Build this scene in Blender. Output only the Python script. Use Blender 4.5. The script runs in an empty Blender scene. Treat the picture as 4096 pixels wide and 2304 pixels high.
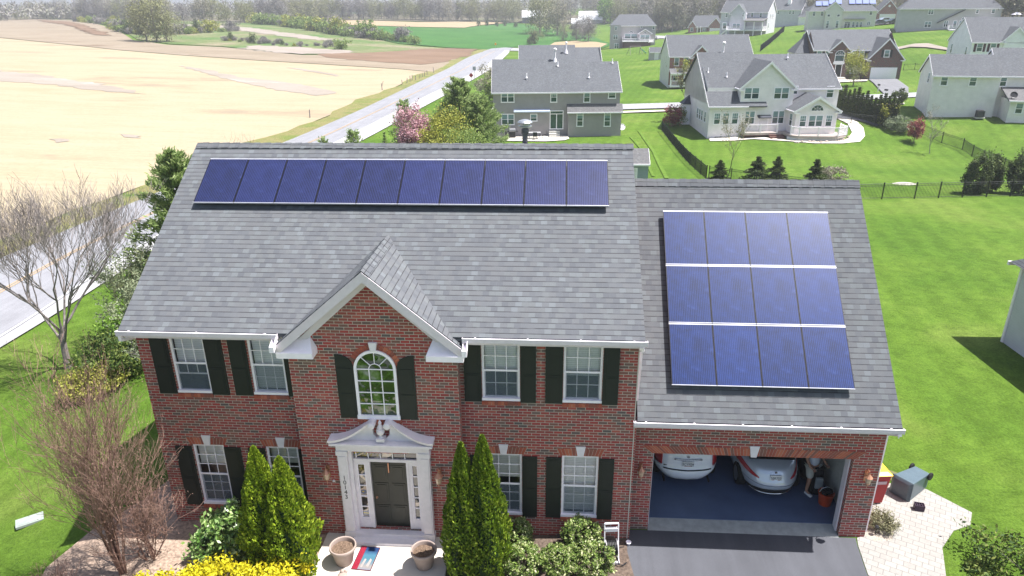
HAZE = 0.00042
import bpy, math, random
import numpy as np
from math import sin, cos, tan, pi, radians, hypot, atan2, sqrt
from mathutils import Vector, Matrix
from mathutils.geometry import delaunay_2d_cdt

SC = bpy.context.scene
COL = SC.collection
random.seed(7)
NR = np.random.RandomState(11)

# ---------------------------------------------------------------- camera model (4096 px wide photograph)
CX, CY, CZ = -1.92, -14.48, 12.777
YAW, PITCH, ROLL, FPX = radians(-3.9), radians(21.952), radians(-0.544), 2799.1
_F = np.array([sin(YAW)*cos(PITCH), cos(YAW)*cos(PITCH), -sin(PITCH)])
_r = np.array([cos(YAW), -sin(YAW), 0.0]); _u = np.cross(_r, _F)
_R = cos(ROLL)*_r + sin(ROLL)*_u; _U = -sin(ROLL)*_r + cos(ROLL)*_u
_O = np.array([CX, CY, CZ])

def ray(px, py):
    return _F + _R*(px-2048)/FPX - _U*(py-1152)/FPX

cam_d = bpy.data.cameras.new('camera')
cam = bpy.data.objects.new('camera', cam_d); COL.objects.link(cam)
cam_d.sensor_width = 36; cam_d.lens = FPX/4096*36; cam_d.clip_end = 6000; cam_d.clip_start = 0.1
m = Matrix.Identity(4)
for i in range(3):
    m[i][0] = _R[i]; m[i][1] = _U[i]; m[i][2] = -_F[i]; m[i][3] = _O[i]
cam.matrix_world = m
SC.camera = cam

# ---------------------------------------------------------------- terrain height
CP = np.array([(-12,0,0),(-6,-8,0),(0,-5,0),(6,-3,0),(0,0,0),(7,2,0),(9,6,0),(5,10,-.1),(-5,10,-.3),(-12,9,-.5),(12,-4,0),(16,12,-.3),(16,0,0),
(-13.5,0,-.25),(-14,-3,-.15),(-16.2,4.6,-1.0),(-19,3,-1.15),(-18,-3,-.9),(-22,9,-1.35),(-27,13,-1.5),(-27,0,-1.5),(-30,20,-1.5),(-38,28,-1.3),(-36,10,-1.3),(-26,-10,-1.4),
(0,25,-.9),(15,25,-.9),(25,35,-1.3),(5,45,-1.8),(20,48,-1.9),(35,42,-1.7),(-10,30,-1.2),(-15,55,-2.1),
(-10,65,-2.5),(6,68,-2.5),(20,66,-2.5),(32,66,-2.5),(42,70,-2.2),(50,50,-1.8),(-28,60,-2.0),(-33,100,-2.4),(-25,100,-2.4),(-24,180,-2.6),(-24,260,-2.8),
(8,120,-2.4),(30,120,-1.8),(55,130,-.8),(12,270,-2.5),(0,330,-3),(60,80,-.9),(38,75,-1.2),(48,72,-1.0),
(38,128,-.6),(50,118,0.0),(80,140,4.0),(95,200,7),(75,200,6),(120,300,9),(105,300,7),(60,260,2.5),(60,330,2.0),(90,130,5),(120,120,7),
(-60,60,-1.2),(-100,100,-.5),(-150,200,1.0),(-200,300,3),(-120,300,1.5),(-60,200,-1.5),(-60,300,-2),(-250,400,5),(-100,450,3),(0,500,-2),(100,500,12),(200,500,22),(-300,200,3),(-50,10,-.8),(-100,20,0),(-60,-30,0),(60,40,-1.0),(60,0,0.2),(60,-30,0)], float)
def _phi(r): return np.sqrt(r*r+100.)
_n = len(CP)
_M = np.zeros((_n+1, _n+1))
_M[:_n,:_n] = -_phi(np.hypot(CP[:,None,0]-CP[None,:,0], CP[:,None,1]-CP[None,:,1])) - np.eye(_n)*0.05
_M[_n,:_n] = 1; _M[:_n,_n] = 1
_w = np.linalg.solve(_M, np.append(CP[:,2], 0))
PADX0, PADX1, PADY0, PADY1 = -12.6, 9.6, -3.6, 9.5
def h(x, y):
    z = float(-(_phi(np.hypot(CP[:,0]-x, CP[:,1]-y)) @ _w[:_n]) + _w[_n])
    # the house stands on a levelled pad
    dx = max(PADX0-x, 0, x-PADX1); dy = max(PADY0-y, 0, y-PADY1)
    d = hypot(dx, dy); 
    if d < 3.0:
        t = d/3.0; t = t*t*(3-2*t); z = z*t
    # far rolling hills
    r = hypot(x-CX, y-CY)
    if r > 560:
        t = (r-560)/500.0
        z = z*max(0, 1-t*.8) + 7*(1-math.exp(-t))*(1+.6*sin(x/170.)+.5*sin(y/230.+x/400.)) 
    return z
def G(px, py, zo=0.0):
    """point of the ground seen at a place of the photograph"""
    d = ray(px, py); hl = hypot(d[0], d[1]); r = 5.0
    while r < 1500:
        p = _O + d*(r/hl)
        if p[2] < h(p[0], p[1])+zo: break
        r += max(.5, r*.02)
    lo, hi = r-max(.5, r*.02), r
    for _ in range(24):
        mm = (lo+hi)/2; p = _O + d*(mm/hl)
        if p[2] < h(p[0], p[1])+zo: hi = mm
        else: lo = mm
    p = _O + d*(hi/hl)
    return Vector((p[0], p[1], p[2]))
def G2(x, y, zo=0.0): return G(x*1.59, y*1.59, zo)     # overview pixels (2576 wide)
def AZ(px, py, z):
    d = ray(px, py); p = _O + d*((z-CZ)/d[2]); return Vector(p)
def AD(px, py, D):
    d = ray(px, py); p = _O + d*(D/hypot(d[0], d[1])); return Vector(p)

# ---------------------------------------------------------------- mesh builder
class MB:
    def __init__(s): s.v = []; s.f = []; s.m = []; s.sm = []
    def quad(s, a, b, c, d, mi=0): 
        i = len(s.v); s.v += [a, b, c, d]; s.f.append((i, i+1, i+2, i+3)); s.m.append(mi); return s
    def poly(s, pts, mi=0):
        i = len(s.v); s.v += list(pts); s.f.append(tuple(range(i, i+len(pts)))); s.m.append(mi); return s
    def box(s, x0, x1, y0, y1, z0, z1, mi=0):
        return s.hexa([(x0,y0,z0),(x1,y0,z0),(x1,y1,z0),(x0,y1,z0),(x0,y0,z1),(x1,y0,z1),(x1,y1,z1),(x0,y1,z1)], mi)
    def hexa(s, p, mi=0):
        i = len(s.v); s.v += list(p)
        for f in ((0,3,2,1),(4,5,6,7),(0,1,5,4),(1,2,6,5),(2,3,7,6),(3,0,4,7)):
            s.f.append(tuple(i+k for k in f)); s.m.append(mi)
        return s
    def obox(s, c, ux, uy, uz, hx, hy, hz, mi=0):
        c = Vector(c); ux = Vector(ux)*hx; uy = Vector(uy)*hy; uz = Vector(uz)*hz
        return s.hexa([tuple(c+a*ux+b*uy+d*uz) for d in (-1,1) for a, b in ((-1,-1),(1,-1),(1,1),(-1,1))], mi)
    def prism(s, pts, off, mi=0, caps=True):
        """pts: planar polygon (3D), extruded by vector off"""
        n = len(pts); i = len(s.v); off = Vector(off)
        s.v += [tuple(Vector(p)) for p in pts] + [tuple(Vector(p)+off) for p in pts]
        if caps:
            s.f.append(tuple(range(i+n-1, i-1, -1))); s.m.append(mi)
            s.f.append(tuple(range(i+n, i+2*n))); s.m.append(mi)
        for k in range(n):
            k2 = (k+1) % n
            s.f.append((i+k, i+k2, i+n+k2, i+n+k)); s.m.append(mi)
        return s
    def tube(s, pts, radii, n=6, mi=0, cap=True):
        if not hasattr(radii, '__len__'): radii = [radii]*len(pts)
        pts = [Vector(p) for p in pts]; base = len(s.v)
        for k, p in enumerate(pts):
            d = (pts[min(k+1, len(pts)-1)] - pts[max(k-1, 0)])
            if d.length < 1e-9: d = Vector((0,0,1))
            d.normalize()
            a = d.cross(Vector((0,0,1)) if abs(d.z) < .95 else Vector((1,0,0))).normalized(); b = d.cross(a)
            for j in range(n):
                t = 2*pi*j/n
                s.v.append(tuple(p + (a*cos(t)+b*sin(t))*radii[k]))
        for k in range(len(pts)-1):
            for j in range(n):
                j2 = (j+1) % n
                s.f.append((base+k*n+j, base+k*n+j2, base+(k+1)*n+j2, base+(k+1)*n+j)); s.m.append(mi)
        if cap:
            s.f.append(tuple(base+j for j in range(n))[::-1]); s.m.append(mi)
            s.f.append(tuple(base+(len(pts)-1)*n+j for j in range(n))); s.m.append(mi)
        return s
    def lathe(s, c, prof, n=24, mi=0, sx=1, sy=1):
        """prof: (r,z) list"""
        base = len(s.v); c = Vector(c)
        for r, z in prof:
            for j in range(n):
                t = 2*pi*j/n; s.v.append((c.x+r*sx*cos(t), c.y+r*sy*sin(t), c.z+z))
        for k in range(len(prof)-1):
            for j in range(n):
                j2 = (j+1) % n
                s.f.append((base+k*n+j, base+k*n+j2, base+(k+1)*n+j2, base+(k+1)*n+j)); s.m.append(mi)
        s.f.append(tuple(base+j for j in range(n))[::-1]); s.m.append(mi)
        s.f.append(tuple(base+(len(prof)-1)*n+j for j in range(n))); s.m.append(mi)
        return s
    def xf(s, M, start=0):
        for i in range(start, len(s.v)): s.v[i] = tuple(M @ Vector(s.v[i]))
        return s
    def build(s, name, mats, parent=None, smooth=False, uvm=None):
        me = bpy.data.meshes.new(name)
        me.from_pydata([tuple(v) for v in s.v], [], s.f)
        if not isinstance(mats, (list, tuple)): mats = [mats]
        for mt in mats: me.materials.append(mt)
        if len(mats) > 1: me.polygons.foreach_set('material_index', s.m)
        if smooth: me.polygons.foreach_set('use_smooth', [True]*len(s.f))
        me.update()
        metric_uv(me)
        return link(name, me, parent)

def metric_uv(me):
    """uv in metres along every face: u horizontal, v up the slope"""
    nl = len(me.loops)
    if nl == 0 or nl > 400000: return
    uv = me.uv_layers.new(name='metric'); out = np.zeros((nl, 2))
    co = np.zeros(len(me.vertices)*3); me.vertices.foreach_get('co', co); co = co.reshape(-1, 3)
    for p in me.polygons:
        n = p.normal
        if n.length < .5: continue
        if abs(n.z) > .999: t = Vector((1,0,0)); b = Vector((0,1,0))
        else:
            t = Vector((0,0,1)).cross(n).normalized(); b = n.cross(t)
        T = np.array([t, b])
        idx = list(p.vertices)
        out[p.loop_start:p.loop_start+len(idx)] = co[idx] @ T.T
    uv.data.foreach_set('uv', out.ravel())

def link(name, me, parent=None):
    o = bpy.data.objects.new(name, me); COL.objects.link(o)
    if parent is not None: o.parent = parent
    return o
def empty(name, loc=(0,0,0), rz=0.0):
    o = bpy.data.objects.new(name, None); COL.objects.link(o)
    o.location = loc; o.rotation_euler = (0, 0, rz); o.empty_display_size = .2
    return o
def tag(o, label, cat, group=None, kind=None):
    if label: o['label'] = label
    if cat: o['category'] = cat
    if group: o['group'] = group
    if kind: o['kind'] = kind
    return o
def structure(o): o['kind'] = 'structure'; return o
def copy_tree(o, parent=None):
    c = o.copy(); COL.objects.link(c)
    if parent is not None: c.parent = parent
    for ch in [k for k in o.children]: copy_tree(ch, c)
    return c
def bevel(o, w=.01, seg=2):
    md = o.modifiers.new('bevel', 'BEVEL'); md.width = w; md.segments = seg; md.limit_method = 'ANGLE'; return o
def subsurf(o, l=2):
    md = o.modifiers.new('sub', 'SUBSURF'); md.levels = l; md.render_levels = l; return o
def text_mesh(name, s, size, mat, parent, M, extrude=.002, bold=False):
    cu = bpy.data.curves.new(name+'_c', 'FONT'); cu.body = s; cu.size = size; cu.extrude = extrude
    cu.align_x = 'CENTER'; cu.align_y = 'CENTER'
    t = bpy.data.objects.new('tmp_text', cu); COL.objects.link(t)
    dg = bpy.context.evaluated_depsgraph_get(); me = bpy.data.meshes.new_from_object(t.evaluated_get(dg))
    bpy.data.objects.remove(t); bpy.data.curves.remove(cu)
    me.transform(M); me.materials.clear(); me.materials.append(mat)
    return link(name, me, parent)
# ---------------------------------------------------------------- materials
class NT:
    def __init__(s, name, rough=.8, spec=.3, metal=0):
        s.mat = bpy.data.materials.new(name); s.mat.use_nodes = True
        s.t = s.mat.node_tree; s.b = s.t.nodes['Principled BSDF']
        s.b.inputs['Roughness'].default_value = rough; s.b.inputs['Metallic'].default_value = metal
        s.b.inputs['Specular IOR Level'].default_value = spec
    def n(s, typ, **kw):
        nd = s.t.nodes.new(typ)
        for k, v in kw.items():
            if k.startswith('i_'): nd.inputs[k[2:].replace('_', ' ')].default_value = v
            elif k.startswith('n_'): nd.inputs[int(k[2:])].default_value = v
            else: setattr(nd, k, v)
        return nd
    def l(s, a, b): s.t.links.new(a, b)
    def uv(s): return s.n('ShaderNodeUVMap', uv_map='metric').outputs[0]
    def obj(s): return s.n('ShaderNodeTexCoord').outputs['Object']
    def noise(s, co, scale, detail=4, rough=.6, dim='3D'):
        nd = s.n('ShaderNodeTexNoise'); nd.inputs['Scale'].default_value = scale; nd.inputs['Detail'].default_value = detail
        nd.inputs['Roughness'].default_value = rough; s.l(co, nd.inputs['Vector']); return nd.outputs['Fac']
    def vmap(s, co, sc=(1,1,1), rot=(0,0,0), loc=(0,0,0)):
        nd = s.n('ShaderNodeMapping'); nd.inputs['Scale'].default_value = sc; nd.inputs['Rotation'].default_value = rot
        nd.inputs['Location'].default_value = loc; s.l(co, nd.inputs['Vector']); return nd.outputs[0]
    def ramp(s, fac, stops, interp='LINEAR'):
        nd = s.n('ShaderNodeValToRGB'); cr = nd.color_ramp; cr.interpolation = interp
        while len(cr.elements) < len(stops): cr.elements.new(.5)
        for e, (p, c) in zip(cr.elements, stops):
            e.position = p; e.color = (c[0], c[1], c[2], 1) if hasattr(c, '__len__') else (c, c, c, 1)
        s.l(fac, nd.inputs[0]); return nd.outputs[0]
    def mix(s, fac, a, b, mode='MIX'):
        nd = s.n('ShaderNodeMix', data_type='RGBA', blend_type=mode)
        for k, v in ((0, fac), (6, a), (7, b)):
            if hasattr(v, 'is_linked'): s.l(v, nd.inputs[k])
            elif k == 0: nd.inputs[0].default_value = v
            else: nd.inputs[k].default_value = (v[0], v[1], v[2], 1)
        return nd.outputs[2]
    def math(s, op, a, b=0.0, clamp=False):
        nd = s.n('ShaderNodeMath', operation=op, use_clamp=clamp)
        for k, v in ((0, a), (1, b)):
            if hasattr(v, 'is_linked'): s.l(v, nd.inputs[k])
            else: nd.inputs[k].default_value = v
        return nd.outputs[0]
    def bump(s, height, strength=.3, dist=.02):
        nd = s.n('ShaderNodeBump'); nd.inputs['Strength'].default_value = strength; nd.inputs['Distance'].default_value = dist
        s.l(height, nd.inputs['Height']); s.l(nd.outputs[0], s.b.inputs['Normal']); return nd.outputs[0]
    def col(s, c):
        if hasattr(c, 'is_linked'): s.l(c, s.b.inputs['Base Color'])
        else: s.b.inputs['Base Color'].default_value = (c[0], c[1], c[2], 1)
        return s
    def sep(s, co):
        nd = s.n('ShaderNodeSeparateXYZ'); s.l(co, nd.inputs[0]); return nd.outputs

def plain(name, c, rough=.7, spec=.3, metal=0, var=.12, scale=6):
    m = NT(name, rough, spec, metal); co = m.obj()
    f = m.noise(co, scale, 5)
    lo = tuple(x*(1-var) for x in c); hi = tuple(min(1, x*(1+var)) for x in c)
    m.col(m.ramp(f, [(.3, lo), (.7, hi)])); return m.mat

def brick_mat(name, bw=.214, rh=.0762, mortar=(.50,.45,.39), dark=False):
    m = NT(name, .85, .15); uv = m.uv()
    br = m.n('ShaderNodeTexBrick', offset=.5); m.l(uv, br.inputs['Vector'])
    for k, v in (('Scale', 1), ('Mortar Size', .0075), ('Mortar Smooth', .15), ('Bias', 0), ('Brick Width', bw), ('Row Height', rh)): br.inputs[k].default_value = v
    br.inputs['Color1'].default_value = (0,0,0,1); br.inputs['Color2'].default_value = (1,1,1,1); br.inputs['Mortar'].default_value = (.5,.5,.5,1)
    c = m.ramp(br.outputs['Color'], [(0, (.11,.095,.09)), (.14, (.19,.10,.08)), (.3, (.27,.075,.062)), (.5, (.34,.062,.055)), (.7, (.23,.055,.055)), (.86, (.38,.10,.075)), (1, (.14,.115,.10))])
    nz = m.noise(m.vmap(uv, (9, 26, 1)), 1, 4)
    c = m.mix(.5, c, m.ramp(nz, [(.3, .45), (.7, .62)]), 'SOFT_LIGHT')
    big = m.noise(uv, .55, 3)
    c = m.mix(.35, c, m.ramp(big, [(.3, .38), (.7, .62)]), 'SOFT_LIGHT')
    mo = m.mix(m.noise(uv, 3, 3), mortar, tuple(x*.75 for x in mortar))
    m.col(m.mix(br.outputs['Fac'], c, mo))
    m.bump(m.math('SUBTRACT', m.math('MULTIPLY', nz, .25), br.outputs['Fac']), .6, .008)
    return m.mat

def shingle_mat(name, base=(.19,.19,.20), fine=True, tint=1.0):
    m = NT(name, .9, .12); uv = m.uv(); base = tuple(x*tint for x in base)
    br = m.n('ShaderNodeTexBrick', offset=.43, offset_frequency=2, squash=1.0, squash_frequency=2); m.l(uv, br.inputs['Vector'])
    for k, v in (('Scale', 1), ('Mortar Size', .0045), ('Mortar Smooth', .2), ('Bias', 0), ('Brick Width', .155), ('Row Height', .143)): br.inputs[k].default_value = v
    br.inputs['Color1'].default_value = (0,0,0,1); br.inputs['Color2'].default_value = (1,1,1,1); br.inputs['Mortar'].default_value = (.5,.5,.5,1)
    b = base
    c = m.ramp(br.outputs['Color'], [(0, (b[0]*.86, b[1]*.86, b[2]*.88)), (.35, b), (.6, (b[0]*1.04, b[1]*1.02, b[2]*1.0)), (.85, (b[0]*1.12, b[1]*1.14, b[2]*1.10)), (1, (b[0]*1.24, b[1]*1.28, b[2]*1.27))])
    gr = m.noise(uv, 90, 2, .7)
    c = m.mix(.55, c, m.ramp(gr, [(.25, .3), (.75, .72)]), 'SOFT_LIGHT')
    big = m.noise(uv, .8, 3)
    c = m.mix(.3, c, m.ramp(big, [(.3, .4), (.7, .6)]), 'SOFT_LIGHT')
    # shadow line at each course's lower edge painted dark, uneven along the row
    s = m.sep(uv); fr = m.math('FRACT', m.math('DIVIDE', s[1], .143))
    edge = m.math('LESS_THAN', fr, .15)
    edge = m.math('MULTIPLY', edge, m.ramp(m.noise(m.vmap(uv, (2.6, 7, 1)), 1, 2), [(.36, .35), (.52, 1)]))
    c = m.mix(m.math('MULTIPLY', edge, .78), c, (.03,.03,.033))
    m.col(c)
    hgt = m.math('ADD', m.math('MULTIPLY', m.math('SUBTRACT', 1, fr), .8), m.math('MULTIPLY', gr, .25))
    m.bump(hgt, .5, .012)
    return m.mat

def siding_mat(name, c, expo=.115):
    m = NT(name, .55, .3); uv = m.uv(); s = m.sep(uv)
    fr = m.math('FRACT', m.math('DIVIDE', s[1], expo))
    d = m.ramp(fr, [(0, .62), (.07, .8), (.14, 1), (1, 1)])
    big = m.noise(uv, 1.2, 4)
    cc = m.mix(.3, m.ramp(big, [(.3, tuple(x*.92 for x in c)), (.7, tuple(min(1, x*1.06) for x in c))]), d, 'MULTIPLY')
    m.col(cc); m.bump(m.math('SUBTRACT', 1, fr), .5, .012)
    return m.mat

def soldier_mat(name):
    m = NT(name, .85, .15); co = m.obj(); nz = m.noise(co, 14, 3)
    oi = m.n('ShaderNodeNewGeometry').outputs['Random Per Island']
    c = m.ramp(oi, [(0, (.17,.10,.08)), (.3, (.3,.085,.06)), (.7, (.38,.10,.06)), (1, (.44,.15,.09))])
    c = m.mix(.5, c, m.ramp(nz, [(.3, .4), (.7, .65)]), 'SOFT_LIGHT'); m.col(c); return m.mat

def grass_mat(name, a, b, c, stripes=None, scale=1.0, bare=None):
    m = NT(name, .95, .08); co = m.obj()
    n1 = m.noise(co, .12*scale, 6, .62); n2 = m.noise(co, 1.6*scale, 6, .75); n3 = m.noise(co, 13*scale, 4, .8)
    col = m.ramp(n1, [(.35, a), (.52, b), (.68, c)])
    col = m.mix(.75, col, m.ramp(n2, [(.3, .30), (.72, .72)]), 'SOFT_LIGHT')
    col = m.mix(.8, col, m.ramp(n3, [(.28, .18), (.74, .80)]), 'SOFT_LIGHT')
    if stripes:
        for ang, wid, amt in stripes:
            mp = m.vmap(co, (1,1,1), (0,0,ang))
            wv = m.n('ShaderNodeTexWave', wave_type='BANDS', bands_direction='X', i_Scale=wid, i_Distortion=1.3, i_Detail=2.0)
            wv.inputs['Detail Scale'].default_value = .6
            m.l(mp, wv.inputs['Vector'])
            col = m.mix(amt, col, m.ramp(wv.outputs['Color'], [(.2, .38), (.8, .66)]), 'SOFT_LIGHT')
    if bare:
        nb = m.noise(m.vmap(co, (.5, 1.1, 1), (0,0,.6)), .5, 6, .7)
        col = m.mix(m.ramp(nb, [(.62, 0), (.76, .8)]), col, bare)
    m.col(col); m.bump(n3, .9, .06); return m.mat

def leaf_mat(name, cols, rough=.6, transl=.25, spec=.25, nscale=.8):
    m = NT(name, rough, spec); co = m.obj()
    isl = m.n('ShaderNodeNewGeometry').outputs['Random Per Island']
    n1 = m.noise(co, nscale, 3)
    f = m.math('ADD', m.math('MULTIPLY', isl, .55), m.math('MULTIPLY', n1, .45))
    k = len(cols)-1
    c = m.ramp(f, [(.15+.7*i/k, x) for i, x in enumerate(cols)]); m.col(c)
    if transl > 0:
        tr = m.n('ShaderNodeBsdfTranslucent'); m.l(c, tr.inputs['Color'])
        mx = m.n('ShaderNodeMixShader'); mx.inputs[0].default_value = transl
        m.l(m.b.outputs[0], mx.inputs[1]); m.l(tr.outputs[0], mx.inputs[2])
        out = [n for n in m.t.nodes if n.type == 'OUTPUT_MATERIAL'][0]; m.l(mx.outputs[0], out.inputs['Surface'])
    return m.mat

M = {}
M['brick'] = brick_mat('brick')
M['brick_far'] = brick_mat('brick_far')
M['soldier'] = soldier_mat('soldier_brick')
M['mortar'] = plain('mortar', (.36,.31,.26), .9)
M['shingle'] = shingle_mat('shingle', (.101,.106,.116))
M['shingle_far'] = shingle_mat('shingle_far', (.096,.101,.112))
M['shingle_tan'] = shingle_mat('shingle_tan', (.12,.118,.122))
M['white'] = plain('white_trim', (.88,.83,.88), .45, .4, 0, .04)
M['white_dull'] = plain('white_dull', (.72,.68,.71), .5, .35, 0, .06)
M['porch_wood'] = plain('painted_wood', (.70,.655,.68), .5, .35, 0, .06)
M['shutter'] = plain('shutter', (.012,.017,.015), .5, .3)
M['shutter_blue'] = plain('shutter_blue', (.02,.025,.04), .5, .3)
M['shutter_red'] = plain('shutter_red', (.05,.012,.018), .5, .3)
M['door'] = plain('door', (.013,.016,.011), .4, .4, 0, .2)
M['concrete'] = plain('concrete', (.52,.50,.46), .85, .2, 0, .08, 2.5)
M['concrete_dull'] = plain('concrete_dull', (.30,.31,.30), .85, .2, 0, .15, 5)
M['walk'] = plain('pale_concrete', (.50,.46,.41), .85, .2, 0, .06, 2)
def asphalt(name, c, sc=60):
    m = NT(name, .85, .25); co = m.obj(); a = m.noise(co, sc, 3, .8); b = m.noise(co, .7, 5)
    col = m.mix(.6, c, m.ramp(a, [(.25, .2), (.75, .85)]), 'SOFT_LIGHT'); col = m.mix(.4, col, m.ramp(b, [(.3, .38), (.7, .64)]), 'SOFT_LIGHT')
    ty = m.noise(m.vmap(co, (2.2, .12, 1)), 1, 4, .6); col = m.mix(.35, col, m.ramp(ty, [(.38, .36), (.62, .60)]), 'SOFT_LIGHT')
    sp = m.noise(co, 3.1, 5, .75); col = m.mix(m.ramp(sp, [(.66, 0), (.74, .35)]), col, tuple(x*.45 for x in c))
    m.col(col); m.bump(a, .35, .006); return m.mat
M['driveway'] = asphalt('driveway_asphalt', (.068,.070,.081))
M['road'] = asphalt('road_asphalt', (.19,.19,.205), 25)
M['shoulder'] = asphalt('shoulder_asphalt', (.29,.285,.285), 20)
M['sideroad'] = asphalt('street_asphalt', (.24,.24,.25), 20)
M['line_white'] = plain('line_white', (.45,.45,.45), .8)
M['line_yellow'] = plain('line_yellow', (.36,.25,.14), .8)
M['epoxy'] = None
def epoxy():
    m = NT('garage_floor', .42, .45); co = m.obj(); a = m.noise(co, 110, 2, .9); b = m.noise(co, 1.5, 4)
    c = m.ramp(a, [(.3, (.04,.06,.12)), (.55, (.085,.125,.22)), (.75, (.20,.26,.38))]); c = m.mix(.4, c, m.ramp(b, [(.3, .35), (.7, .65)]), 'SOFT_LIGHT'); m.col(c); return m.mat
M['epoxy'] = epoxy()
M['drywall'] = plain('drywall', (.42,.44,.42), .9)
M['dark'] = plain('dark_interior', (.012,.012,.014), .9)
M['black'] = plain('black_plastic', (.015,.015,.017), .45, .4)
M['rubber'] = plain('rubber', (.014,.014,.014), .8)
M['metal'] = plain('galvanised', (.45,.46,.47), .4, .5, .8)
M['dark_metal'] = plain('dark_metal', (.03,.03,.032), .5, .4, .5)
M['fence_black'] = plain('fence_black', (.010,.013,.012), .5, .3)
M['copper'] = plain('copper', (.48,.24,.15), .4, .5, .6)
M['mulch'] = plain('mulch', (.27,.20,.155), .95, .1, 0, .45, 16)
M['mulch_dark'] = plain('mulch_dark', (.10,.075,.06), .95, .1, 0, .5, 18)
M['soil'] = plain('soil', (.13,.09,.065), .95, .1, 0, .5, 30)
M['gravel'] = plain('gravel', (.30,.26,.22), .95, .1, 0, .4, 30)
M['clay'] = plain('resin_pot', (.30,.235,.205), .6, .3, 0, .1)
def glass(name, tint=(.75,.82,.85), refl=.10):
    m = NT(name, .03, .5)
    tr = m.n('ShaderNodeBsdfTransparent'); tr.inputs[0].default_value = (*tint, 1)
    gl = m.n('ShaderNodeBsdfGlossy'); gl.inputs['Roughness'].default_value = .02
    fr = m.n('ShaderNodeFresnel'); fr.inputs[0].default_value = 1.5
    f = m.math('ADD', fr.outputs[0], refl)
    mx = m.n('ShaderNodeMixShader'); m.l(f, mx.inputs[0]); m.l(tr.outputs[0], mx.inputs[1]); m.l(gl.outputs[0], mx.inputs[2])
    out = [n for n in m.t.nodes if n.type == 'OUTPUT_MATERIAL'][0]; m.l(mx.outputs[0], out.inputs['Surface']); return m.mat
M['glass'] = glass('window_glass', (.93,.95,.96), .0)
def far_glass():
    m = NT('far_glass', .08, .9); oi = m.n('ShaderNodeObjectInfo').outputs['Random']
    co = m.obj(); n = m.noise(co, 1.3, 3)
    m.col(m.ramp(n, [(.35, (.012,.035,.04)), (.7, (.05,.10,.11))])); return m.mat
M['pane'] = far_glass()
def blinds():
    m = NT('blinds', .8, .2); s = m.sep(m.uv()); f = m.math('FRACT', m.math('DIVIDE', s[1], .05))
    m.col(m.ramp(f, [(0, (.50,.49,.51)), (.25, (.90,.86,.88)), (1, (.88,.84,.86))])); return m.mat
M['blinds'] = blinds()
def screen():
    m = NT('insect_screen', .8, .1); tr = m.n('ShaderNodeBsdfTransparent'); m.col((.16,.20,.24))
    mx = m.n('ShaderNodeMixShader'); mx.inputs[0].default_value = .45; m.l(tr.outputs[0], mx.inputs[1]); m.l(m.b.outputs[0], mx.inputs[2])
    out = [n for n in m.t.nodes if n.type == 'OUTPUT_MATERIAL'][0]; m.l(mx.outputs[0], out.inputs['Surface']); return m.mat
M['screen'] = screen()
def solar(name, base, line, width=.044, lw=.16):
    m = NT(name, .38, .28); uv = m.uv(); s = m.sep(uv)
    f = m.math('FRACT', m.math('DIVIDE', s[0], width)); ln = m.math('LESS_THAN', f, lw)
    g = m.math('LESS_THAN', m.math('FRACT', m.math('DIVIDE', s[1], .158)), .03)
    n = m.noise(uv, 3.5, 4); dust = m.noise(uv, 1.8, 5, .7)
    ob = m.n('ShaderNodeObjectInfo').outputs['Random']; n2 = m.noise(m.vmap(uv, (1, .6, 1)), 7, 5, .7)
    c = m.ramp(m.math('ADD', m.math('MULTIPLY', n, .55), m.math('ADD', m.math('MULTIPLY', n2, .3), m.math('MULTIPLY', ob, .15))), [(.36, tuple(x*.6 for x in base)), (.64, tuple(x*1.55 for x in base))])
    c = m.mix(m.math('MULTIPLY', g, .5), c, (.01,.012,.03))
    c = m.mix(m.math('MULTIPLY', ln, .75), c, line)
    c = m.mix(m.ramp(dust, [(.58, 0), (.78, .22)]), c, (.12,.15,.30))
    m.col(c)
    m.b.inputs['Coat Weight'].default_value = .08; m.b.inputs['Coat Roughness'].default_value = .08
    return m.mat
M['solar_a'] = solar('solar_cells_dark', (.007,.010,.043), (.070,.084,.205))
M['solar_b'] = solar('solar_cells_blue', (.004,.015,.078), (.032,.062,.215))
M['solar_frame'] = plain('solar_frame', (.42,.42,.47), .4, .5, .3)
M['solar_black'] = plain('solar_skirt', (.008,.008,.012), .4, .4)
def paver():
    m = NT('pavers', .85, .2); co = m.vmap(m.obj(), (1,1,1), (0,0,.5))
    br = m.n('ShaderNodeTexBrick', offset=.5); m.l(co, br.inputs['Vector'])
    for k, v in (('Scale', 1), ('Mortar Size', .008), ('Brick Width', .26), ('Row Height', .19), ('Bias', 0)): br.inputs[k].default_value = v
    br.inputs['Color1'].default_value = (.235,.222,.205,1); br.inputs['Color2'].default_value = (.27,.255,.236,1); br.inputs['Mortar'].default_value = (.15,.143,.133,1)
    n = m.noise(m.obj(), 12, 4); m.col(m.mix(.5, br.outputs['Color'], m.ramp(n, [(.3, .42), (.7, .62)]), 'SOFT_LIGHT')); m.bump(br.outputs['Fac'], -.5, .01); return m.mat
M['paver'] = paver()

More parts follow.
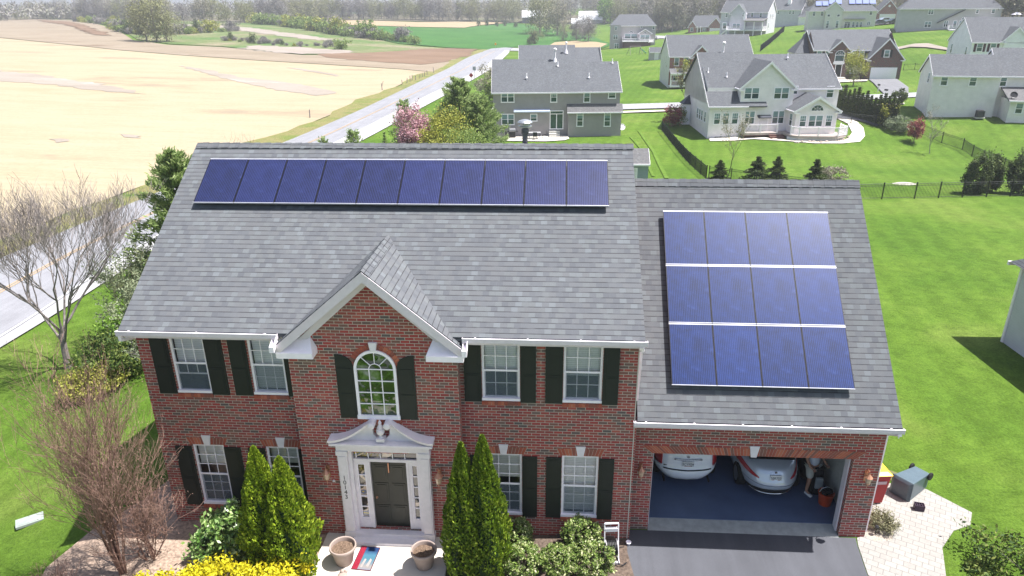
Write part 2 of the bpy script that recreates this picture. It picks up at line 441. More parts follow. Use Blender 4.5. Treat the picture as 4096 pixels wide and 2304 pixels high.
# ground covers
M['lawn'] = grass_mat('lawn_grass', (.055,.107,.012), (.074,.130,.016), (.106,.152,.028), [(.22, .21, .20)])
M['lawn_patch'] = grass_mat('rough_grass', (.10,.14,.04), (.14,.155,.055), (.2,.18,.09), None, 1)
M['verge'] = grass_mat('verge_grass', (.12,.145,.04), (.18,.16,.07), (.08,.125,.03), None, 1.6)
M['wheat'] = grass_mat('wheat', (.030,.092,.018), (.038,.11,.023), (.052,.12,.028), None, .5)
M['scrub'] = grass_mat('scrub_grass', (.07,.125,.035), (.12,.14,.06), (.20,.17,.115), None, .35)
def field(name, a, b, c, dirt, amt=.5):
    m = NT(name, .95, .05); co = m.obj()
    st = m.noise(m.vmap(co, (.012, .09, 1), (0,0,.22)), 1, 6, .65)
    st2 = m.noise(m.vmap(co, (.10, 1.5, 1), (0,0,.22)), 1, 4, .7)
    fn = m.noise(co, 2.2, 5, .8)
    col = m.ramp(st, [(.32, a), (.5, b), (.68, c)])
    col = m.mix(.5, col, m.ramp(st2, [(.3, .4), (.7, .62)]), 'SOFT_LIGHT')
    col = m.mix(.5, col, m.ramp(fn, [(.3, .35), (.7, .66)]), 'SOFT_LIGHT')
    col = m.mix(m.math('MULTIPLY', m.ramp(st, [(.60, 0), (.66, 1)]), amt), col, dirt)
    m.col(col); return m.mat
M['straw'] = field('straw_field', (.262,.213,.140), (.285,.238,.165), (.255,.205,.135), (.20,.165,.125), .7)
M['tilled'] = field('tilled_field', (.175,.142,.103), (.205,.168,.125), (.235,.195,.15), (.13,.092,.062), .8)
M['tan_strip'] = field('tan_strip', (.25,.195,.12), (.27,.21,.135), (.24,.185,.115), (.2,.165,.12), .3)
M['rubble'] = field('weedy_rubble', (.20,.17,.145), (.25,.215,.19), (.16,.155,.105), (.34,.32,.30), .6)
# leaves / bark
M['bark'] = plain('bark', (.15,.125,.105), .9, .1, 0, .3, 8)
M['bark_pale'] = plain('bark_pale', (.34,.29,.24), .9, .1, 0, .3, 8)
M['bark_grey'] = plain('bark_grey', (.23,.20,.19), .9, .1, 0, .3, 8)
M['twig_brown'] = leaf_mat('twig_brown', [(.13,.075,.058), (.205,.12,.095), (.30,.20,.155)], .9, 0)
M['twig_grey'] = leaf_mat('twig_grey', [(.17,.15,.15), (.25,.225,.22), (.34,.31,.30)], .9, 0)
M['twig_olive'] = leaf_mat('twig_olive', [(.15,.15,.08), (.22,.21,.12), (.30,.28,.17)], .9, 0)
M['arbor'] = leaf_mat('arborvitae', [(.035,.075,.008), (.10,.17,.012), (.19,.27,.02), (.30,.36,.045)], .6, .2, .2, 1.5)
M['arbor_b'] = leaf_mat('arborvitae_yellow', [(.06,.11,.008), (.15,.23,.014), (.27,.36,.022), (.40,.46,.05)], .6, .25, .2, 1.5)
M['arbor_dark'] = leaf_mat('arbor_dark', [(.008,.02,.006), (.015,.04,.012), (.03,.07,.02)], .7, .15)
M['spruce'] = leaf_mat('spruce', [(.03,.05,.014), (.07,.10,.03), (.14,.165,.05)], .7, .25)
M['pine'] = leaf_mat('pine', [(.11,.18,.05), (.20,.28,.085), (.30,.38,.14), (.40,.47,.22)], .7, .42)
M['yellow_shrub'] = leaf_mat('yellow_shrub', [(.30,.28,.01), (.55,.48,.015), (.75,.66,.03)], .6, .25)
M['holly'] = leaf_mat('laurel', [(.03,.08,.015), (.08,.16,.03), (.22,.33,.09), (.55,.62,.35)], .3, .15, .6)
M['azalea'] = leaf_mat('azalea', [(.05,.09,.018), (.11,.18,.03), (.22,.28,.07), (.62,.58,.38)], .45, .15, .4)
M['green'] = leaf_mat('spring_leaf', [(.09,.15,.03), (.16,.23,.055), (.24,.31,.085), (.32,.37,.13)], .6, .4)
M['yellowgreen'] = leaf_mat('yellowgreen_leaf', [(.12,.14,.02), (.22,.24,.035), (.34,.34,.06), (.42,.40,.10)], .6, .3)
M['bright'] = leaf_mat('bright_leaf', [(.07,.15,.02), (.14,.26,.03), (.24,.38,.06)], .6, .3)
M['pink'] = leaf_mat('pink_blossom', [(.25,.11,.12), (.52,.30,.34), (.72,.48,.52)], .7, .3)
M['red_leaf'] = leaf_mat('red_leaf', [(.14,.03,.04), (.28,.07,.08), (.42,.14,.12)], .6, .3)
M['sage'] = leaf_mat('sage_leaf', [(.12,.15,.09), (.2,.24,.14), (.3,.33,.2)], .7, .2)
M['crown_grey'] = leaf_mat('bare_crown', [(.14,.13,.125), (.205,.19,.18), (.27,.25,.235)], .9, .1)
M['crown_olive'] = leaf_mat('budding_crown', [(.14,.145,.07), (.21,.215,.10), (.29,.285,.15)], .9, .15)
M['crown_tan'] = leaf_mat('tan_crown', [(.19,.175,.125), (.26,.24,.175), (.33,.31,.23)], .9, .15)

M['wood_floor'] = grass_mat('wood_floor', (.09,.08,.055), (.12,.105,.075), (.09,.10,.05), None, .2)
M['juniper'] = leaf_mat('juniper', [(.02,.045,.012), (.05,.09,.02), (.12,.16,.035), (.2,.22,.05)], .7, .2)

M['drive_grey'] = asphalt('drive_grey', (.14,.14,.15), 20)
M['ash_patch'] = field('ash_patch', (.205,.175,.145), (.235,.205,.175), (.255,.23,.20), (.32,.305,.28), .9)
M['mow_trail'] = grass_mat('mow_trail', (.080,.142,.018), (.092,.155,.024), (.072,.135,.015), None, 1)
M['worn_turf'] = grass_mat('worn_turf', (.12,.15,.04), (.16,.165,.07), (.21,.19,.10), None, 2.5)
M['trim_grey'] = plain('trim_grey', (.66,.60,.64), .5, .35, 0, .05)
M['ploughed'] = field('ploughed_earth', (.12,.08,.055), (.15,.10,.068), (.18,.125,.09), (.10,.065,.045), .6)
# ---------------------------------------------------------------- architectural parts
def wall_grid(mb, x0, x1, z0, z1, ops, y, depth=.11, mi=0, top=None, axis='x'):
    """front face (towards -y) with rectangular openings and their reveals; top(x) gives a sloping upper edge"""
    xs = sorted(set([x0, x1] + [o[k] for o in ops for k in (0, 1)])); zs = sorted(set([z0, z1] + [o[k] for o in ops for k in (2, 3)]))
    for a, b in zip(xs, xs[1:]):
        for c, d in zip(zs, zs[1:]):
            if any(o[0] <= a+1e-6 and o[1] >= b-1e-6 and o[2] <= c+1e-6 and o[3] >= d-1e-6 for o in ops): continue
            mb.quad((a,y,c), (b,y,c), (b,y,d), (a,y,d), mi)
    for a, b, c, d in ops:
        mb.quad((a,y,c), (a,y+depth,c), (a,y+depth,d), (a,y,d), mi); mb.quad((b,y,c), (b,y,d), (b,y+depth,d), (b,y+depth,c), mi)
        mb.quad((a,y,c), (b,y,c), (b,y+depth,c), (a,y+depth,c), mi); mb.quad((a,y,d), (a,y+depth,d), (b,y+depth,d), (b,y,d), mi)

def window(parent, x0, x1, z0, z1, y, cols=3, rows=2, open_=0.0, screen=True, blind=.5, M_=None, deep=.09, fw=.055):
    """double-hung window facing -y, set in its opening: frame > sash, grille, pane, screen, blind"""
    f = MB(); yb = y+deep
    f.box(x0, x0+fw, y+.03, yb, z0, z1); f.box(x1-fw, x1, y+.03, yb, z0, z1)
    f.box(x0+fw, x1-fw, y+.03, yb, z1-fw, z1); f.box(x0-.01, x1+.01, y-.02, yb-.002, z0, z0+fw+.01)
    zm = (z0+z1)/2
    w = f.build('window', M['white'], parent)
    ix0, ix1 = x0+fw, x1-fw
    # upper sash
    g = MB(); g.box(ix0, ix1, y+.035, y+.06, zm-.02, zm+.025)
    gw = .018
    for k in range(1, cols):
        xx = ix0+(ix1-ix0)*k/cols; g.box(xx-gw/2, xx+gw/2, y+.042, y+.052, zm+.025, z1-fw)
    for k in range(1, rows):
        zz = zm+.025+(z1-fw-zm-.025)*k/rows; g.box(ix0, ix1, y+.0415, y+.0525, zz-gw/2, zz+gw/2)
    g.build('upper_sash', M['white'], w)
    g = MB(); lz = z0+fw+.01; dz = open_
    g.box(ix0, ix1, y+.062, y+.082, lz+dz, lz+.035+dz); g.box(ix0, ix0+.025, y+.062, y+.082, lz+.035+dz, zm+.01); g.box(ix1-.025, ix1, y+.062, y+.082, lz+.035+dz, zm+.01)
    for k in range(1, cols):
        xx = ix0+(ix1-ix0)*k/cols; g.box(xx-gw/2, xx+gw/2, y+.066, y+.078, lz+.035+dz, zm+.01)
    for k in range(1, rows):
        zz = lz+dz+.035+(zm-lz-.035)*k/rows
        if zz < zm-.03: g.box(ix0+.025, ix1-.025, y+.0655, y+.0785, zz-gw/2, zz+gw/2)
    g.build('lower_sash', M['white'], w)
    p = MB(); p.quad((ix0,y+.055,zm), (ix1,y+.055,zm), (ix1,y+.055,z1-fw), (ix0,y+.055,z1-fw))
    p.quad((ix0,y+.072,lz+dz), (ix1,y+.072,lz+dz), (ix1,y+.072,zm), (ix0,y+.072,zm))
    p.build('pane', M['glass'], w)
    if screen:
        p = MB(); p.quad((ix0,y+.045,lz), (ix1,y+.045,lz), (ix1,y+.045,zm-.01), (ix0,y+.045,zm-.01)); p.build('insect_screen', M['screen'], w)
    if blind > 0:
        zb = z1-fw-(z1-z0-2*fw)*blind
        p = MB(); p.quad((ix0,y+.15,zb), (ix1,y+.15,zb), (ix1,y+.15,z1-.02), (ix0,y+.15,z1-.02)); p.build('blind', M['blinds'], w)
    # the room behind
    r = MB(); r.quad((x0-.3,y+1.2,z0-.3), (x1+.3,y+1.2,z0-.3), (x1+.3,y+1.2,z1+.3), (x0-.3,y+1.2,z1+.3))
    r.quad((x0-.3,y+deep+.03,z0-.3), (x0-.3,y+1.2,z0-.3), (x0-.3,y+1.2,z1+.3), (x0-.3,y+deep+.03,z1+.3)); r.quad((x1+.3,y+deep+.03,z0-.3), (x1+.3,y+1.2,z0-.3), (x1+.3,y+1.2,z1+.3), (x1+.3,y+deep+.03,z1+.3))
    r.quad((x0-.3,y+deep+.03,z0-.3), (x1+.3,y+deep+.03,z0-.3), (x1+.3,y+1.2,z0-.3), (x0-.3,y+1.2,z0-.3)); r.quad((x0-.3,y+deep+.03,z1+.3), (x1+.3,y+deep+.03,z1+.3), (x1+.3,y+1.2,z1+.3), (x0-.3,y+1.2,z1+.3))
    r.build('dark_room', M['room'], w)
    return w
M['room'] = plain('room', (.10,.10,.11), .9)

def shutter(parent, x0, x1, z0, z1, y, mat='shutter', panels=2, arch=None):
    s = MB()
    if arch is None:
        s.box(x0, x1, y-.035, y-.003, z0, z1)
        n = panels; hgt = (z1-z0-.05*(n+1))/n
        for k in range(n):
            a = z0+.05+k*(hgt+.05); s.box(x0+.05, x1-.05, y-.045, y-.0345, a, a+hgt); s.box(x0+.085, x1-.085, y-.052, y-.0445, a+.04, a+hgt-.04)
        return s.build('shutter', M[mat], parent)
    # quarter-arch top: arch=(side,rise), high on the outer side
    side, rise = arch; w = x1-x0; pts = [(x0, z0), (x1, z0)]
    for k in range(0, 13):
        x = x1-w*k/12; d = (x1-x)/w if side > 0 else (x-x0)/w
        pts.append((x, z1-rise+rise*max(0, 1-d*d)**.5))
    s.prism([(p[0], y-.035, p[1]) for p in pts], (0,.032,0))
    a = z0+.05; hgt = (z1-rise-z0-.15)/2
    for k in range(2): s.box(x0+.05, x1-.05, y-.045, y-.0345, a+k*(hgt+.05), a+k*(hgt+.05)+hgt)
    return s.build('shutter', M[mat], parent)

def flat_arch(parent, x0, x1, z, y, key=True, hgt=.2, n=None, splay=.16, kx=None, name='brick_lintel', up=False, keymat='walk'):
    """row of upright bricks above an opening (each brick an island), with a pale keystone"""
    n = n or int(round((x1-x0)/.075)); mb = MB(); kx = (x0+x1)/2 if kx is None else kx
    for k in range(n):
        a = x0+(x1-x0)*k/n; b = x0+(x1-x0)*(k+1)/n
        ta = (a-kx)/(x1-x0)*2*splay*.5; tb = (b-kx)/(x1-x0)*2*splay*.5
        g = .005
        mb.hexa([(a+g,y-.006,z),(b-g,y-.006,z),(b-g,y+.02,z),(a+g,y+.02,z),(a+g+ta,y-.006,z+hgt),(b-g+tb,y-.006,z+hgt),(b-g+tb,y+.02,z+hgt),(a+g+ta,y+.02,z+hgt)])
    mb.build(name, M['soldier'], parent)
    b = MB(); b.prism([(x0-.01,y-.003,z),(x1+.01,y-.003,z),(x1+.01+splay*.5,y-.003,z+hgt),(x0-.01-splay*.5,y-.003,z+hgt)], (0,.02,0)); b.build('mortar_bed', M['mortar'], parent)
    if key:
        k = MB(); k.prism([(kx-.07,y-.03,z-.02),(kx+.07,y-.03,z-.02),(kx+.12,y-.03,z+hgt+.08),(kx-.12,y-.03,z+hgt+.08)], (0,.02,0)); k.build('keystone', M['white_dull'], parent)
def brick_sill(parent, x0, x1, z, y):
    mb = MB(); n = int((x1-x0)/.075)
    for k in range(n):
        a = x0+(x1-x0)*k/n; b = x0+(x1-x0)*(k+1)/n
        mb.hexa([(a+.004,y-.035,z-.115),(b-.004,y-.035,z-.115),(b-.004,y+.06,z-.10),(a+.004,y+.06,z-.10),(a+.004,y-.035,z-.025),(b-.004,y-.035,z-.025),(b-.004,y+.06,z-.006),(a+.004,y+.06,z-.006)])
    mb.build('brick_sill', M['soldier'], parent)

def slab_roof(mb, prof, x0, x1, th=.12, mi=0):
    """profile in (y,z) from front eave over ridge to back eave, extruded along x; th measured downwards"""
    pts = [(x0, p[0], p[1]) for p in prof] + [(x0, p[0], p[1]-th) for p in prof[::-1]]
    mb.prism(pts, (x1-x0, 0, 0), mi)

# ================================================================= THE BRICK HOUSE
M['flue'] = plain('blackened_flue', (.10,.10,.11), .5, .4, .5, .9, 5)
HS = empty('brick_house', (-6, 0, 0)); HS['label'] = 'large red brick house in front with black shutters, open garage and grey shingle roof'; HS['category'] = 'house'
def hbuild(mb, name, mat, parent=None, **k):
    """house geometry is written in world metres; the root empty sits at (-6,0,0)"""
    return mb.build(name, mat, parent if parent is not None else HR, **k)
HR = HS
HS.location = (0, 0, 0)
W, GX, GY = 11.95, 6.10, .39
ZE, YR, ZR = 5.926, 4.56, 9.276
ZGE, YGR, ZGR = 3.62, 4.63, 8.313
SL = (ZR-ZE)/(YR+.45); SG = (ZGR-ZGE)/(YGR+.06)
BY = -.30                                   # face of the projecting bay
BX0, BX1, BXC = -8.15, -4.16, -6.12
upL = [(-11.16,-10.30,4.02,5.60), (-9.24,-8.39,4.02,5.60)]; upR = [(-3.64,-2.74,4.02,5.60), (-1.72,-.81,4.02,5.60)]
loL = [(-11.11,-10.29,.65,2.50), (-9.20,-8.36,.65,2.50)]; loR = [(-3.61,-2.70,.65,2.50), (-1.71,-.81,.65,2.50)]
wm = MB()
wall_grid(wm, -W, BX0, -.3, 5.78, upL+loL, 0)
wall_grid(wm, BX1, 0, -.3, 5.78, upR+loR, 0)
# bay: flat front with the door opening, gable above
DX0, DX1, DZ0, DZ1 = -6.95, -5.12, .30, 2.62
AW0, AW1, AZ0, AZ1 = -6.60, -5.60, 3.66, 5.46
wall_grid(wm, BX0, BX1, -.3, 5.55, [(DX0, DX1, DZ0, DZ1)], BY, .25)
wm.poly([(BX0,BY,5.55),(BX1,BY,5.55),(BXC,BY,7.26)])
wm.quad((BX1,BY,-.3), (BX1,0,-.3), (BX1,0,5.9), (BX1,BY,5.55)); wm.quad((BX0,0,-.3), (BX0,BY,-.3), (BX0,BY,5.55), (BX0,0,5.9))
# sides and back of the main block
wm.quad((0,0,-.3), (0,9.1,-.3), (0,9.1,5.78), (0,0,5.78)); wm.poly([(0,0,5.78),(0,9.1,5.78),(0,YR,ZR-.16)])
wm.quad((-W,9.1,-.8), (-W,0,-.8), (-W,0,5.78), (-W,9.1,5.78)); wm.poly([(-W,9.1,5.78),(-W,0,5.78),(-W,YR,ZR-.16)])
wm.quad((0,9.1,-.8), (-W,9.1,-.8), (-W,9.1,5.78), (0,9.1,5.78))
hbuild(wm, 'brick_wall', M['brick'])
# garage wing
gm = MB()
GO = (.57, 5.44, -.02, 2.38)
wall_grid(gm, .0, GX, -.3, 3.45, [GO], GY, .30)
def holed_x(mb, x, y0, y1, z0, z1, o):
    for a, b, c, d in ((y0,o[0],z0,z1),(o[1],y1,z0,z1),(o[0],o[1],z0,o[2]),(o[0],o[1],o[3],z1)): mb.quad((x,a,c),(x,b,c),(x,b,d),(x,a,d))
holed_x(gm, GX, GY, 9.1, -.3, 3.45, (2.35,3.25,1.05,2.30)); gm.poly([(GX,GY,3.45),(GX,9.1,3.45),(GX,YGR,ZGR-.22)]); gm.quad((GX,9.1,-.5),(0,9.1,-.5),(0,9.1,3.45),(GX,9.1,3.45))
hbuild(gm, 'garage_wall', M['brick'])
# roofs
rm = MB()
def rz_(y): return ZE+SL*(y+.45)
ymin = -.47; vx = (7.50-rz_(ymin))/.8498-.06; vy = -.45+(7.50-ZE)/SL-.06
fr_ = [(-W-.06, ymin), (BXC-vx, ymin), (BXC, vy), (BXC+vx, ymin), (.06, ymin), (.06, YR), (-W-.06, YR)]
rm.prism([(x, y, rz_(y)-.10) for x, y in fr_], (0,0,.10))
rm.prism([(-W-.06, YR, ZR-.10), (.06, YR, ZR-.10), (.06, 9.55, ZE-.10), (-W-.06, 9.55, ZE-.10)], (0,0,.10))
hbuild(rm, 'main_roof', M['shingle'])
rg = MB(); slab_roof(rg, [(-.08, ZGE-.02), (YGR, ZGR), (9.4, ZGE)], .062, GX+.06, .10); hbuild(rg, 'garage_roof', M['shingle'])
# cap shingles along the ridges: overlapping bent pieces
def ridge_caps(x0, x1, y, z, s, name='ridge_cap', step=.145, wid=.16):
    mb = MB(); n = int(abs(x1-x0)/step)
    for k in range(n):
        a = x0+(x1-x0)*k/n; b = a+(x1-x0)/n*1.25; t = .012+.010*(k%2)
        mb.prism([(a,y-wid,z-wid*s+t),(a,y,z+t+.01),(a,y+wid,z-wid*s+t),(a,y+wid,z-wid*s+t-.02),(a,y,z+t-.01),(a,y-wid,z-wid*s+t-.02)], (b-a,0,.004))
    return hbuild(mb, name, M['shingle'])
ridge_caps(-W-.03, .05, YR, ZR+.012, SL); ridge_caps(.06, GX+.03, YGR, ZGR+.012, SG)
# bay gable roof (ridge runs towards the back)
GRZ, GEZ, GHW, GFY = 7.50, 5.69, 2.13, -.62
def gable_roof_y(mb, xc, hw, zr, ze, y0, y1, th=.10):
    pts = [(xc-hw, y0, ze), (xc, y0, zr), (xc+hw, y0, ze), (xc+hw, y0, ze-th), (xc, y0, zr-th), (xc-hw, y0, ze-th)]
    mb.prism(pts, (0, y1-y0, 0))
bg = MB()
sgb = (GRZ-GEZ)/GHW
# each slope ends on the valley with the main roof
def yval(z): return -.45+(z-ZE)/SL
for sx in (-1, 1):
    e0 = (BXC+sx*GHW, GFY, GEZ); r0 = (BXC, GFY, GRZ); r1 = (BXC, yval(GRZ)+.12, GRZ); e1 = (BXC+sx*GHW, max(-.47, yval(GEZ)+.05), GEZ)
    pts = [e0, r0, r1, e1] if sx < 0 else [r0, e0, e1, r1]
    bg.prism([(p[0],p[1],p[2]-.07) for p in pts], (0,0,.085))
hbuild(bg, 'gable_roof', M['shingle'])
cp = MB(); n = 15
for k in range(n):
    y0 = GFY-.01+(yval(GRZ)-GFY)*k/n; y1 = y0+(yval(GRZ)-GFY)/n*1.2; t = .028+.01*(k%2); wd = .15
    cp.prism([(BXC-wd,y0,GRZ-wd*sgb+t),(BXC,y0,GRZ+t),(BXC+wd,y0,GRZ-wd*sgb+t),(BXC+wd,y0,GRZ-wd*sgb+t-.03),(BXC,y0,GRZ+t-.03),(BXC-wd,y0,GRZ-wd*sgb+t-.03)], (0,y1-y0,0))
hbuild(cp, 'ridge_cap', M['shingle'])
# rake boards, soffit and cornice returns of the gable
rk = MB()
for sx in (-1, 1):
    a = Vector((BXC+sx*(GHW+.0), GFY-.02, GEZ-.02)); b = Vector((BXC, GFY-.02, GRZ-.01)); dn = Vector((0,0,-.24))
    rk.prism([a, b, b+dn, a+dn], (0,.05,0))
    rk.prism([a+Vector((-sx*.01,.05,-.16)), b+Vector((0,.05,-.16)), b+Vector((0,.05,-.19)), a+Vector((-sx*.01,.05,-.19))], (0,.27,0))
    rk.prism([a+Vector((-sx*.25,.27,-.12)), b+Vector((0,.27,-.16)), b+Vector((0,.27,-.42)), a+Vector((-sx*.25,.27,-.30))], (0,.046,0))
hbuild(rk, 'gable_trim', M['trim_grey'])
for sx in (-1, 1):
    rt = MB()
    xo = BXC+sx*(GHW+.02); xi = BXC+sx*1.30
    x0, x1 = min(xo, xi), max(xo, xi)
    rt.box(x0, x1, GFY-.03, BY-.003, 5.36, 5.50)
    # little sloping top
    rt.poly([(xi,GFY-.03,5.50),(xo,GFY-.03,5.50),(xo,BY-.004,5.70),(xi+sx*.14,BY-.004,5.80)]); rt.poly([(xi,GFY-.03,5.50),(xi+sx*.14,BY-.004,5.80),(xi,BY-.004,5.50)])
    rt.box(min(xo,xo-sx*.3), max(xo,xo-sx*.3), BY, .3, 5.44, 5.60)
    hbuild(rt, 'cornice_return', M['white'])
# soffits, fascia, gutters
def eave(name, x0, x1, yw, yf, z, ends=True):
    f = MB(); f.box(x0, x1, yf+.012, yf+.04, z-.19, z-.015); f.box(x0, x1, yf+.041, yw+.02, z-.19, z-.165)
    f.box(x0+.02, x1-.02, yw-.03, yw-.004, z-.34, z-.191)
    hbuild(f, 'fascia', M['trim_grey'])
    g = MB(); w = .105; y1 = yf+.010; y0 = yf-w
    g.box(x0-.04, x1+.04, y0, y0+.012, z-.085, z+.012); g.box(x0-.04, x1+.04, y0-.006, y0+.02, z+.006, z+.022, 1)
    g.box(x0-.04, x1+.04, y0+.012, y1, z-.10, z-.088); g.box(x0-.04, x1+.04, y1-.006, y1, z-.117, z-.02)
    g.box(x0-.045, x0-.035, y0+.012, y1-.008, z-.117, z+.01); g.box(x1+.035, x1+.045, y0+.012, y1-.008, z-.117, z+.01)
    n = max(2, int((x1-x0)/.95))
    for k in range(n):
        xx = x0+.25+(x1-x0-.5)*k/(n-1); g.box(xx-.02, xx+.02, y0+.013, y1-.007, z-.012, z+.010)
    hbuild(g, 'gutter', [M['trim_grey'], M['white']])  # white lip, greyer face: lit top and shaded front put into the colours
eave('l', -W-.05, BXC-GHW-.03, 0, -.45, ZE-.03)
eave('r', BXC+GHW+.03, .07, 0, -.45, ZE-.03)
eave('g', .01, GX+.05, GY, -.06, ZGE-.035)
for sx in (-1, 1):     # short gutter pieces turning down beside the gable
    ge = MB(); x = BXC+sx*(GHW+.055)
    ge.prism([(x-.05, -.76, GEZ-.13), (x-.05, -.50, ZE-.20), (x-.05, -.50, ZE-.10), (x-.05, -.76, GEZ-.0)], (.012, 0, 0)); ge.prism([(x+.05, -.76, GEZ-.13), (x+.05, -.50, ZE-.20), (x+.05, -.50, ZE-.02), (x+.05, -.76, GEZ+.02)], (.012, 0, 0))
    ge.prism([(x-.05, -.76, GEZ-.13), (x+.06, -.76, GEZ-.13), (x+.06, -.50, ZE-.20), (x-.05, -.50, ZE-.20)], (0, 0, .012)); ge.box(x-.05, x+.062, -.772, -.761, GEZ-.13, GEZ+.02)
    hbuild(ge, 'gutter_return', M['white'])
# rakes at the outer gable ends
for (x, ya, za, yb, zb, s) in ((-W-.03, -.46, ZE-.10, YR, ZR-.10, -1), (.03, -.46, ZE-.10, YR, ZR-.10, 1), (GX+.03, -.06, ZGE-.12, YGR, ZGR-.12, 1)):
    r = MB(); r.prism([(x-.012,ya,za-.005),(x-.012,yb,zb-.012),(x-.012,yb,zb-.2),(x-.012,ya,za-.19)], (.024,0,0)); yb2 = 9.55
    r.prism([(x-.012,yb,zb-.012),(x-.012,yb2,za-.005),(x-.012,yb2,za-.19),(x-.012,yb,zb-.2)], (.024,0,0)); hbuild(r, 'rake_board', M['white'])
# downspouts
def downspout(pts, name='downspout'):
    d = MB()
    for a, b in zip(pts, pts[1:]):
        a, b = Vector(a), Vector(b); v = (b-a); L = v.length; v.normalize()
        ax = Vector((1,0,0)) if abs(v.x) < .9 else Vector((0,1,0)); ay = v.cross(ax).normalized(); ax = ay.cross(v)
        d.obox((a+b)/2, ax, ay, v, .04, .03, L/2+.01)
    hbuild(d, name, M['white'])
downspout([(-W-.02,-.51,5.80),(-W-.03,-.48,5.66),(-W-.05,.35,5.36),(-W-.045,.42,5.2),(-W-.045,.42,.1)])
downspout([(-.02,-.51,5.78),(.02,-.42,5.66),(.045,-.05,5.45)])
downspout([(.05,.10,5.4),(.05,.10,5.15),(.045,.3,3.95)])
downspout([(GX+.0,-.14,3.45),(GX+.03,.2,3.25),(GX+.04,.5,3.05),(GX+.04,.52,.1)])
cb = MB(); cb.box(-.012, .012, -.012, .001, -.1, 5.7); hbuild(cb, 'sunlit_edge_strip', M['walk'])  # pale strip painted in for the sunlit edge of the brick corner
st = MB(); st.box(.002, .055, .0, .35, -.1, 3.4); hbuild(st, 'return_wall', M['brick'])
# windows, shutters, lintels, sills
for i, (a, b, c, d) in enumerate(upL+upR):
    window(HR, a, b, c, d, 0, 3, 2, open_=.42 if i == 0 else 0, blind=(.52, .97, .55, .6)[i])
    brick_sill(HR, a-.02, b+.02, c, 0)
for i, (a, b, c, d) in enumerate(loL+loR):
    window(HR, a, b, c, d, 0, 3, 3, blind=(.35, .3, .42, .97)[i])
    brick_sill(HR, a-.02, b+.02, c, 0); flat_arch(HR, a-.05, b+.05, d+.005, 0)
SW = .43
for a, b, c, d in upL:
    shutter(HR, a-SW-.03, a-.03, 3.99, 5.56, 0); shutter(HR, b+.01, b+.01+SW if b < -9 else BX0-.01, 3.99, 5.56, 0)
for a, b, c, d in upR:
    shutter(HR, a-SW+.01, a-.01, 3.99, 5.56, 0); shutter(HR, b+.01, b+.01+SW-.06, 3.99, 5.56, 0)
for a, b, c, d in loL:
    shutter(HR, a-SW-.02, a-.02, .62, 2.45, 0); shutter(HR, b+.01, min(b+.01+SW, BX0-.005), .62, 2.45, 0)
for k, (a, b, c, d) in enumerate(loR):
    shutter(HR, a-SW+.04, a-.01, .62, 2.45, 0); shutter(HR, b+.01, b+.38, .62, 2.45, 0)
# arched window in the bay
def arched_window():
    f = MB(); cx = (AW0+AW1)/2; hw = (AW1-AW0)/2; zs = AZ1-hw; y = BY; fr = .065
    def arc(r, k, n=20): t = pi*k/n; return (cx+r*cos(t), zs+r*sin(t))
    for r0, r1, ya, yb in ((hw-fr, hw, y-.05, y+.0),):
        n = 20
        for k in range(n):
            p, q, s_, t_ = arc(r0, k), arc(r1, k), arc(r1, k+1), arc(r0, k+1)
            f.hexa([(p[0],ya,p[1]),(q[0],ya,q[1]),(q[0],yb,q[1]),(p[0],yb,p[1]),(t_[0],ya,t_[1]),(s_[0],ya,s_[1]),(s_[0],yb,s_[1]),(t_[0],yb,t_[1])])
    f.box(AW0, AW0+fr, y-.05, y, AZ0, zs); f.box(AW1-fr, AW1, y-.05, y, AZ0, zs); f.box(AW0-.02, AW1+.02, y-.06, y-.001, AZ0-.04, AZ0+fr)
    w = hbuild(f, 'arched_window', M['white'])
    g = MB(); gw = .022; ya, yb = y-.034, y-.018; ix0, ix1 = AW0+fr, AW1-fr; th = (ix1-ix0)/3
    for k in (1, 2): g.box(ix0+th*k-gw/2, ix0+th*k+gw/2, ya, yb, AZ0+fr, zs+.02)
    rows = 4; 
    for k in range(1, rows+1):
        zz = AZ0+fr+(zs-AZ0-fr)*k/rows; g.box(ix0, ix1, ya-.001, yb+.001, zz-gw/2, zz+gw/2)
    r = th*.5; n = 10
    for k in range(n):
        a, b = (cx+r*cos(pi*k/n), zs+r*sin(pi*k/n)), (cx+r*cos(pi*(k+1)/n), zs+r*sin(pi*(k+1)/n))
        g.tube([(a[0],y-.026,a[1]),(b[0],y-.026,b[1])], gw/2, 5)
    for t in (pi*.25, pi*.5, pi*.75):
        g.tube([(cx+r*cos(t),y-.026,zs+r*sin(t)),(cx+(hw-fr)*cos(t),y-.026,zs+(hw-fr)*sin(t))], gw/2, 5)
    g.build('grille', M['white'], w)
    p = MB(); pts = [(ix0,y-.012,AZ0+fr),(ix1,y-.012,AZ0+fr)]+[(cx+(hw-fr+.005)*cos(pi*k/16), y-.012, zs+(hw-fr+.005)*sin(pi*k/16)) for k in range(17)]
    p.poly(pts); p.build('pane', M['arch_pane'], w)
    # brick ring
    rg_ = MB(); n = 19
    for k in range(n):
        t0, t1 = pi*(k+.06)/n, pi*(k+.94)/n
        P = [(cx+R_*cos(t), R_*sin(t)+zs) for R_, t in ((hw+.006, t0), (hw+.14, t0), (hw+.14, t1), (hw+.006, t1))]
        rg_.prism([(q[0], y-.012, q[1]) for q in P], (0, .012, 0))
    hbuild(rg_, 'brick_arch', M['soldier'])
    kk = MB(); kk.prism([(cx-.065,y-.06,AZ1-.02),(cx+.065,y-.06,AZ1-.02),(cx+.10,y-.06,AZ1+.20),(cx-.10,y-.06,AZ1+.20)], (0,.058,0)); hbuild(kk, 'keystone', M['white_dull'])
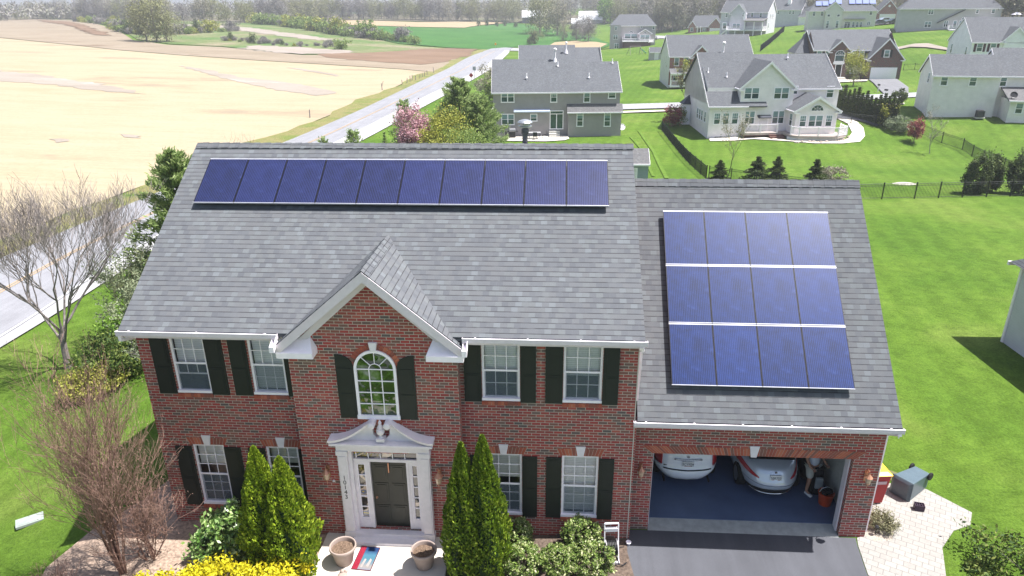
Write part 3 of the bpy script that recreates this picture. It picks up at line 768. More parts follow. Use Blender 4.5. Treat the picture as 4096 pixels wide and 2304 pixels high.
def arch_pane():
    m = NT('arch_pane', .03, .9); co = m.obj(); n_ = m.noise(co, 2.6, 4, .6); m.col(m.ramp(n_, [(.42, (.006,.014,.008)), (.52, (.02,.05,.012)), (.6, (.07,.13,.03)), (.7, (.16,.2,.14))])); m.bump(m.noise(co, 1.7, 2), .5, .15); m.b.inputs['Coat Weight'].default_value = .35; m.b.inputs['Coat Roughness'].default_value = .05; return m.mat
M['arch_pane'] = arch_pane()  # reflected greenery and bright reflections painted into the pane colour
arched_window(); brick_sill(HR, AW0-.05, AW1+.05, AZ0-.03, BY)
shutter(HR, AW0-.43, AW0-.015, AZ0-.03, 5.33, BY, arch=(-1, .3)); shutter(HR, AW1+.015, AW1+.43, AZ0-.03, 5.33, BY, arch=(1, .3))
# garage opening: lintel bricks, frame, floor, inside
flat_arch(HR, GO[0]-.03, GO[1]+.03, GO[3]+.002, GY, True, .22, splay=.5, kx=3.02)
gi = MB()
gi.quad((.30,GY+.31,-.02),(.30,7.4,-.02),(.30,7.4,2.75),(.30,GY+.31,2.75)); holed_x(gi, 5.80, GY+.31, 7.4, -.02, 2.75, (2.35,3.25,1.05,2.30))
for a, b in (((2.35,1.05),(3.25,1.05)),((3.25,1.05),(3.25,2.3)),((3.25,2.3),(2.35,2.3)),((2.35,2.3),(2.35,1.05))): gi.quad((5.8,a[0],a[1]),(5.8,b[0],b[1]),(GX,b[0],b[1]),(GX,a[0],a[1]))
gi.quad((.30,7.4,-.02),(5.8,7.4,-.02),(5.8,7.4,2.75),(.3,7.4,2.75)); gi.quad((.30,GY+.3,2.75),(5.8,GY+.3,2.75),(5.8,7.4,2.75),(.3,7.4,2.75))
gi.quad((.30,GY+.305,-.02),(GO[0],GY+.305,-.02),(GO[0],GY+.305,2.75),(.30,GY+.305,2.75)); gi.quad((GO[1],GY+.305,-.02),(5.8,GY+.305,-.02),(5.8,GY+.305,2.75),(GO[1],GY+.305,2.75)); gi.quad((GO[0],GY+.306,GO[3]),(GO[1],GY+.306,GO[3]),(GO[1],GY+.306,2.75),(GO[0],GY+.306,2.75))
gi.xf(Matrix.Identity(4)); hbuild(gi, 'garage_interior', M['drywall'])
jm = MB(); jm.box(GO[1]-.035, GO[1]-.001, GY+.14, GY+.34, .0, GO[3]); jm.box(GO[0]+.001, GO[0]+.035, GY+.14, GY+.34, .0, GO[3]); jm.box(GO[0]+.036, GO[1]-.036, GY+.14, GY+.34, GO[3]-.035, GO[3]-.001)
hbuild(jm, 'garage_door_frame', M['white_dull'])
fl = MB(); fl.box(.30, 5.80, GY+.36, 7.4, -.2, .10); fl.build('garage_floor', M['epoxy'], HR)
ap = MB(); ap.prism([(GO[0]+.002, GY-.06, -.1), (GO[0]+.002, GY-.06, .015), (GO[0]+.002, GY+.359, .088), (GO[0]+.002, GY+.359, -.1)], (GO[1]-GO[0]-.004, 0, 0)); hbuild(ap, 'garage_apron', M['concrete_dull'])
# window in the right garage wall
gw_ = MB(); x = 5.785
gw_.box(x-.03, x, 2.35, 3.25, 1.05, 1.10); gw_.box(x-.03, x, 2.35, 3.25, 2.25, 2.30); gw_.box(x-.03, x, 2.35, 2.40, 1.10, 2.25); gw_.box(x-.03, x, 3.20, 3.25, 1.10, 2.25); gw_.box(x-.035, x, 2.40, 3.20, 1.65, 1.69)
for k in (1, 2): gw_.box(x-.032, x, 2.4+.8*k/3-.01, 2.4+.8*k/3+.01, 1.10, 2.25)
q = hbuild(gw_, 'garage_window', M['white'])
gp = MB(); gp.quad((x-.006,2.4,1.1),(x-.006,3.2,1.1),(x-.006,3.2,2.25),(x-.006,2.4,2.25)); gp.build('pane', M['glass'], q)

# ---- front door with its surround
dy = BY
d = MB(); d.box(-6.47, -5.56, dy+.10, dy+.14, .31, 2.30)
for (xa, xb) in ((-6.40,-6.06), (-5.97,-5.63)):
    for (za, zb) in ((.42,.98), (1.06,1.66), (1.76,2.2)):
        d.box(xa, xb, dy+.088, dy+.1005, za, zb); d.box(xa+.05, xb-.05, dy+.078, dy+.0885, za+.05, zb-.05)
dr = hbuild(d, 'front_door', M['door'])
k = MB(); k.lathe((-6.38, 0, 0), [(.012,-.05),(.03,-.04),(.034,-.02),(.02,0),(.012,.02)], 12); k.xf(Matrix.Translation((-6.38, dy+.06, 1.22)) @ Matrix.Rotation(pi/2, 4, 'X') @ Matrix.Translation((6.38, 0, 0))); k.build('handle', M['copper'], dr)
k = MB(); k.box(-6.03, -6.005, dy+.055, dy+.078, 2.0, 2.28); k.build('brass_hanger', M['copper'], dr)
s = MB()
# pilasters (stepped), entablature
PX0, PX1 = -7.20, -4.93
for sx, xo in ((1, PX0), (-1, PX1)):
    def bx(a, b, y0, y1, z0, z1): s.box(min(xo+sx*a, xo+sx*b), max(xo+sx*a, xo+sx*b), y0, y1, z0, z1)
    bx(0, .24, dy-.16, dy-.001, .02, 2.72); bx(.035, .205, dy-.175, dy-.1601, .35, 2.60); bx(-.025, .265, dy-.19, dy-.001, .0201, .30); bx(-.025, .265, dy-.19, dy-.001, 2.64, 2.76)
    bx(.241, .33, dy-.07, dy+.1, .20, 2.70)
s.box(PX0-.01, PX1+.01, dy-.17, dy-.001, 2.761, 2.94); s.box(PX0-.05, PX1+.05, dy-.22, dy-.001, 2.941, 3.0); s.box(PX0-.12, PX1+.12, dy-.32, dy-.001, 3.001, 3.06)
s.box(-6.53, -6.472, dy+.02, dy+.14, .28, 2.34); s.box(-5.56, -5.50, dy+.02, dy+.14, .28, 2.34); s.box(-6.87, -5.26+.05, dy+.02, dy+.14, 2.341, 2.42); s.box(-6.87, -5.21, dy+.02, dy+.14, 2.66, 2.72)
# side light panels
for xa, xb in ((-6.87,-6.531), (-5.499,-5.21)):
    s.box(xa, xb, dy+.03, dy+.12, .28, .62); s.box(xa, xa+.07, dy+.03, dy+.12, .62, 2.34); s.box(xb-.07, xb, dy+.03, dy+.12, .62, 2.34); s.box(xa+.07, xb-.07, dy+.03, dy+.12, 2.24, 2.34)
    s.box(xa+.06, xb-.06, dy+.018, dy+.0299, .36, .56)
sr = hbuild(s, 'door_surround', M['porch_wood'])
gl = MB()
for xa, xb in ((-6.80,-6.601), (-5.429,-5.28)):
    for k in range(1, 5):
        zz = .62+(2.24-.62)*k/5; gl.box(xa, xb, dy+.045, dy+.065, zz-.012, zz+.012)
    gl.box(xa-.0, xa+.018, dy+.04, dy+.07, .62, 2.24); gl.box(xb-.018, xb, dy+.04, dy+.07, .62, 2.24)
for k in range(0, 6): 
    xx = -6.80+(1.53)*k/5; gl.box(xx-.01, xx+.01, dy+.045, dy+.065, 2.42, 2.66)
gl.build('grille', M['white'], sr)
pn = MB()
for xa, xb in ((-6.80,-6.601), (-5.429,-5.28)): pn.quad((xa,dy+.075,.62),(xb,dy+.075,.62),(xb,dy+.075,2.24),(xa,dy+.075,2.24))
pn.quad((-6.85,dy+.076,2.42),(-5.23,dy+.076,2.42),(-5.23,dy+.076,2.66),(-6.85,dy+.076,2.66))
def hall_pane():
    m = NT('hall_pane', .04, .8); co = m.obj(); s_ = m.sep(co)
    n_ = m.noise(m.vmap(co, (1.7,1,2.4)), 1.3, 1, .3)
    m.col(m.ramp(n_, [(.36, (.012,.014,.016)), (.47, (.03,.028,.02)), (.53, (.5,.40,.32)), (.6, (.10,.13,.2)), (.66, (.42,.34,.02))], 'CONSTANT')); m.b.inputs['Coat Weight'].default_value = 1; return m.mat
M['hall_pane'] = hall_pane()
pn.build('side_light_pane', M['hall_pane'], sr)
# swan-neck pediment
pd = MB(); zb = 3.061; c_ = (PX0+PX1)/2
tym = [(PX0+.1, zb), (PX1-.1, zb)]
def swan(t):   # t 0..1 from outer end to scroll, S curve
    x = t; return zb+.02+.50*(t**2.3)*(1.0+.55*(1-t))
N_ = 14
prof = [(PX0-.14+(c_-.22-PX0+.14)*k/N_, swan(k/N_)) for k in range(N_+1)]
pd.prism([(PX0-.05, dy-.10, zb)]+[(p[0], dy-.10, p[1]) for p in prof[1:]]+[(c_-.20, dy-.10, zb+.16), (c_-.10, dy-.10, zb+.05), (c_+.10, dy-.10, zb+.05), (c_+.20, dy-.10, zb+.16)]+[(2*c_-p[0], dy-.10, p[1]) for p in prof[::-1][:-1]]+[(PX1+.05, dy-.10, zb)], (0,.098,0))
for mir in (0, 1):
    for k in range(N_):
        (xa, za), (xb, zb2) = prof[k], prof[k+1]
        if mir: xa, xb = 2*c_-xa, 2*c_-xb
        da, db = .34-.12*k/N_, .34-.12*(k+1)/N_
        pd.hexa([(xa,dy-da+.02,za-.0),(xb,dy-db+.02,zb2),(xb,dy-.002,zb2),(xa,dy-.002,za),(xa,dy-da,za+.07),(xb,dy-db,zb2+.07),(xb,dy-.002,zb2+.07),(xa,dy-.002,za+.07)])
    xs_ = c_-.19 if not mir else c_+.19
    b0 = len(pd.v); pd.lathe((0,0,0), [(.03,-.15),(.07,-.145),(.085,-.13),(.085,.13),(.07,.14),(.03,.15)], 16); pd.xf(Matrix.Translation((xs_, dy-.155, swan(1)-.015)) @ Matrix.Rotation(pi/2, 4, 'X'), b0)
ppd = pd.build('pediment', M['porch_wood'], sr)
u = MB(); u.box(c_-.10, c_+.10, dy-.26, dy-.06, zb+.05, zb+.13); u.lathe((c_, dy-.16, zb+.13), [(.06,0),(.05,.03),(.035,.06),(.085,.11),(.10,.17),(.095,.22),(.06,.25),(.075,.28),(.05,.33),(.03,.37),(.045,.40),(.03,.44),(.008,.48)], 16)
u.build('urn', M['porch_wood'], sr)
# house number down the left pilaster
for i, ch in enumerate('10143'):
    z = 1.98-.145*i
    text_mesh('house_number', ch, .17, M['dark_metal'], sr, Matrix.Translation((PX0+.12, dy-.178, z)) @ Matrix.Rotation(pi/2, 4, 'X'))
# step under the door
sp = MB(); sp.box(-6.97, -5.10, dy-.18, dy+.10, .16, .27); sp.box(PX0+.2, PX1-.2, dy-.40, dy-.181, .10, .17)
hbuild(sp, 'door_step', M['porch_wood'])
bell = MB(); bell.lathe((0,0,0), [(.035,0),(.035,.02),(.015,.03)], 12); bell.xf(Matrix.Translation((-7.42, dy-.001, 1.75)) @ Matrix.Rotation(pi/2, 4, 'X')); hbuild(bell, 'round_outlet', M['white_dull'])
# roof furniture
v = MB(); v.lathe((-2.85, 5.05, 8.4), [(.075,0),(.075,1.25)], 16); v.lathe((-2.85,5.05,9.60), [(.10,-.10),(.105,.0),(.10,.02)], 16)
f1 = hbuild(v, 'flue_pipe', M['flue'])
v = MB(); v.lathe((-2.85, 5.05, 9.66), [(.12,0),(.19,.03),(.19,.05),(.13,.06),(.13,.11),(.20,.13),(.21,.15),(.17,.19),(.08,.22),(.01,.225)], 20); v.build('rain_cap', M['metal'], f1)

# wall lanterns
def lantern(x, y, z, s=1.0):
    m_ = MB(); m_.box(x-.04*s, x+.04*s, y-.02, y-.001, z-.16*s, z+.16*s); m_.tube([(x,y-.02,z+.1*s),(x,y-.08*s,z+.22*s),(x,y-.16*s,z+.22*s),(x,y-.17*s,z+.14*s)], .010, 6)
    m_.tube([(x,y-.17*s,z-.14*s),(x,y-.17*s,z-.26*s)], [.016,.004], 6)
    m_.lathe((x,y-.17*s,z), [(.03*s,-.15*s),(.05*s,-.12*s),(.06*s,-.11*s)], 8); m_.lathe((x,y-.17*s,z), [(.10*s,.06*s),(.06*s,.10*s),(.02*s,.15*s),(.005,.19*s)], 8)
    l = hbuild(m_, 'wall_lantern', M['copper'])
    g = MB(); g.lathe((x,y-.17*s,z), [(.055*s,-.11*s),(.085*s,.06*s)], 8); g.build('lantern_glass', M['lamp_glass'], l)
M['lamp_glass'] = plain('lamp_glass', (.5,.36,.25), .2, .6, 0, .2)
lantern(-4.72, BY, 2.06, 1.15); lantern(-7.52, BY, 2.06, 1.1); lantern(.28, GY, 1.92, 1.0); lantern(5.80, GY, 1.92, 1.0)
# ================================================================= SOLAR PANELS
def basis(loc, ex, ey):
    ex = Vector(ex).normalized(); ey = Vector(ey).normalized(); ez = ex.cross(ey)
    m_ = Matrix.Identity(4)
    for i in range(3): m_[i][0] = ex[i]; m_[i][1] = ey[i]; m_[i][2] = ez[i]; m_[i][3] = loc[i]
    return m_
PW, PH = 1.058, 1.573
def make_panel(cells):
    root = empty('solar_panel'); f = MB(); t = .028; b = -.045
    f.box(0, PW, 0, t*.6, b, 0, 0); f.box(0, PW, PH-t, PH, b, 0, 0); f.box(0, t*.4, t*.6, PH-t, b, -.001, 1); f.box(PW-t*.4, PW, t*.6, PH-t, b, -.001, 1)
    f.build('frame', [M['solar_frame'], M['solar_black']], root)
    c = MB(); c.box(t*.4+.001,PW-t*.4-.001,t*.6+.001,PH-t-.001,-.03,-.004); c.build('solar_cells', cells, root)
    r = MB()
    for y in (.35, PH-.35): r.box(-.01, PW+.01, y-.02, y+.02, -.085, -.046); r.box(.3, .36, y-.03, y+.03, -.165, -.0851)
    r.build('mounting_rail', M['solar_black'], root)
    k = MB()
    for y in (.35, PH-.35): k.box(PW-.004, PW+.016, y-.013, y+.013, -.004, .004)
    k.build('clamp', M['dark_metal'], root)
    return root
def place_panels(proto, x0, s0, cols, rows, y0, z0, sl, lab, group, skipfirst=True):
    l = sqrt(1+sl*sl); ey = Vector((0, 1/l, sl/l)); nz = Vector((0, -sl/l, 1/l)); first = True
    for j in range(rows):
        for i in range(cols):
            o = proto if first else copy_tree(proto); first = False
            p = Vector((x0+i*(PW+.012), y0, z0)) + ey*(s0+j*(PH+.02)) + nz*.17 - ey*.03
            o.matrix_world = basis(p, (1,0,0), ey)
            tag(o, lab(i, j), 'solar panel', group)
ordn = ['first','second','third','fourth','fifth','sixth','seventh','eighth','ninth','tenth']
place_panels(make_panel(M['solar_a']), -11.325, 3.762, 10, 1, -.45, ZE, SL, lambda i, j: ('leftmost' if i == 0 else 'rightmost' if i == 9 else ordn[i]+' from the left')+' dark solar panel in the single row under the high ridge', 'solar panels in the single row on the main roof')
rown = ['bottom','middle','top']; coln = ['leftmost','second from left','second from right','rightmost']
place_panels(make_panel(M['solar_b']), .882, .862, 4, 3, -.06, ZGE, SG, lambda i, j: 'blue solar panel over the garage, %s row, %s column' % (rown[j], coln[i]), 'blue solar panels on the garage roof')

# ================================================================= GROUND SURFACES NEAR THE HOUSE
def drape(name, poly, mat, off=.02, step=None, maxd=None, nohole=None):
    """a sheet following the terrain inside the outline poly (world xy)"""
    poly = [Vector((p[0], p[1])) for p in poly]
    # densify edges
    P = []
    for a, b in zip(poly, poly[1:]+poly[:1]):
        d = (b-a).length; dm = hypot((a.x+b.x)/2-CX, (a.y+b.y)/2-CY); n = max(1, int(d/max(1.0, dm*.05)))
        P += [a+(b-a)*k/n for k in range(n)]
    xs = [p.x for p in P]; ys = [p.y for p in P]
    V = list(P); E_ = [(i, (i+1) % len(P)) for i in range(len(P))]
    for pt in GRID:
        if min(xs) <= pt[0] <= max(xs) and min(ys) <= pt[1] <= max(ys): V.append(Vector(pt))
    r = delaunay_2d_cdt(V, E_, [], 1, 1e-5)
    mb = MB()
    for v in r[0]:
        D = hypot(v.x-CX, v.y-CY); mb.v.append((v.x, v.y, h(v.x, v.y)+off+D*.0006))
    for f in r[2]: mb.f.append(tuple(f)); mb.m.append(0)
    o = mb.build(name, mat); 
    # make the faces look up
    me = o.data
    flip = [p for p in me.polygons if p.normal.z < 0]
    if len(flip) > len(me.polygons)/2: me.flip_normals()
    return o
GRID = []
r_ = 6.0
while r_ < 2600:
    na = 150 if r_ < 700 else 90
    for k in range(na):
        t = radians(-62)+radians(120)*(k+.5*(int(math.log(r_)*20) % 2))/na
        GRID.append((CX+r_*sin(t), CY+r_*cos(t)))
    r_ *= 1.045
# ground sheet
gpts = [Vector(p) for p in GRID]+[Vector((CX+R_*cos(t), CY+R_*sin(t))) for R_ in (3, 12, 40, 150, 600, 2600) for t in [2*pi*k/40 for k in range(40)]]
r = delaunay_2d_cdt(gpts, [], [], 0, 1e-4)
mb = MB(); mb.v = [(v.x, v.y, h(v.x, v.y)) for v in r[0]]; mb.f = [tuple(f) for f in r[2]]; mb.m = [0]*len(mb.f)
gr = mb.build('lawn', M['lawn'], smooth=True); structure(gr)
if gr.data.polygons[0].normal.z < 0: gr.data.flip_normals()

def flat(name, poly, z, mat, th=.0, kind='structure'):
    m_ = MB(); m_.prism([(x, y, z-max(th, .02)) for x, y in poly], (0,0,max(th, .02))); o = m_.build(name, mat)
    if kind: o['kind'] = kind
    return o
drv = flat('driveway', [(-.02,.33),(-.05,-.6),(.15,-2.0),(.2,-10.4),(6.2,-10.4),(5.62,-2.0),(5.66,-.9),(5.80,.05),(5.86,.33)], .018, M['driveway'], .1)
flat('porch_slab', [(-7.75,-.301),(-7.75,-3.4),(-4.48,-3.4),(-4.48,-.301)], .10, M['walk'], .3)
flat('bounce_street', [(-40,-10.5),(-40,-19),(30,-19),(30,-10.5)], .02, M['road'], .05)  # unseen street added so less green lawn light reaches the facade
flat('pale_paving', [(-7.9,-3.41),(-8.6,-6.4),(.10,-6.4),(.10,-3.41)], .03, M['walk'], .05)  # unseen pale paving added to bounce neutral light onto the facade
pv_poly = [(5.9,.34),(6.12,.45),(6.30,.25),(6.75,.30),(7.02,.75),(7.0,1.2),(6.6,1.5),(6.12,1.6),(6.12,3.2),(7.0,2.7),(7.9,2.65),(8.6,2.45),(9.35,1.5),(9.05,1.0),(8.5,.75),(7.9,.1),(7.5,-.9),(7.3,-3),(5.64,-3),(5.68,-.9),(5.82,.05)]
flat('paver_path', pv_poly, .016, M['paver'], .08)
flat('planting_bed', [(6.115,.44),(6.30,.22),(6.8,.27),(7.06,.75),(7.03,1.25),(6.62,1.54),(6.115,1.63)], .010, M['gravel'], .05)
# (left bed is draped further down)
flat('mulch_bed', [(-4.47,-.29),(-4.1,.01),(.0,.01),(-.03,-.5),(.14,-2),(.1,-3.2),(-4.47,-3.2)], .026, M['mulch_dark'], .05)

# ================================================================= FOLIAGE TOOLS
def quads_mesh(name, C, U, V_, mat, parent=None, tri=False):
    """C centres, U,V half axes (n,3): separate leaf faces"""
    n = len(C); 
    if tri:
        P = np.stack([C-U-V_*.6, C+U-V_*.6, C+V_], 1); k = 3
    else:
        P = np.stack([C-V_, C+U*.9, C+V_, C-U*.9], 1); k = 4
    me = bpy.data.meshes.new(name); me.vertices.add(n*k); me.vertices.foreach_set('co', P.reshape(-1).astype(np.float32))
    me.loops.add(n*k); me.loops.foreach_set('vertex_index', np.arange(n*k, dtype=np.int32))
    me.polygons.add(n); me.polygons.foreach_set('loop_start', np.arange(0, n*k, k, dtype=np.int32)); me.polygons.foreach_set('loop_total', np.full(n, k, dtype=np.int32))
    me.materials.append(mat); me.update(calc_edges=True); me.validate()
    return link(name, me, parent)
def rdir(n): 
    v = NR.normal(size=(n, 3)); return v/np.linalg.norm(v, axis=1, keepdims=True)
def leaf_axes(n, size, up=None, upw=0.0, asp=.6, nrm=None, nw=0.0):
    d = rdir(n)
    if up is not None: d = d*(1-upw)+np.array(up)*upw
    d /= np.linalg.norm(d, axis=1, keepdims=True)
    e = rdir(n)
    if nrm is not None: 
        nn = nrm*nw+e*(1-nw); u = np.cross(d, nn)
    else: u = np.cross(d, e)
    u /= np.maximum(np.linalg.norm(u, axis=1, keepdims=True), 1e-6)
    s = size*(.6+.8*NR.rand(n, 1)); return u*s*asp, d*s
def lump(dirs, amp, fr, seed):
    rs = np.random.RandomState(seed); out = np.zeros(len(dirs))
    for k in range(7):
        a = rs.normal(size=3)*fr; out += np.sin(dirs@a+rs.rand()*6.28)
    return 1+amp*out/2.6
def clump_crown(n, c, rad, leaf, seed, amp=.25, fr=3.0, shell=.55, up=.2, clumps=40, cs=.22, asp=.6):
    """leaves gathered in clumps spread through a lumpy ellipsoid"""
    rs = np.random.RandomState(seed); rad = np.array(rad)
    cd = rs.normal(size=(clumps, 3)); cd /= np.linalg.norm(cd, axis=1, keepdims=True)
    rr = (shell+(1-shell)*rs.rand(clumps)**.7)*lump(cd, amp, fr, seed)
    cc = cd*rr[:, None]; ci = rs.randint(0, clumps, n)
    P = cc[ci]+rs.normal(size=(n, 3))*cs*(.5+.8*rs.rand(clumps)[ci][:, None])
    C = np.array(c)+P*rad
    U, V_ = leaf_axes(n, leaf, (0,0,1), up, asp)
    return C, U, V_
def branches(root, base, H_, R_, n, seed, mat, lean=(0,0), r0=None, name='trunk', up=.55, start=.25, twigs=0, tw=.5, gn=6, bare=False):
    rs = random.Random(seed); mb = MB(); r0 = r0 or H_*.022; bx, by, bz = base
    tp = []; k_ = 7
    for k in range(k_+1):
        t = k/k_; tp.append((bx+lean[0]*t*t+rs.uniform(-1,1)*.012*H_*t, by+lean[1]*t*t+rs.uniform(-1,1)*.012*H_*t, bz-.1+H_*.93*t))
    mb.tube(tp, [r0*(1-.85*(k/k_)) for k in range(k_+1)], gn)
    def limb(p, d, L, r, lvl):
        pts = [Vector(p)]; dd = Vector(d).normalized(); q = Vector(p); seg = 4
        for s_ in range(seg):
            dd = (dd+Vector((rs.uniform(-.22,.22), rs.uniform(-.22,.22), rs.uniform(-.05,.2)*up))).normalized(); q = q+dd*L/seg; pts.append(q.copy())
        mb.tube(pts, [max(.004, r*(1-.75*s_/seg)) for s_ in range(seg+1)], 5 if lvl == 0 else 3, cap=False)
        if lvl < tw:
            for c in range(3 if lvl == 0 else 3+twigs):
                i = rs.randint(1, seg); ang = rs.uniform(0, 6.28)
                nd = (dd+Vector((cos(ang), sin(ang), rs.uniform(.0, .6)))*rs.uniform(.5, .95)).normalized()
                limb(pts[i], nd, L*rs.uniform(.4, .65), r*.5, lvl+1)
    for k in range(n):
        t = start+(1-start)*(k+rs.random())/n*.95; i = int(t*k_); f = t*k_-i
        p = Vector(tp[i]).lerp(Vector(tp[min(i+1, k_)]), f); ang = k*2.399+rs.uniform(-.4,.4)
        el = up*1.1+t*.5; d = Vector((cos(ang), sin(ang), el)); L = R_*(1.15-.6*t)*rs.uniform(.75, 1.1)
        limb(p, d, L, r0*(1-.8*t)*.62, 0)
    return mb.build(name, mat, root)
bed = drape('mulch_bed', [(-12.05,.4),(-11.9,.0),(-7.76,.0),(-7.76,-3.3),(-10,-3.5),(-12.2,-3.6),(-14.0,-3.0),(-14.6,-1.6),(-14.2,-.3),(-13.4,.8),(-12.9,2.4),(-12.05,2.6)], M['mulch'], .03); structure(bed)

# ================================================================= THINGS ROUND THE FRONT DOOR
def pot(name, x, y, z, r, hgt, label, mat='clay', ang=0):
    root = empty(name, (x, y, z)); m_ = MB()
    m_.lathe((0,0,0), [(r*.55,0),(r*.62,.02),(r*.86,hgt*.80),(r*.88,hgt*.82),(r*.98,hgt*.84),(r,hgt*.88),(r,hgt*.97),(r*.97,hgt),(r*.90,hgt),(r*.87,hgt*.95),(r*.84,hgt*.72)], 40)
    m_.f.pop(); m_.m.pop(); m_.build('pot_wall', M[mat], root, smooth=True)
    s_ = MB(); rs = random.Random(5); rings = 5; base = []
    s_.v.append((0,0,hgt*.80))
    for k in range(1, rings+1):
        for j in range(20): t = 2*pi*j/20; rr = r*.845*k/rings; s_.v.append((rr*cos(t), rr*sin(t), hgt*.78+rs.uniform(-.012,.018)))
    for j in range(20): s_.f.append((0, 1+j, 1+(j+1)%20)); s_.m.append(0)
    for k in range(rings-1):
        for j in range(20): a = 1+k*20+j; b = 1+k*20+(j+1)%20; s_.f.append((a, a+20, b+20, b)); s_.m.append(0)
    s_.build('soil', M['soil'], root)
    tag(root, label, 'planter', 'large flower pots by the front door'); return root
pot('flower_pot', -7.02, -1.30, .10, .33, .52, 'large pale clay flower pot filled with soil beside the red door mat')
pot('flower_pot', -5.02, -1.32, .10, .32, .52, 'large pale clay flower pot standing alone on the right side of the porch')
cr = empty('clay_ornament', (-6.93, -1.78, .10)); m_ = MB(); m_.lathe((0,0,0), [(.02,0),(.09,.012),(.12,.035),(.115,.05),(.05,.06)], 18); m_.build('saucer', M['clay'], cr, smooth=True)
m_ = MB(); m_.lathe((-.035,.11,0), [(.02,0),(.05,.03),(.055,.07),(.02,.11)], 12); m_.lathe((.05,.13,0), [(.02,0),(.045,.03),(.045,.06),(.015,.10)], 12); m_.build('figure', M['clay'], cr, smooth=True)
tag(cr, 'small clay ornament with a round dish in front of the left flower pot', 'ornament')
def mat_rug():
    root = empty('door_mat', (-6.52, -1.16, .103), radians(-4)); w, l = .50, .80
    def part(n, x0, x1, y0, y1, z, c): mm = MB(); mm.box(x0, x1, y0, y1, 0, z); return mm.build(n, c, root)
    part('mat_border', -w/2, w/2, -l/2, l/2, .012, plain('mat_border', (.08,.02,.03), .9))
    part('red_band', -w/2+.02, -.10, -l/2+.02, l/2-.02, .014, plain('mat_red', (.20,.015,.03), .95, .1, 0, .3, 40))
    def sea():
        m = NT('mat_picture', .9, .1); s_ = m.sep(m.obj())
        f = m.math('ADD', m.math('MULTIPLY', s_[1], 1.2), .5); f = m.math('ADD', f, m.math('MULTIPLY', m.noise(m.obj(), 9, 3), .16))
        m.col(m.ramp(f, [(.1, (.15,.16,.20)), (.25, (.20,.18,.17)), (.38, (.11,.15,.18)), (.55, (.05,.13,.17)), (.7, (.05,.13,.19)), (.9, (.015,.035,.10))])); return m.mat
    part('picture', -.095, w/2-.02, -l/2+.02, l/2-.02, .015, sea())
    sh = MB(); sh.prism([(-.05,-.30,.0155),(.0,-.32,.0155),(.03,-.04,.0155),(-.02,-.02,.0155)], (0,0,.001)); sh.prism([(.08,-.25,.0155),(.15,-.30,.0155),(.17,-.05,.0155),(.12,.0,.0155)], (0,0,.001)); sh.build('pale_shape', plain('mat_pale', (.26,.23,.22), .95), root)
    tag(root, 'red and blue picture door mat lying on the pale porch', 'doormat')
mat_rug()
# hose reel
def hose_reel():
    root = empty('hose_reel', (-.47, -.72, .04), radians(6)); f = MB()
    for sx in (-.17, .17):
        f.tube([(sx,-.22,.02),(sx,-.16,.10),(sx,.0,.55),(sx,.08,.98)], .016, 6); f.tube([(sx,-.22,.02),(sx,.20,.02)], .018, 6); f.tube([(sx,.18,.03),(sx*1.0,.02,.40)], .014, 6)
        b0 = len(f.v); f.lathe((0,0,0), [(.06,-.01),(.20,-.008),(.21,0),(.20,.008),(.06,.01)], 24); f.xf(Matrix.Translation((sx*.82,-.03,.33)) @ Matrix.Rotation(pi/2, 4, 'Y'), b0)
    f.tube([(-.17,.08,.98),(.17,.08,.98)], .022, 6); f.box(-.15, .15, .03, .10, .76, .86); f.box(-.19, .19, -.25, -.19, .0, .05)
    f.build('frame', M['white_dull'], root)
    c = MB()
    for k in range(7):
        for j, rr in enumerate((.11, .15, .185)):
            x = -.115+.038*k; n = 18
            c.tube([(x, -.03+rr*cos(2*pi*i/n), .33+rr*sin(2*pi*i/n)) for i in range(n+1)], .017, 5, cap=False)
    c.tube([(.12,-.2,.2),(.16,-.32,.05),(.26,-.3,.02),(.36,-.22,.02)], .015, 5); c.build('hose', M['black'], root)
    h_ = MB(); h_.tube([(.17,-.03,.33),(.24,-.03,.33),(.24,-.10,.40),(.30,-.10,.40)], .012, 6); h_.build('crank', M['dark_metal'], root)
    tag(root, 'white garden hose reel with dark coiled hose against the brick corner', 'hose reel')
hose_reel()
def simple(name, label, cat, mb, mats, loc, rz=0, group=None, smooth=False):
    """one-mesh thing with real shape"""
    o = mb.build(name, mats, None, smooth=smooth); o.location = loc; o.rotation_euler = (0,0,rz); tag(o, label, cat, group); return o
m_ = MB(); m_.lathe((0,0,0), [(.04,0),(.04,.06),(.065,.065),(.07,.09),(.055,.10),(.05,.08),(.02,.075)], 20)
simple('cleanout_cap', 'round white cap on a short pipe at the edge of the driveway', 'pipe cap', m_, M['white'], (.02, -.22, .01))
m_ = MB(); m_.tube([(0,0,0),(0,0,.5),(.02,0,.54),(.12,0,.54),(.14,0,.50)], .028, 8); m_.box(-.05,.05,-.05,.05,0,.05)
simple('vent_pipe', 'white bent pipe sticking up behind the round shrubs', 'pipe', m_, M['white'], (-1.55, -.16, .02))
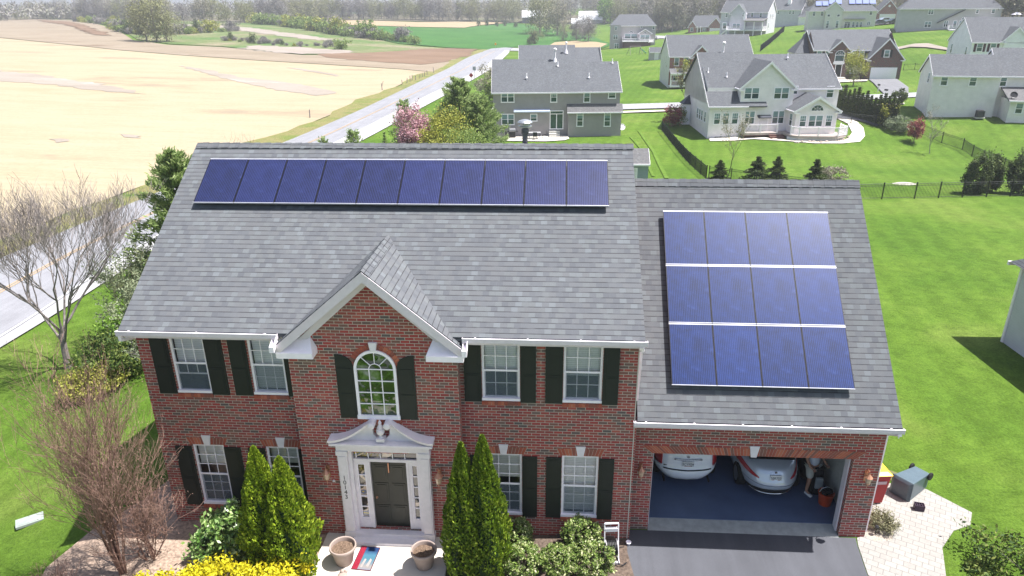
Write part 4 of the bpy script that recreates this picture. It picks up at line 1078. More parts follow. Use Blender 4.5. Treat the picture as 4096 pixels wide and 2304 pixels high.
# bins and crate beside the garage
def red_bin():
    root = empty('wheelie_bin', (6.86, 1.93, .02), radians(6)); b = MB(); w, d, H_ = .26, .30, .98
    b.hexa([(-w*.8,-d*.75,.03),(w*.8,-d*.75,.03),(w*.8,d*.7,.03),(-w*.8,d*.7,.03),(-w,-d,H_),(w,-d,H_),(w,d,H_),(-w,d,H_)]); b.box(-w-.02, w+.02, -d-.02, d+.02, H_-.04, H_+.01)
    bevel(b.build('body', plain('red_plastic', (.33,.012,.02), .45, .4, 0, .1), root), .02)
    l = MB(); l.hexa([(-w-.03,-d-.04,H_+.011),(w+.03,-d-.04,H_+.011),(w+.03,d+.04,H_+.011),(-w-.03,d+.04,H_+.011),(-w*.75,-d*.7,H_+.07),(w*.75,-d*.7,H_+.07),(w*.75,d*.85,H_+.10),(-w*.75,d*.85,H_+.10)])
    bevel(l.build('lid', plain('yellow_plastic', (.72,.45,.03), .45, .4, 0, .06), root), .015)
    hd = MB(); hd.tube([(-.2,d+.03,H_-.02),(-.2,d+.12,H_),(.2,d+.12,H_),(.2,d+.03,H_-.02)], .014, 6); hd.build('handle', M['black'], root)
    for sx in (-1, 1):
        wh = MB(); wh.lathe((0,0,0), [(.02,-.03),(.10,-.028),(.11,0),(.10,.028),(.02,.03)], 18); wh.xf(Matrix.Translation((sx*.24, d*.8, .11)) @ Matrix.Rotation(pi/2, 4, 'Y')); wh.build('wheel', M['rubber'], root)
    lb = MB(); lb.hexa([(-.10,-d*.97-.004,.70),(.16,-d*.97-.004,.70),(.16,-d*.97+.004,.70),(-.10,-d*.97+.004,.70),(-.10,-d*.99-.008,.80),(.16,-d*.99-.008,.80),(.16,-d*.99,.80),(-.10,-d*.99,.80)]); lb.build('label_plate', plain('bin_label', (.5,.38,.42), .6), root)
    tag(root, 'red wheelie bin with a bright yellow lid standing beside the garage wall', 'wheelie bin')
red_bin()
def fallen_bin():
    root = empty('wheelie_bin', (8.50, 2.66, .29)); root.scale = (.88,.88,.88); w, d, H_ = .31, .34, 1.12
    root.rotation_euler = (radians(90), 0, radians(-54))
    mt = plain('grey_green_plastic', (.07,.10,.12), .35, .5, 0, .1)
    b = MB(); b.hexa([(-w*.78,-d*.8,0),(w*.78,-d*.8,0),(w*.78,d*.75,0),(-w*.78,d*.75,0),(-w,-d,H_),(w,-d,H_),(w,d,H_),(-w,d,H_)]); b.box(-w-.02,w+.02,-d-.02,d+.02,H_-.05,H_)
    bevel(b.build('body', mt, root), .15, 6)
    l = MB(); l.hexa([(-w-.03,-d-.04,H_+.005),(w+.03,-d-.04,H_+.005),(w+.03,d+.03,H_+.005),(-w-.03,d+.03,H_+.005),(-w*.8,-d*.8,H_+.07),(w*.8,-d*.8,H_+.07),(w*.8,d*.8,H_+.07),(-w*.8,d*.8,H_+.07)]); bevel(l.build('lid', mt, root), .02)
    hd = MB(); hd.tube([(-.22,-d*.9,H_+.0),(-.22,-d-.15,H_+.06),(.22,-d-.15,H_+.06),(.22,-d*.9,H_+.0)], .016, 6); hd.build('handle', M['black'], root)
    for sx in (-1, 1):
        wh = MB(); wh.lathe((0,0,0), [(.03,-.035),(.12,-.033),(.14,0),(.12,.033),(.03,.035)], 20); wh.xf(Matrix.Translation((sx*.30, d*.62, .08)) @ Matrix.Rotation(pi/2, 4, 'Y')); wh.build('wheel', M['rubber'], root)
    ax = MB(); ax.tube([(-.3,d*.62,.08),(.3,d*.62,.08)], .018, 6); ax.box(-.2,.2,-d*.6,d*.4,-.012,-.001); ax.build('axle', M['dark_metal'], root)
    tag(root, 'grey-green wheelie bin lying on its side on the pavers', 'wheelie bin')
fallen_bin()
m_ = MB(); w, d, t = .24, .17, .012
m_.box(-w/2,w/2,-d/2,-d/2+t,0,.16); m_.box(-w/2,w/2,d/2-t,d/2,0,.16); m_.box(-w/2,-w/2+t,-d/2+t,d/2-t,0,.16); m_.box(w/2-t,w/2,-d/2+t,d/2-t,0,.16); m_.box(-w/2+t,w/2-t,-d/2+t,d/2-t,0,.01)
for k in (1,2,3): x = -w/2+w*k/4; m_.box(x-.005,x+.005,-d/2+t,d/2-t,.02,.15)
m_.box(-w/2+t,w/2-t,-.005,.005,.02,.149)
simple('plant_crate', 'small dark divided plastic crate lying on the pavers', 'crate', m_, plain('purple_black', (.05,.03,.05), .6), (7.98, 1.55, .03), radians(-12))
m_ = MB(); m_.tube([(0,0,0),(0,0,.25)], .015, 6); m_.lathe((0,0,.2), [(.05,0),(.06,.05),(.03,.08)], 10); simple('path_light', 'small black path light in the gravel bed beside the garage', 'path light', m_, M['black'], (6.42, .50, .02))
m_ = MB(); m_.box(-.34,.34,-.20,.20,-.05,.02); m_.box(-.29,.29,-.15,.15,.021,.028)
o = simple('utility_box_lid', 'pale rectangular utility lid set in the left lawn', 'ground box', m_, plain('box_lid', (.24,.27,.25), .7), (-16.92, .75, h(-16.92,.75)+.09), radians(38))

# ================================================================= CARS IN THE GARAGE
def car(loc, label, paint, levels, rear_curve, L, spec):
    """levels: (z, half width, rear y, front y, corner roundness, material index)"""
    root = empty('parked_car', loc); n = 48
    def outline(hw, yr, yf, e):
        pts = []
        for k in range(n):
            t = 2*pi*k/n-pi/2; c, s_ = cos(t), sin(t)
            x = hw*math.copysign(abs(c)**(2/e), c); y = math.copysign(abs(s_)**(2/e), s_)
            pts.append((x, (yr+yf)/2+(yf-yr)/2*y+(rear_curve*(x/hw)**2 if y < 0 else 0)))
        return pts
    mats = [paint, M['car_glass'], M['black']]
    b = MB(); rings = []
    for (z, hw, yr, yf, e, mi) in levels:
        rings.append(len(b.v)); b.v += [(x, y, z) for x, y in outline(hw, yr, yf, e)]
    for k in range(len(rings)-1):
        for j in range(n):
            j2 = (j+1) % n; b.f.append((rings[k]+j, rings[k]+j2, rings[k+1]+j2, rings[k+1]+j)); b.m.append(levels[k][5])
    b.f.append(tuple(rings[-1]+j for j in range(n))); b.m.append(0)
    b.build('body', mats, root, smooth=True)
    def yrear(x, z):
        for (a, bb) in zip(levels, levels[1:]):
            if a[0] <= z <= bb[0]:
                t = (z-a[0])/max(1e-6, bb[0]-a[0]); hw = a[1]+(bb[1]-a[1])*t; yr = a[2]+(bb[2]-a[2])*t; yf = a[3]; e = a[4]+(bb[4]-a[4])*t
                c = min(.9999, abs(x)/hw); s_ = (1-c**e)**(1/e)
                return (yr+yf)/2-(yf-yr)/2*s_+rear_curve*(x/hw)**2
        return 0
    def patch(name, pts_fn, mat, off=.012, nu=10, nv=6, parent=None):
        """pts_fn(u,v)->(x,z)"""
        p = MB()
        for i in range(nu+1):
            for j in range(nv+1):
                x, z = pts_fn(i/nu, j/nv); p.v.append((x, yrear(x, z)-off, z))
        for i in range(nu):
            for j in range(nv):
                a = i*(nv+1)+j; p.f.append((a, a+nv+1, a+nv+2, a+1)); p.m.append(0)
        o = p.build(name, mat, parent or root, smooth=True)
        md = o.modifiers.new('t', 'SOLIDIFY'); md.thickness = off+.01; md.offset = 0
        return o
    for sx in (-1, 1):
        for yy in (.85, L-.9):
            w_ = MB(); w_.lathe((0,0,0), [(.20,-.11),(.31,-.11),(.335,-.06),(.335,.06),(.31,.11),(.20,.11)], 28); w_.xf(Matrix.Translation((sx*(levels[2][1]-.13), yy, .335)) @ Matrix.Rotation(pi/2, 4, 'Y')); wo = w_.build('wheel', M['rubber'], root)
            r_ = MB(); r_.lathe((0,0,0), [(.05,.08),(.20,.10),(.21,.112)], 20); r_.xf(Matrix.Translation((sx*(levels[2][1]-.13), yy, .335)) @ Matrix.Rotation(sx*pi/2, 4, 'Y')); r_.build('rim', M['metal'], wo)
    spec(root, patch, yrear)
    tag(root, label, 'car', 'cars parked in the open garage'); return root
def carpaint(name, c, metal=0.0):
    m = NT(name, .28, .5, metal); m.col(c); m.b.inputs['Coat Weight'].default_value = 1; m.b.inputs['Coat Roughness'].default_value = .04; return m.mat
m = NT('car_glass', .05, .8); m.col((.006,.007,.008)); M['car_glass'] = m.mat
M['tail_red'] = carpaint('tail_red', (.42,.008,.018)); M['tail_clear'] = carpaint('tail_clear', (.5,.5,.52)); M['plate'] = plain('plate', (.72,.72,.70), .5); M['chrome'] = plain('chrome', (.7,.7,.72), .15, .5, 1, .02)
M['plate_ink'] = plain('plate_ink', (.06,.06,.10), .7)
def plate(root, x, z, yrear, s, tilt=0):
    p = MB(); y = min(yrear(x-.14, z), yrear(x+.14, z))-.02; p.box(x-.152, x+.152, y-.008, y+.02, z-.077, z+.077); po = p.build('number_plate', M['plate'], root)
    text_mesh('plate_number', s, .105, M['plate_ink'], po, Matrix.Translation((x, y-.0105, z-.005)) @ Matrix.Rotation(pi/2, 4, 'X') @ Matrix.Scale(.85, 4, (1,0,0)))
    q = MB(); q.box(x-.10, x+.10, y-.0095, y-.0081, z-.070, z-.057); q.build('plate_stripe', plain('plate_red', (.35,.06,.05), .7), po)
WL = [(.20,.78,.16,4.5,4,2),(.28,.86,.06,4.6,4,0),(.42,.91,-.02,4.65,4.5,0),(.56,.925,-.03,4.65,6,0),(.62,.925,.015,4.62,7,0),(.80,.93,.05,4.6,7,0),(1.0,.915,.08,4.5,7,0),(1.16,.89,.13,3.6,6,0),(1.22,.87,.17,3.5,4.5,1),(1.50,.76,.42,2.9,4,1),(1.58,.70,.52,2.7,3.5,0),(1.63,.52,.75,2.5,3,0)]
def wagon(root, patch, yr):
    for sx in (-1, 1):
        patch('tail_light', lambda u, v, sx=sx: (sx*(.70+.17*u-.02*v), .72+.50*v), M['tail_red'], .016)
        patch('reverse_light', lambda u, v, sx=sx: (sx*(.71+.15*u), .685+.035*v), M['tail_clear'], .016, 6, 2)
    patch('bumper_groove', lambda u, v: (-.66+1.32*u, .60+.03*v+.03*abs(u-.5)), M['black'], .010, 16, 2)
    patch('handle_bar', lambda u, v: (-.38+.76*u, .92+.035*v+.012*abs(u-.5)), M['chrome'], .022, 12, 2)
    patch('rear_window', lambda u, v: ((-.60+1.2*u)*(1-.06*v), 1.17+.08*abs(2*u-1)**1.5+.26*v), M['car_glass'], .010, 16, 5)
    b = MB(); b.lathe((0,0,0), [(.035,0),(.04,.008),(.02,.012)], 16); b.xf(Matrix.Translation((0, yr(0, 1.02)-.008, 1.02)) @ Matrix.Rotation(pi/2, 4, 'X')); b.build('badge', M['metal'], root)
    bb = MB(); bb.box(-.66, -.56, yr(-.6, .72)-.012, yr(-.6, .72)+.02, .715, .728); bb.build('badge', M['dark_metal'], root)
    plate(root, 0.0, .81, yr, '3CY97J4')
    for sx in (-.62, .62): e = MB(); e.tube([(sx,.05,.24),(sx,.35,.24)], .03, 8); e.build('exhaust', M['dark_metal'], root)
car((1.82, 1.98, .10), 'white estate car with tall red tail lights parked in the left garage bay', carpaint('white_paint', (.82,.84,.88)), WL, .16, 4.6, wagon)
SL_ = [(.18,.76,.16,4.4,3.6,2),(.27,.83,.06,4.5,3.6,2),(.36,.86,.02,4.55,3.6,0),(.48,.89,-.03,4.58,3.6,0),(.58,.90,-.04,4.58,3.6,0),(.66,.895,.0,4.55,3.6,0),(.80,.885,.06,4.5,3.5,0),(.93,.86,.10,4.4,3.4,0),(1.0,.82,.20,4.0,3.2,0),(1.04,.76,.55,3.7,3.2,0),(1.10,.70,.85,3.5,3.2,1),(1.32,.58,1.45,2.9,3,1),(1.40,.48,1.8,2.6,3,0)]
def coupe(root, patch, yr):
    for sx in (-1, 1):
        patch('tail_light', lambda u, v, sx=sx: (sx*(.42+.43*u), .70+.04*u+(.03+.17*u)*v), M['tail_red'], .014)
        patch('reverse_light', lambda u, v, sx=sx: (sx*(.62+.2*u), .685+.03*u+.04*v), M['tail_clear'], .019, 6, 2)
    patch('diffuser', lambda u, v: (-.66+1.32*u, .29+.13*v*(1-(2*u-1)**4)), M['black'], .012, 16, 3)
    patch('chrome_strip', lambda u, v: (-.60+1.2*u, .255+.012*v), M['chrome'], .026, 16, 1)
    patch('crease_shade_line', lambda u, v: (-.80+1.6*u, .55+.012*v), M['crease_shade'], .004, 20, 1)  # thin strip in a darker tone stands in for the crease's shadow
    w_ = MB(); w_.hexa([(-.62,.52,1.045),(.62,.52,1.045),(.50,1.4,1.34),(-.50,1.4,1.34),(-.62,.54,1.06),(.62,.54,1.06),(.5,1.42,1.355),(-.5,1.42,1.355)]); w_.build('rear_window', M['car_glass'], root)
    plate(root, 0.0, .78, yr, '5EK753'); b = MB(); b.lathe((0,0,0), [(.03,0),(.035,.006)], 14); b.xf(Matrix.Translation((0, yr(0, .92)-.004, .92)) @ Matrix.Rotation(pi/2, 4, 'X')); b.build('badge', M['chrome'], root)
M['crease_shade'] = plain('crease_shadow', (.22,.25,.3), .3, .5, .5)
car((4.09, 1.52, .10), 'silver saloon car with slanted tail lights parked in the right garage bay', carpaint('silver_paint', (.55,.60,.68), .3), SL_, .30, 4.5, coupe)

# ================================================================= PERSON AND CLUTTER IN THE GARAGE
def skin_mesh(name, verts, edges, radii, mat, parent, sub=2):
    me = bpy.data.meshes.new(name); me.from_pydata([Vector(v) for v in verts], edges, []); o = link(name, me, parent)
    sk = o.modifiers.new('skin', 'SKIN'); sl = me.skin_vertices[0].data
    for i, r in enumerate(radii): sl[i].radius = (r, r) if not hasattr(r, '__len__') else r; sl[i].use_root = (i == 0)
    sk.use_smooth_shade = True; subsurf(o, sub); me.materials.append(mat); return o
def person():
    root = empty('person', (5.22, 2.05, .10), radians(25)); skin = plain('skin', (.36,.20,.14), .6, .3, 0, .08)
    V_ = [(0,0,.95),(0,0,1.12),(0,.01,1.32),(0,.0,1.44),(0,-.02,1.53),(0,-.03,1.62),(0,-.03,1.72),(.10,0,.90),(.11,-.01,.50),(.12,.02,.09),(.12,-.13,.04),(-.10,0,.90),(-.13,-.07,.50),(-.13,-.02,.09),(-.13,-.17,.04),
          (.19,.0,1.41),(.25,.02,1.15),(.25,-.16,1.0),(.24,-.24,.97),(-.19,.0,1.41),(-.25,.03,1.15),(-.24,-.14,.98),(-.22,-.22,.95)]
    E_ = [(0,1),(1,2),(2,3),(3,4),(4,5),(5,6),(0,7),(7,8),(8,9),(9,10),(0,11),(11,12),(12,13),(13,14),(3,15),(15,16),(16,17),(17,18),(3,19),(19,20),(20,21),(21,22)]
    R_ = [(.15,.11),(.13,.10),(.15,.11),(.11,.08),.05,.085,.075,.095,.062,.04,.035,.095,.062,.04,.035,.06,.045,.036,.03,.06,.045,.036,.03]
    skin_mesh('body', V_, E_, R_, skin, root)
    for sx, hx, hy, hz in ((1,.24,-.24,.97),(-1,-.22,-.22,.95)):
        for k in range(4):
            a = -.03+.02*k; skin_mesh('finger', [(hx+a, hy-.01, hz),(hx+a*1.2, hy-.05, hz-.015),(hx+a*1.2, hy-.075, hz-.04)], [(0,1),(1,2)], [.011,.010,.008], skin, root, 1)
        skin_mesh('thumb', [(hx-sx*.03, hy+.01, hz),(hx-sx*.055, hy-.02, hz),(hx-sx*.06, hy-.04, hz-.01)], [(0,1),(1,2)], [.013,.011,.009], skin, root, 1)
    cl = plain('white_cotton', (.55,.60,.68), .9, .1, 0, .08)
    skin_mesh('shirt', [(0,.0,.88),(0,.0,1.1),(0,.01,1.3),(0,0,1.43),(.2,0,1.40),(.27,.02,1.22),(-.2,0,1.40),(-.27,.03,1.22)], [(0,1),(1,2),(2,3),(3,4),(4,5),(3,6),(6,7)], [(.19,.15),(.17,.13),(.18,.135),(.125,.10),.085,.075,.085,.075], cl, root)
    skin_mesh('shorts', [(0,0,.97),(.10,0,.86),(.12,-.02,.52),(-.10,0,.86),(-.13,-.07,.52)], [(0,1),(1,2),(0,3),(3,4)], [(.17,.13),.125,.10,.125,.10], plain('grey_shorts', (.42,.42,.38), .9), root)
    sm_ = plain('white_shoe', (.7,.7,.7), .6)
    for (x, y) in ((.12,-.06),(-.13,-.10)):
        s_ = MB(); s_.box(x-.05, x+.05, y-.14, y+.11, -.0, .07); subsurf(bevel(s_.build('shoe', sm_, root), .03, 3), 1)
    hr = MB(); hr.lathe((0,-.02,1.60), [(.09,0),(.105,.06),(.10,.12),(.06,.17),(.01,.185)], 16); hr.build('hair', plain('hair', (.05,.035,.025), .8), root, smooth=True)
    for sx in (-1, 1):
        e = MB(); e.lathe((sx*.032,-.112,1.655), [(.004,-.008),(.009,0),(.004,.008)], 8); e.build('eye', M['black'], root)
        e = MB(); e.lathe((sx*.095,-.02,1.63), [(.006,-.03),(.018,0),(.006,.03)], 8); e.build('ear', skin, root)
    nn = MB(); nn.hexa([(-.014,-.105,1.61),(.014,-.105,1.61),(.012,-.09,1.61),(-.012,-.09,1.61),(-.005,-.10,1.66),(.005,-.10,1.66),(.005,-.09,1.66),(-.005,-.09,1.66)]); nn.hexa([(-.006,-.128,1.612),(.006,-.128,1.612),(.014,-.10,1.605),(-.014,-.10,1.605),(-.004,-.108,1.655),(.004,-.108,1.655),(.006,-.095,1.655),(-.006,-.095,1.655)]); nn.build('nose', skin, root)
    mo = MB(); mo.box(-.025, .025, -.112, -.10, 1.578, 1.586); mo.build('mouth', plain('lips', (.3,.12,.1), .6), root)
    tag(root, 'person in a white shirt and grey shorts standing beside the silver car', 'person')
person()
def bucket():
    root = empty('orange_tub', (5.48, 1.55, .10)); b = MB(); b.lathe((0,0,0), [(.15,0),(.16,.02),(.20,.36),(.215,.37),(.205,.385),(.19,.37),(.18,.30)], 28); b.f.pop(); b.m.pop(); b.build('tub', plain('orange_plastic', (.50,.06,.015), .45, .4, 0, .06), root, smooth=True)
    c = MB(); rs = random.Random(3)
    for k in range(9): a = rs.uniform(0, 6.28); rr = rs.uniform(.02,.1); c.obox((rr*cos(a), rr*sin(a), .36+rs.uniform(0,.1)), (cos(a),sin(a),.3), (-sin(a),cos(a),0), (-.3*cos(a),-.3*sin(a),1), .07, .05, .03)
    c.build('contents', M['black'], root); hd = MB(); hd.tube([(-.2,0,.36),(-.14,0,.5),(0,0,.56),(.14,0,.5),(.2,0,.36)], .009, 5); hd.build('handle', M['metal'], root)
    tag(root, 'orange plastic tub full of dark tools by the garage right wall', 'tub')
bucket()
def cart():
    root = empty('golf_bag', (5.38, 2.05, .10)); b = MB(); b.lathe((0,0,0), [(.14,0),(.15,.1),(.145,.8),(.16,.86),(.15,.88),(.06,.87)], 18); bb = b.build('bag', M['black'], root, smooth=True)
    p = MB(); p.box(-.10,.10,-.21,-.13,.25,.6); bevel(p.build('pocket', plain('grey_pocket', (.25,.27,.28), .7), root), .02)
    q = MB()
    for k in range(5): q.tube([(-.06+.03*k,0,.8),(-.07+.035*k,.02,1.05+.03*(k%3))], .008, 5)
    q.build('shafts', M['metal'], root); r = MB(); r.lathe((0,0,0), [(.03,-.02),(.13,-.02),(.14,0),(.13,.02),(.03,.02)], 18); r.xf(Matrix.Translation((-.18,-.02,.14)) @ Matrix.Rotation(pi/2, 4, 'Y')); r.build('wheel', M['rubber'], root)
    tag(root, 'dark upright bag with a grey pocket behind the orange tub', 'bag')
cart()
m_ = MB(); rs = random.Random(9)
m_.lathe((0,0,0), [(.1,0),(.26,.06),(.30,.25),(.24,.5),(.10,.66),(.05,.72),(.09,.78)], 14)
simple('rubbish_bag', 'black bag against the garage side wall behind the orange tub', 'bag', m_, M['black'], (5.40, 2.75, .10), smooth=True)
# ================================================================= NEIGHBOURS
def nb_root(name, label, x, y, z, yaw):
    r_ = empty(name, (x, y, z), radians(yaw)); tag(r_, label, 'house'); return r_
def mass_walls(root, mat, u0, u1, v0, v1, hgt, roof=None, zb=-1.2, name='wall'):
    """box walls; roof=('u'|'v', zr[, hip]) adds the gable triangles"""
    m_ = MB()
    m_.quad((u0,v0,zb),(u1,v0,zb),(u1,v0,hgt),(u0,v0,hgt)); m_.quad((u1,v0,zb),(u1,v1,zb),(u1,v1,hgt),(u1,v0,hgt))
    m_.quad((u1,v1,zb),(u0,v1,zb),(u0,v1,hgt),(u1,v1,hgt)); m_.quad((u0,v1,zb),(u0,v0,zb),(u0,v0,hgt),(u0,v1,hgt))
    if roof:
        um, vm = (u0+u1)/2, (v0+v1)/2
        if len(roof) > 2: vm = roof[2]
        if roof[0] == 'u': m_.poly([(u1,v0,hgt),(u1,v1,hgt),(u1,vm,roof[1]-.15)]); m_.poly([(u0,v1,hgt),(u0,v0,hgt),(u0,vm,roof[1]-.15)])
        else: m_.poly([(u0,v0,hgt),(u1,v0,hgt),(um,v0,roof[1]-.15)]); m_.poly([(u1,v1,hgt),(u0,v1,hgt),(um,v1,roof[1]-.15)])
    return m_.build(name, mat, root)
def mass_roof(root, mat, u0, u1, v0, v1, ze, zr, along='u', oh=.3, th=.14, vm=None, trim='white', hip=0.0, back=None, ends='LR'):
    m_ = MB(); t = MB()
    if along == 'u':
        vm = (v0+v1)/2 if vm is None else vm; s0 = (zr-ze)/(vm-v0); s1 = (zr-ze)/(v1-vm)
        a, b = v0-oh, v1+oh; za, zb = ze-oh*s0, ze-oh*s1; x0, x1 = u0-oh*.6, u1+oh*.6
        if hip:
            for q in ([(x0,a,za),(x1,a,za),(x1-hip,vm,zr),(x0+hip,vm,zr)], [(x1,a,za),(x1,b,zb),(x1-hip,vm,zr)], [(x1,b,zb),(x0,b,zb),(x0+hip,vm,zr),(x1-hip,vm,zr)], [(x0,b,zb),(x0,a,za),(x0+hip,vm,zr)]): m_.poly(q)
            m_.quad((x0,a,za-.002),(x0,b,zb-.002),(x1,b,zb-.002),(x1,a,za-.002))
        else:
            pts = [(x0,a,za),(x0,vm,zr),(x0,b,zb),(x0,b,zb-th),(x0,vm,zr-th),(x0,a,za-th)]; m_.prism(pts, (x1-x0,0,0))
            for x in ([x0-.02] if 'L' in ends else [])+([x1+.0] if 'R' in ends else []): t.prism([(x,a,za-.01),(x,vm,zr-.01),(x,vm,zr-.28),(x,a,za-.25)], (.02,0,0)); t.prism([(x,vm,zr-.01),(x,b,zb-.01),(x,b,zb-.25),(x,vm,zr-.28)], (.02,0,0))
        t.box(x0, x1, a-.10, a-.003, za-.16, za-.005); t.box(x0, x1, b+.003, b+.10, zb-.16, zb-.005); t.box(x0+.05, x1-.05, a, v0+.0, za-.18, za-.161)
    else:
        um = (u0+u1)/2; s_ = (zr-ze)/(um-u0); a, b = u0-oh, u1+oh; z_ = ze-oh*s_; y0, y1 = v0-oh*.8, (v1+oh*.5 if back is None else back)
        pts = [(a,y0,z_),(um,y0,zr),(b,y0,z_),(b,y0,z_-th),(um,y0,zr-th),(a,y0,z_-th)]; m_.prism(pts, (0,y1-y0,0))
        t.prism([(a,y0-.02,z_-.0),(um,y0-.02,zr+.01),(um,y0-.02,zr-.30),(a,y0-.02,z_-.27)], (0,.02,0)); t.prism([(um,y0-.02,zr+.01),(b,y0-.02,z_-.0),(b,y0-.02,z_-.27),(um,y0-.02,zr-.30)], (0,.02,0))
        t.box(a-.08, a-.003, y0, min(y1, v1), z_-.15, z_-.01); t.box(b+.003, b+.08, y0, min(y1, v1), z_-.15, z_-.01)
        t.box(a, a+.7, y0-.018, v0, z_-.30, z_-.16); t.box(b-.7, b, y0-.018, v0, z_-.30, z_-.16)
    o = m_.build('roof', mat, root); t.build('trim', M[trim], root); return o
def win(root, face, p, u, z, w, hgt, kind='dh', shut=None, sw=.35, out=True):
    """face 'F' (looking -v at v=p), 'R' (+u at u=p), 'L' (-u at u=p); frame with its panes"""
    def X(a, d, zz):     # a along the wall, d outwards
        return (a, p-d, zz) if face == 'F' else ((p+d, a, zz) if face == 'R' else (p-d, a, zz))
    def bx(m_, a0, a1, d0, d1, z0, z1):
        P = [X(a0,d0,z0),X(a1,d0,z0),X(a1,d1,z0),X(a0,d1,z0),X(a0,d0,z1),X(a1,d0,z1),X(a1,d1,z1),X(a0,d1,z1)]; m_.hexa(P)
    f = MB(); t = .10
    bx(f, u, u+t, .0, .06, z, z+hgt); bx(f, u+w-t, u+w, 0, .06, z, z+hgt); bx(f, u+t, u+w-t, 0, .06, z+hgt-t, z+hgt); bx(f, u-.03, u+w+.03, 0, .075, z-.02, z+t)
    if kind in ('dh', 'dhg', 'tr'):
        top = z+hgt-t
        if kind == 'tr': bx(f, u+t, u+w-t, 0, .055, z+hgt*.78, z+hgt*.78+.07); top = z+hgt*.78
        bx(f, u+t, u+w-t, 0, .05, (z+top)/2-.03, (z+top)/2+.03)
        if kind == 'dhg':
            for k in (1, 2): bx(f, u+w*k/3-.012, u+w*k/3+.012, 0, .045, (z+top)/2, top)
            bx(f, u+t, u+w-t, 0, .044, (z+top)*.5+(top-z)*.25-.012, (z+top)*.5+(top-z)*.25+.012)
    if kind == 'pair': bx(f, u+w/2-.06, u+w/2+.06, 0, .058, z, z+hgt); bx(f, u+t, u+w-t, 0, .05, z+hgt/2-.03, z+hgt/2+.03)
    if kind == 'slider': bx(f, u+w/2-.05, u+w/2+.05, 0, .058, z, z+hgt*.8); bx(f, u+t, u+w-t, 0, .055, z+hgt*.8, z+hgt*.8+.08)
    fo = f.build('window', M['white'], root)
    g = MB(); q = [X(u+t*.5,.02,z+t*.5),X(u+w-t*.5,.02,z+t*.5),X(u+w-t*.5,.02,z+hgt-t*.5),X(u+t*.5,.02,z+hgt-t*.5)]; g.quad(*q); g.build('pane', M['pane'], fo)
    if kind not in ('slider','plain') :
        g = MB(); g.quad(X(u+t,.026,z+hgt*.56),X(u+w-t,.026,z+hgt*.56),X(u+w-t,.026,z+hgt-t),X(u+t,.026,z+hgt-t)); g.build('blind', M['far_blind'], fo)
    if shut:
        for a in (u-sw-.04, u+w+.04):
            s_ = MB(); bx(s_, a, a+sw, 0, .05, z, z+hgt); bx(s_, a+.05, a+sw-.05, .05, .058, z+.08, z+hgt/2-.04); bx(s_, a+.05, a+sw-.05, .05, .058, z+hgt/2+.04, z+hgt-.08); s_.build('shutter', M[shut], root)
    return fo
M['far_blind'] = plain('far_blind', (.16,.25,.27), .3, .6, 0, .2)
def fan_window(root, v, u0, u1, z):
    cx, r_ = (u0+u1)/2, (u1-u0)/2; f = MB(); n = 14
    for k in range(n):
        t0, t1 = pi*k/n, pi*(k+1)/n
        f.tube([(cx+r_*cos(t0), v-.03, z+r_*.9*sin(t0)), (cx+r_*cos(t1), v-.03, z+r_*.9*sin(t1))], .05, 5)
    f.box(u0-.05, u1+.05, v-.06, v, z-.06, z+.02)
    for t in (pi*.25, pi*.5, pi*.75): f.tube([(cx, v-.03, z), (cx+r_*cos(t), v-.03, z+r_*.9*sin(t))], .015, 4)
    for k in range(8): t0, t1 = pi*k/8, pi*(k+1)/8; f.tube([(cx+r_*.5*cos(t0), v-.03, z+r_*.45*sin(t0)), (cx+r_*.5*cos(t1), v-.03, z+r_*.45*sin(t1))], .015, 4)
    o = f.build('fan_window', M['white'], root); g = MB(); g.poly([(cx+r_*cos(pi*k/n), v-.012, z+r_*.9*sin(pi*k/n)) for k in range(n+1)]); g.build('pane', M['pane'], o)
def fdoor(root, v, u, z, w=.95, hgt=2.1, mat='door', name='front_door'):
    d = MB(); d.box(u, u+w, v-.04, v-.003, z, z+hgt)
    for k in range(2):
        for j in range(3): d.box(u+.1+k*w*.45, u+w*.45+k*w*.45-.02, v-.05, v-.0401, z+.15+j*.65, z+.6+j*.65)
    o = d.build(name, M[mat], root); f = MB(); f.box(u-.1, u-.002, v-.06, v-.003, z, z+hgt+.1); f.box(u+w+.002, u+w+.1, v-.06, v-.003, z, z+hgt+.1); f.box(u-.002, u+w+.002, v-.06, v-.003, z+hgt+.002, z+hgt+.1); f.build('door_frame', M['white'], o); return o
def garage_door(root, v, u, z, w, hgt):
    d = MB(); d.box(u, u+w, v-.03, v-.003, z, z+hgt)
    for j in range(4):
        for k in range(8): d.box(u+.06+k*(w-.06)/8, u+(k+1)*(w-.06)/8, v-.04, v-.0301, z+.06+j*hgt/4, z+(j+1)*hgt/4-.04)
    return d.build('garage_door', M['white'], root)
def vent_pipe(root, u, v, z, s=.25):
    m_ = MB(); m_.tube([(u,v,z-.3),(u,v,z+.5)], .06, 8); m_.lathe((u,v,z-.02), [(.14,-.05),(.08,.1)], 8); m_.build('roof_vent', M['white'], root)
def flue(root, u, v, z):
    m_ = MB(); m_.lathe((u,v,z), [(.35,-.4),(.16,.15),(.10,.3),(.10,1.2),(.22,1.25),(.22,1.4),(.05,1.5)], 12); m_.build('flue_pipe', M['white_dull'], root)

M['s_taupe'] = siding_mat('taupe_siding', (.315,.29,.29)); M['s_grey'] = siding_mat('pale_grey_siding', (.82,.76,.77)); M['s_green'] = siding_mat('grey_green_siding', (.66,.64,.60))
M['s_blue'] = siding_mat('blue_grey_siding', (.54,.53,.58)); M['s_white'] = siding_mat('white_siding', (.86,.83,.86)); M['s_e'] = siding_mat('stone_grey_siding', (.40,.375,.39)); M['s_tan'] = siding_mat('tan_siding', (.58,.54,.51))
SHF = M['shingle_far']

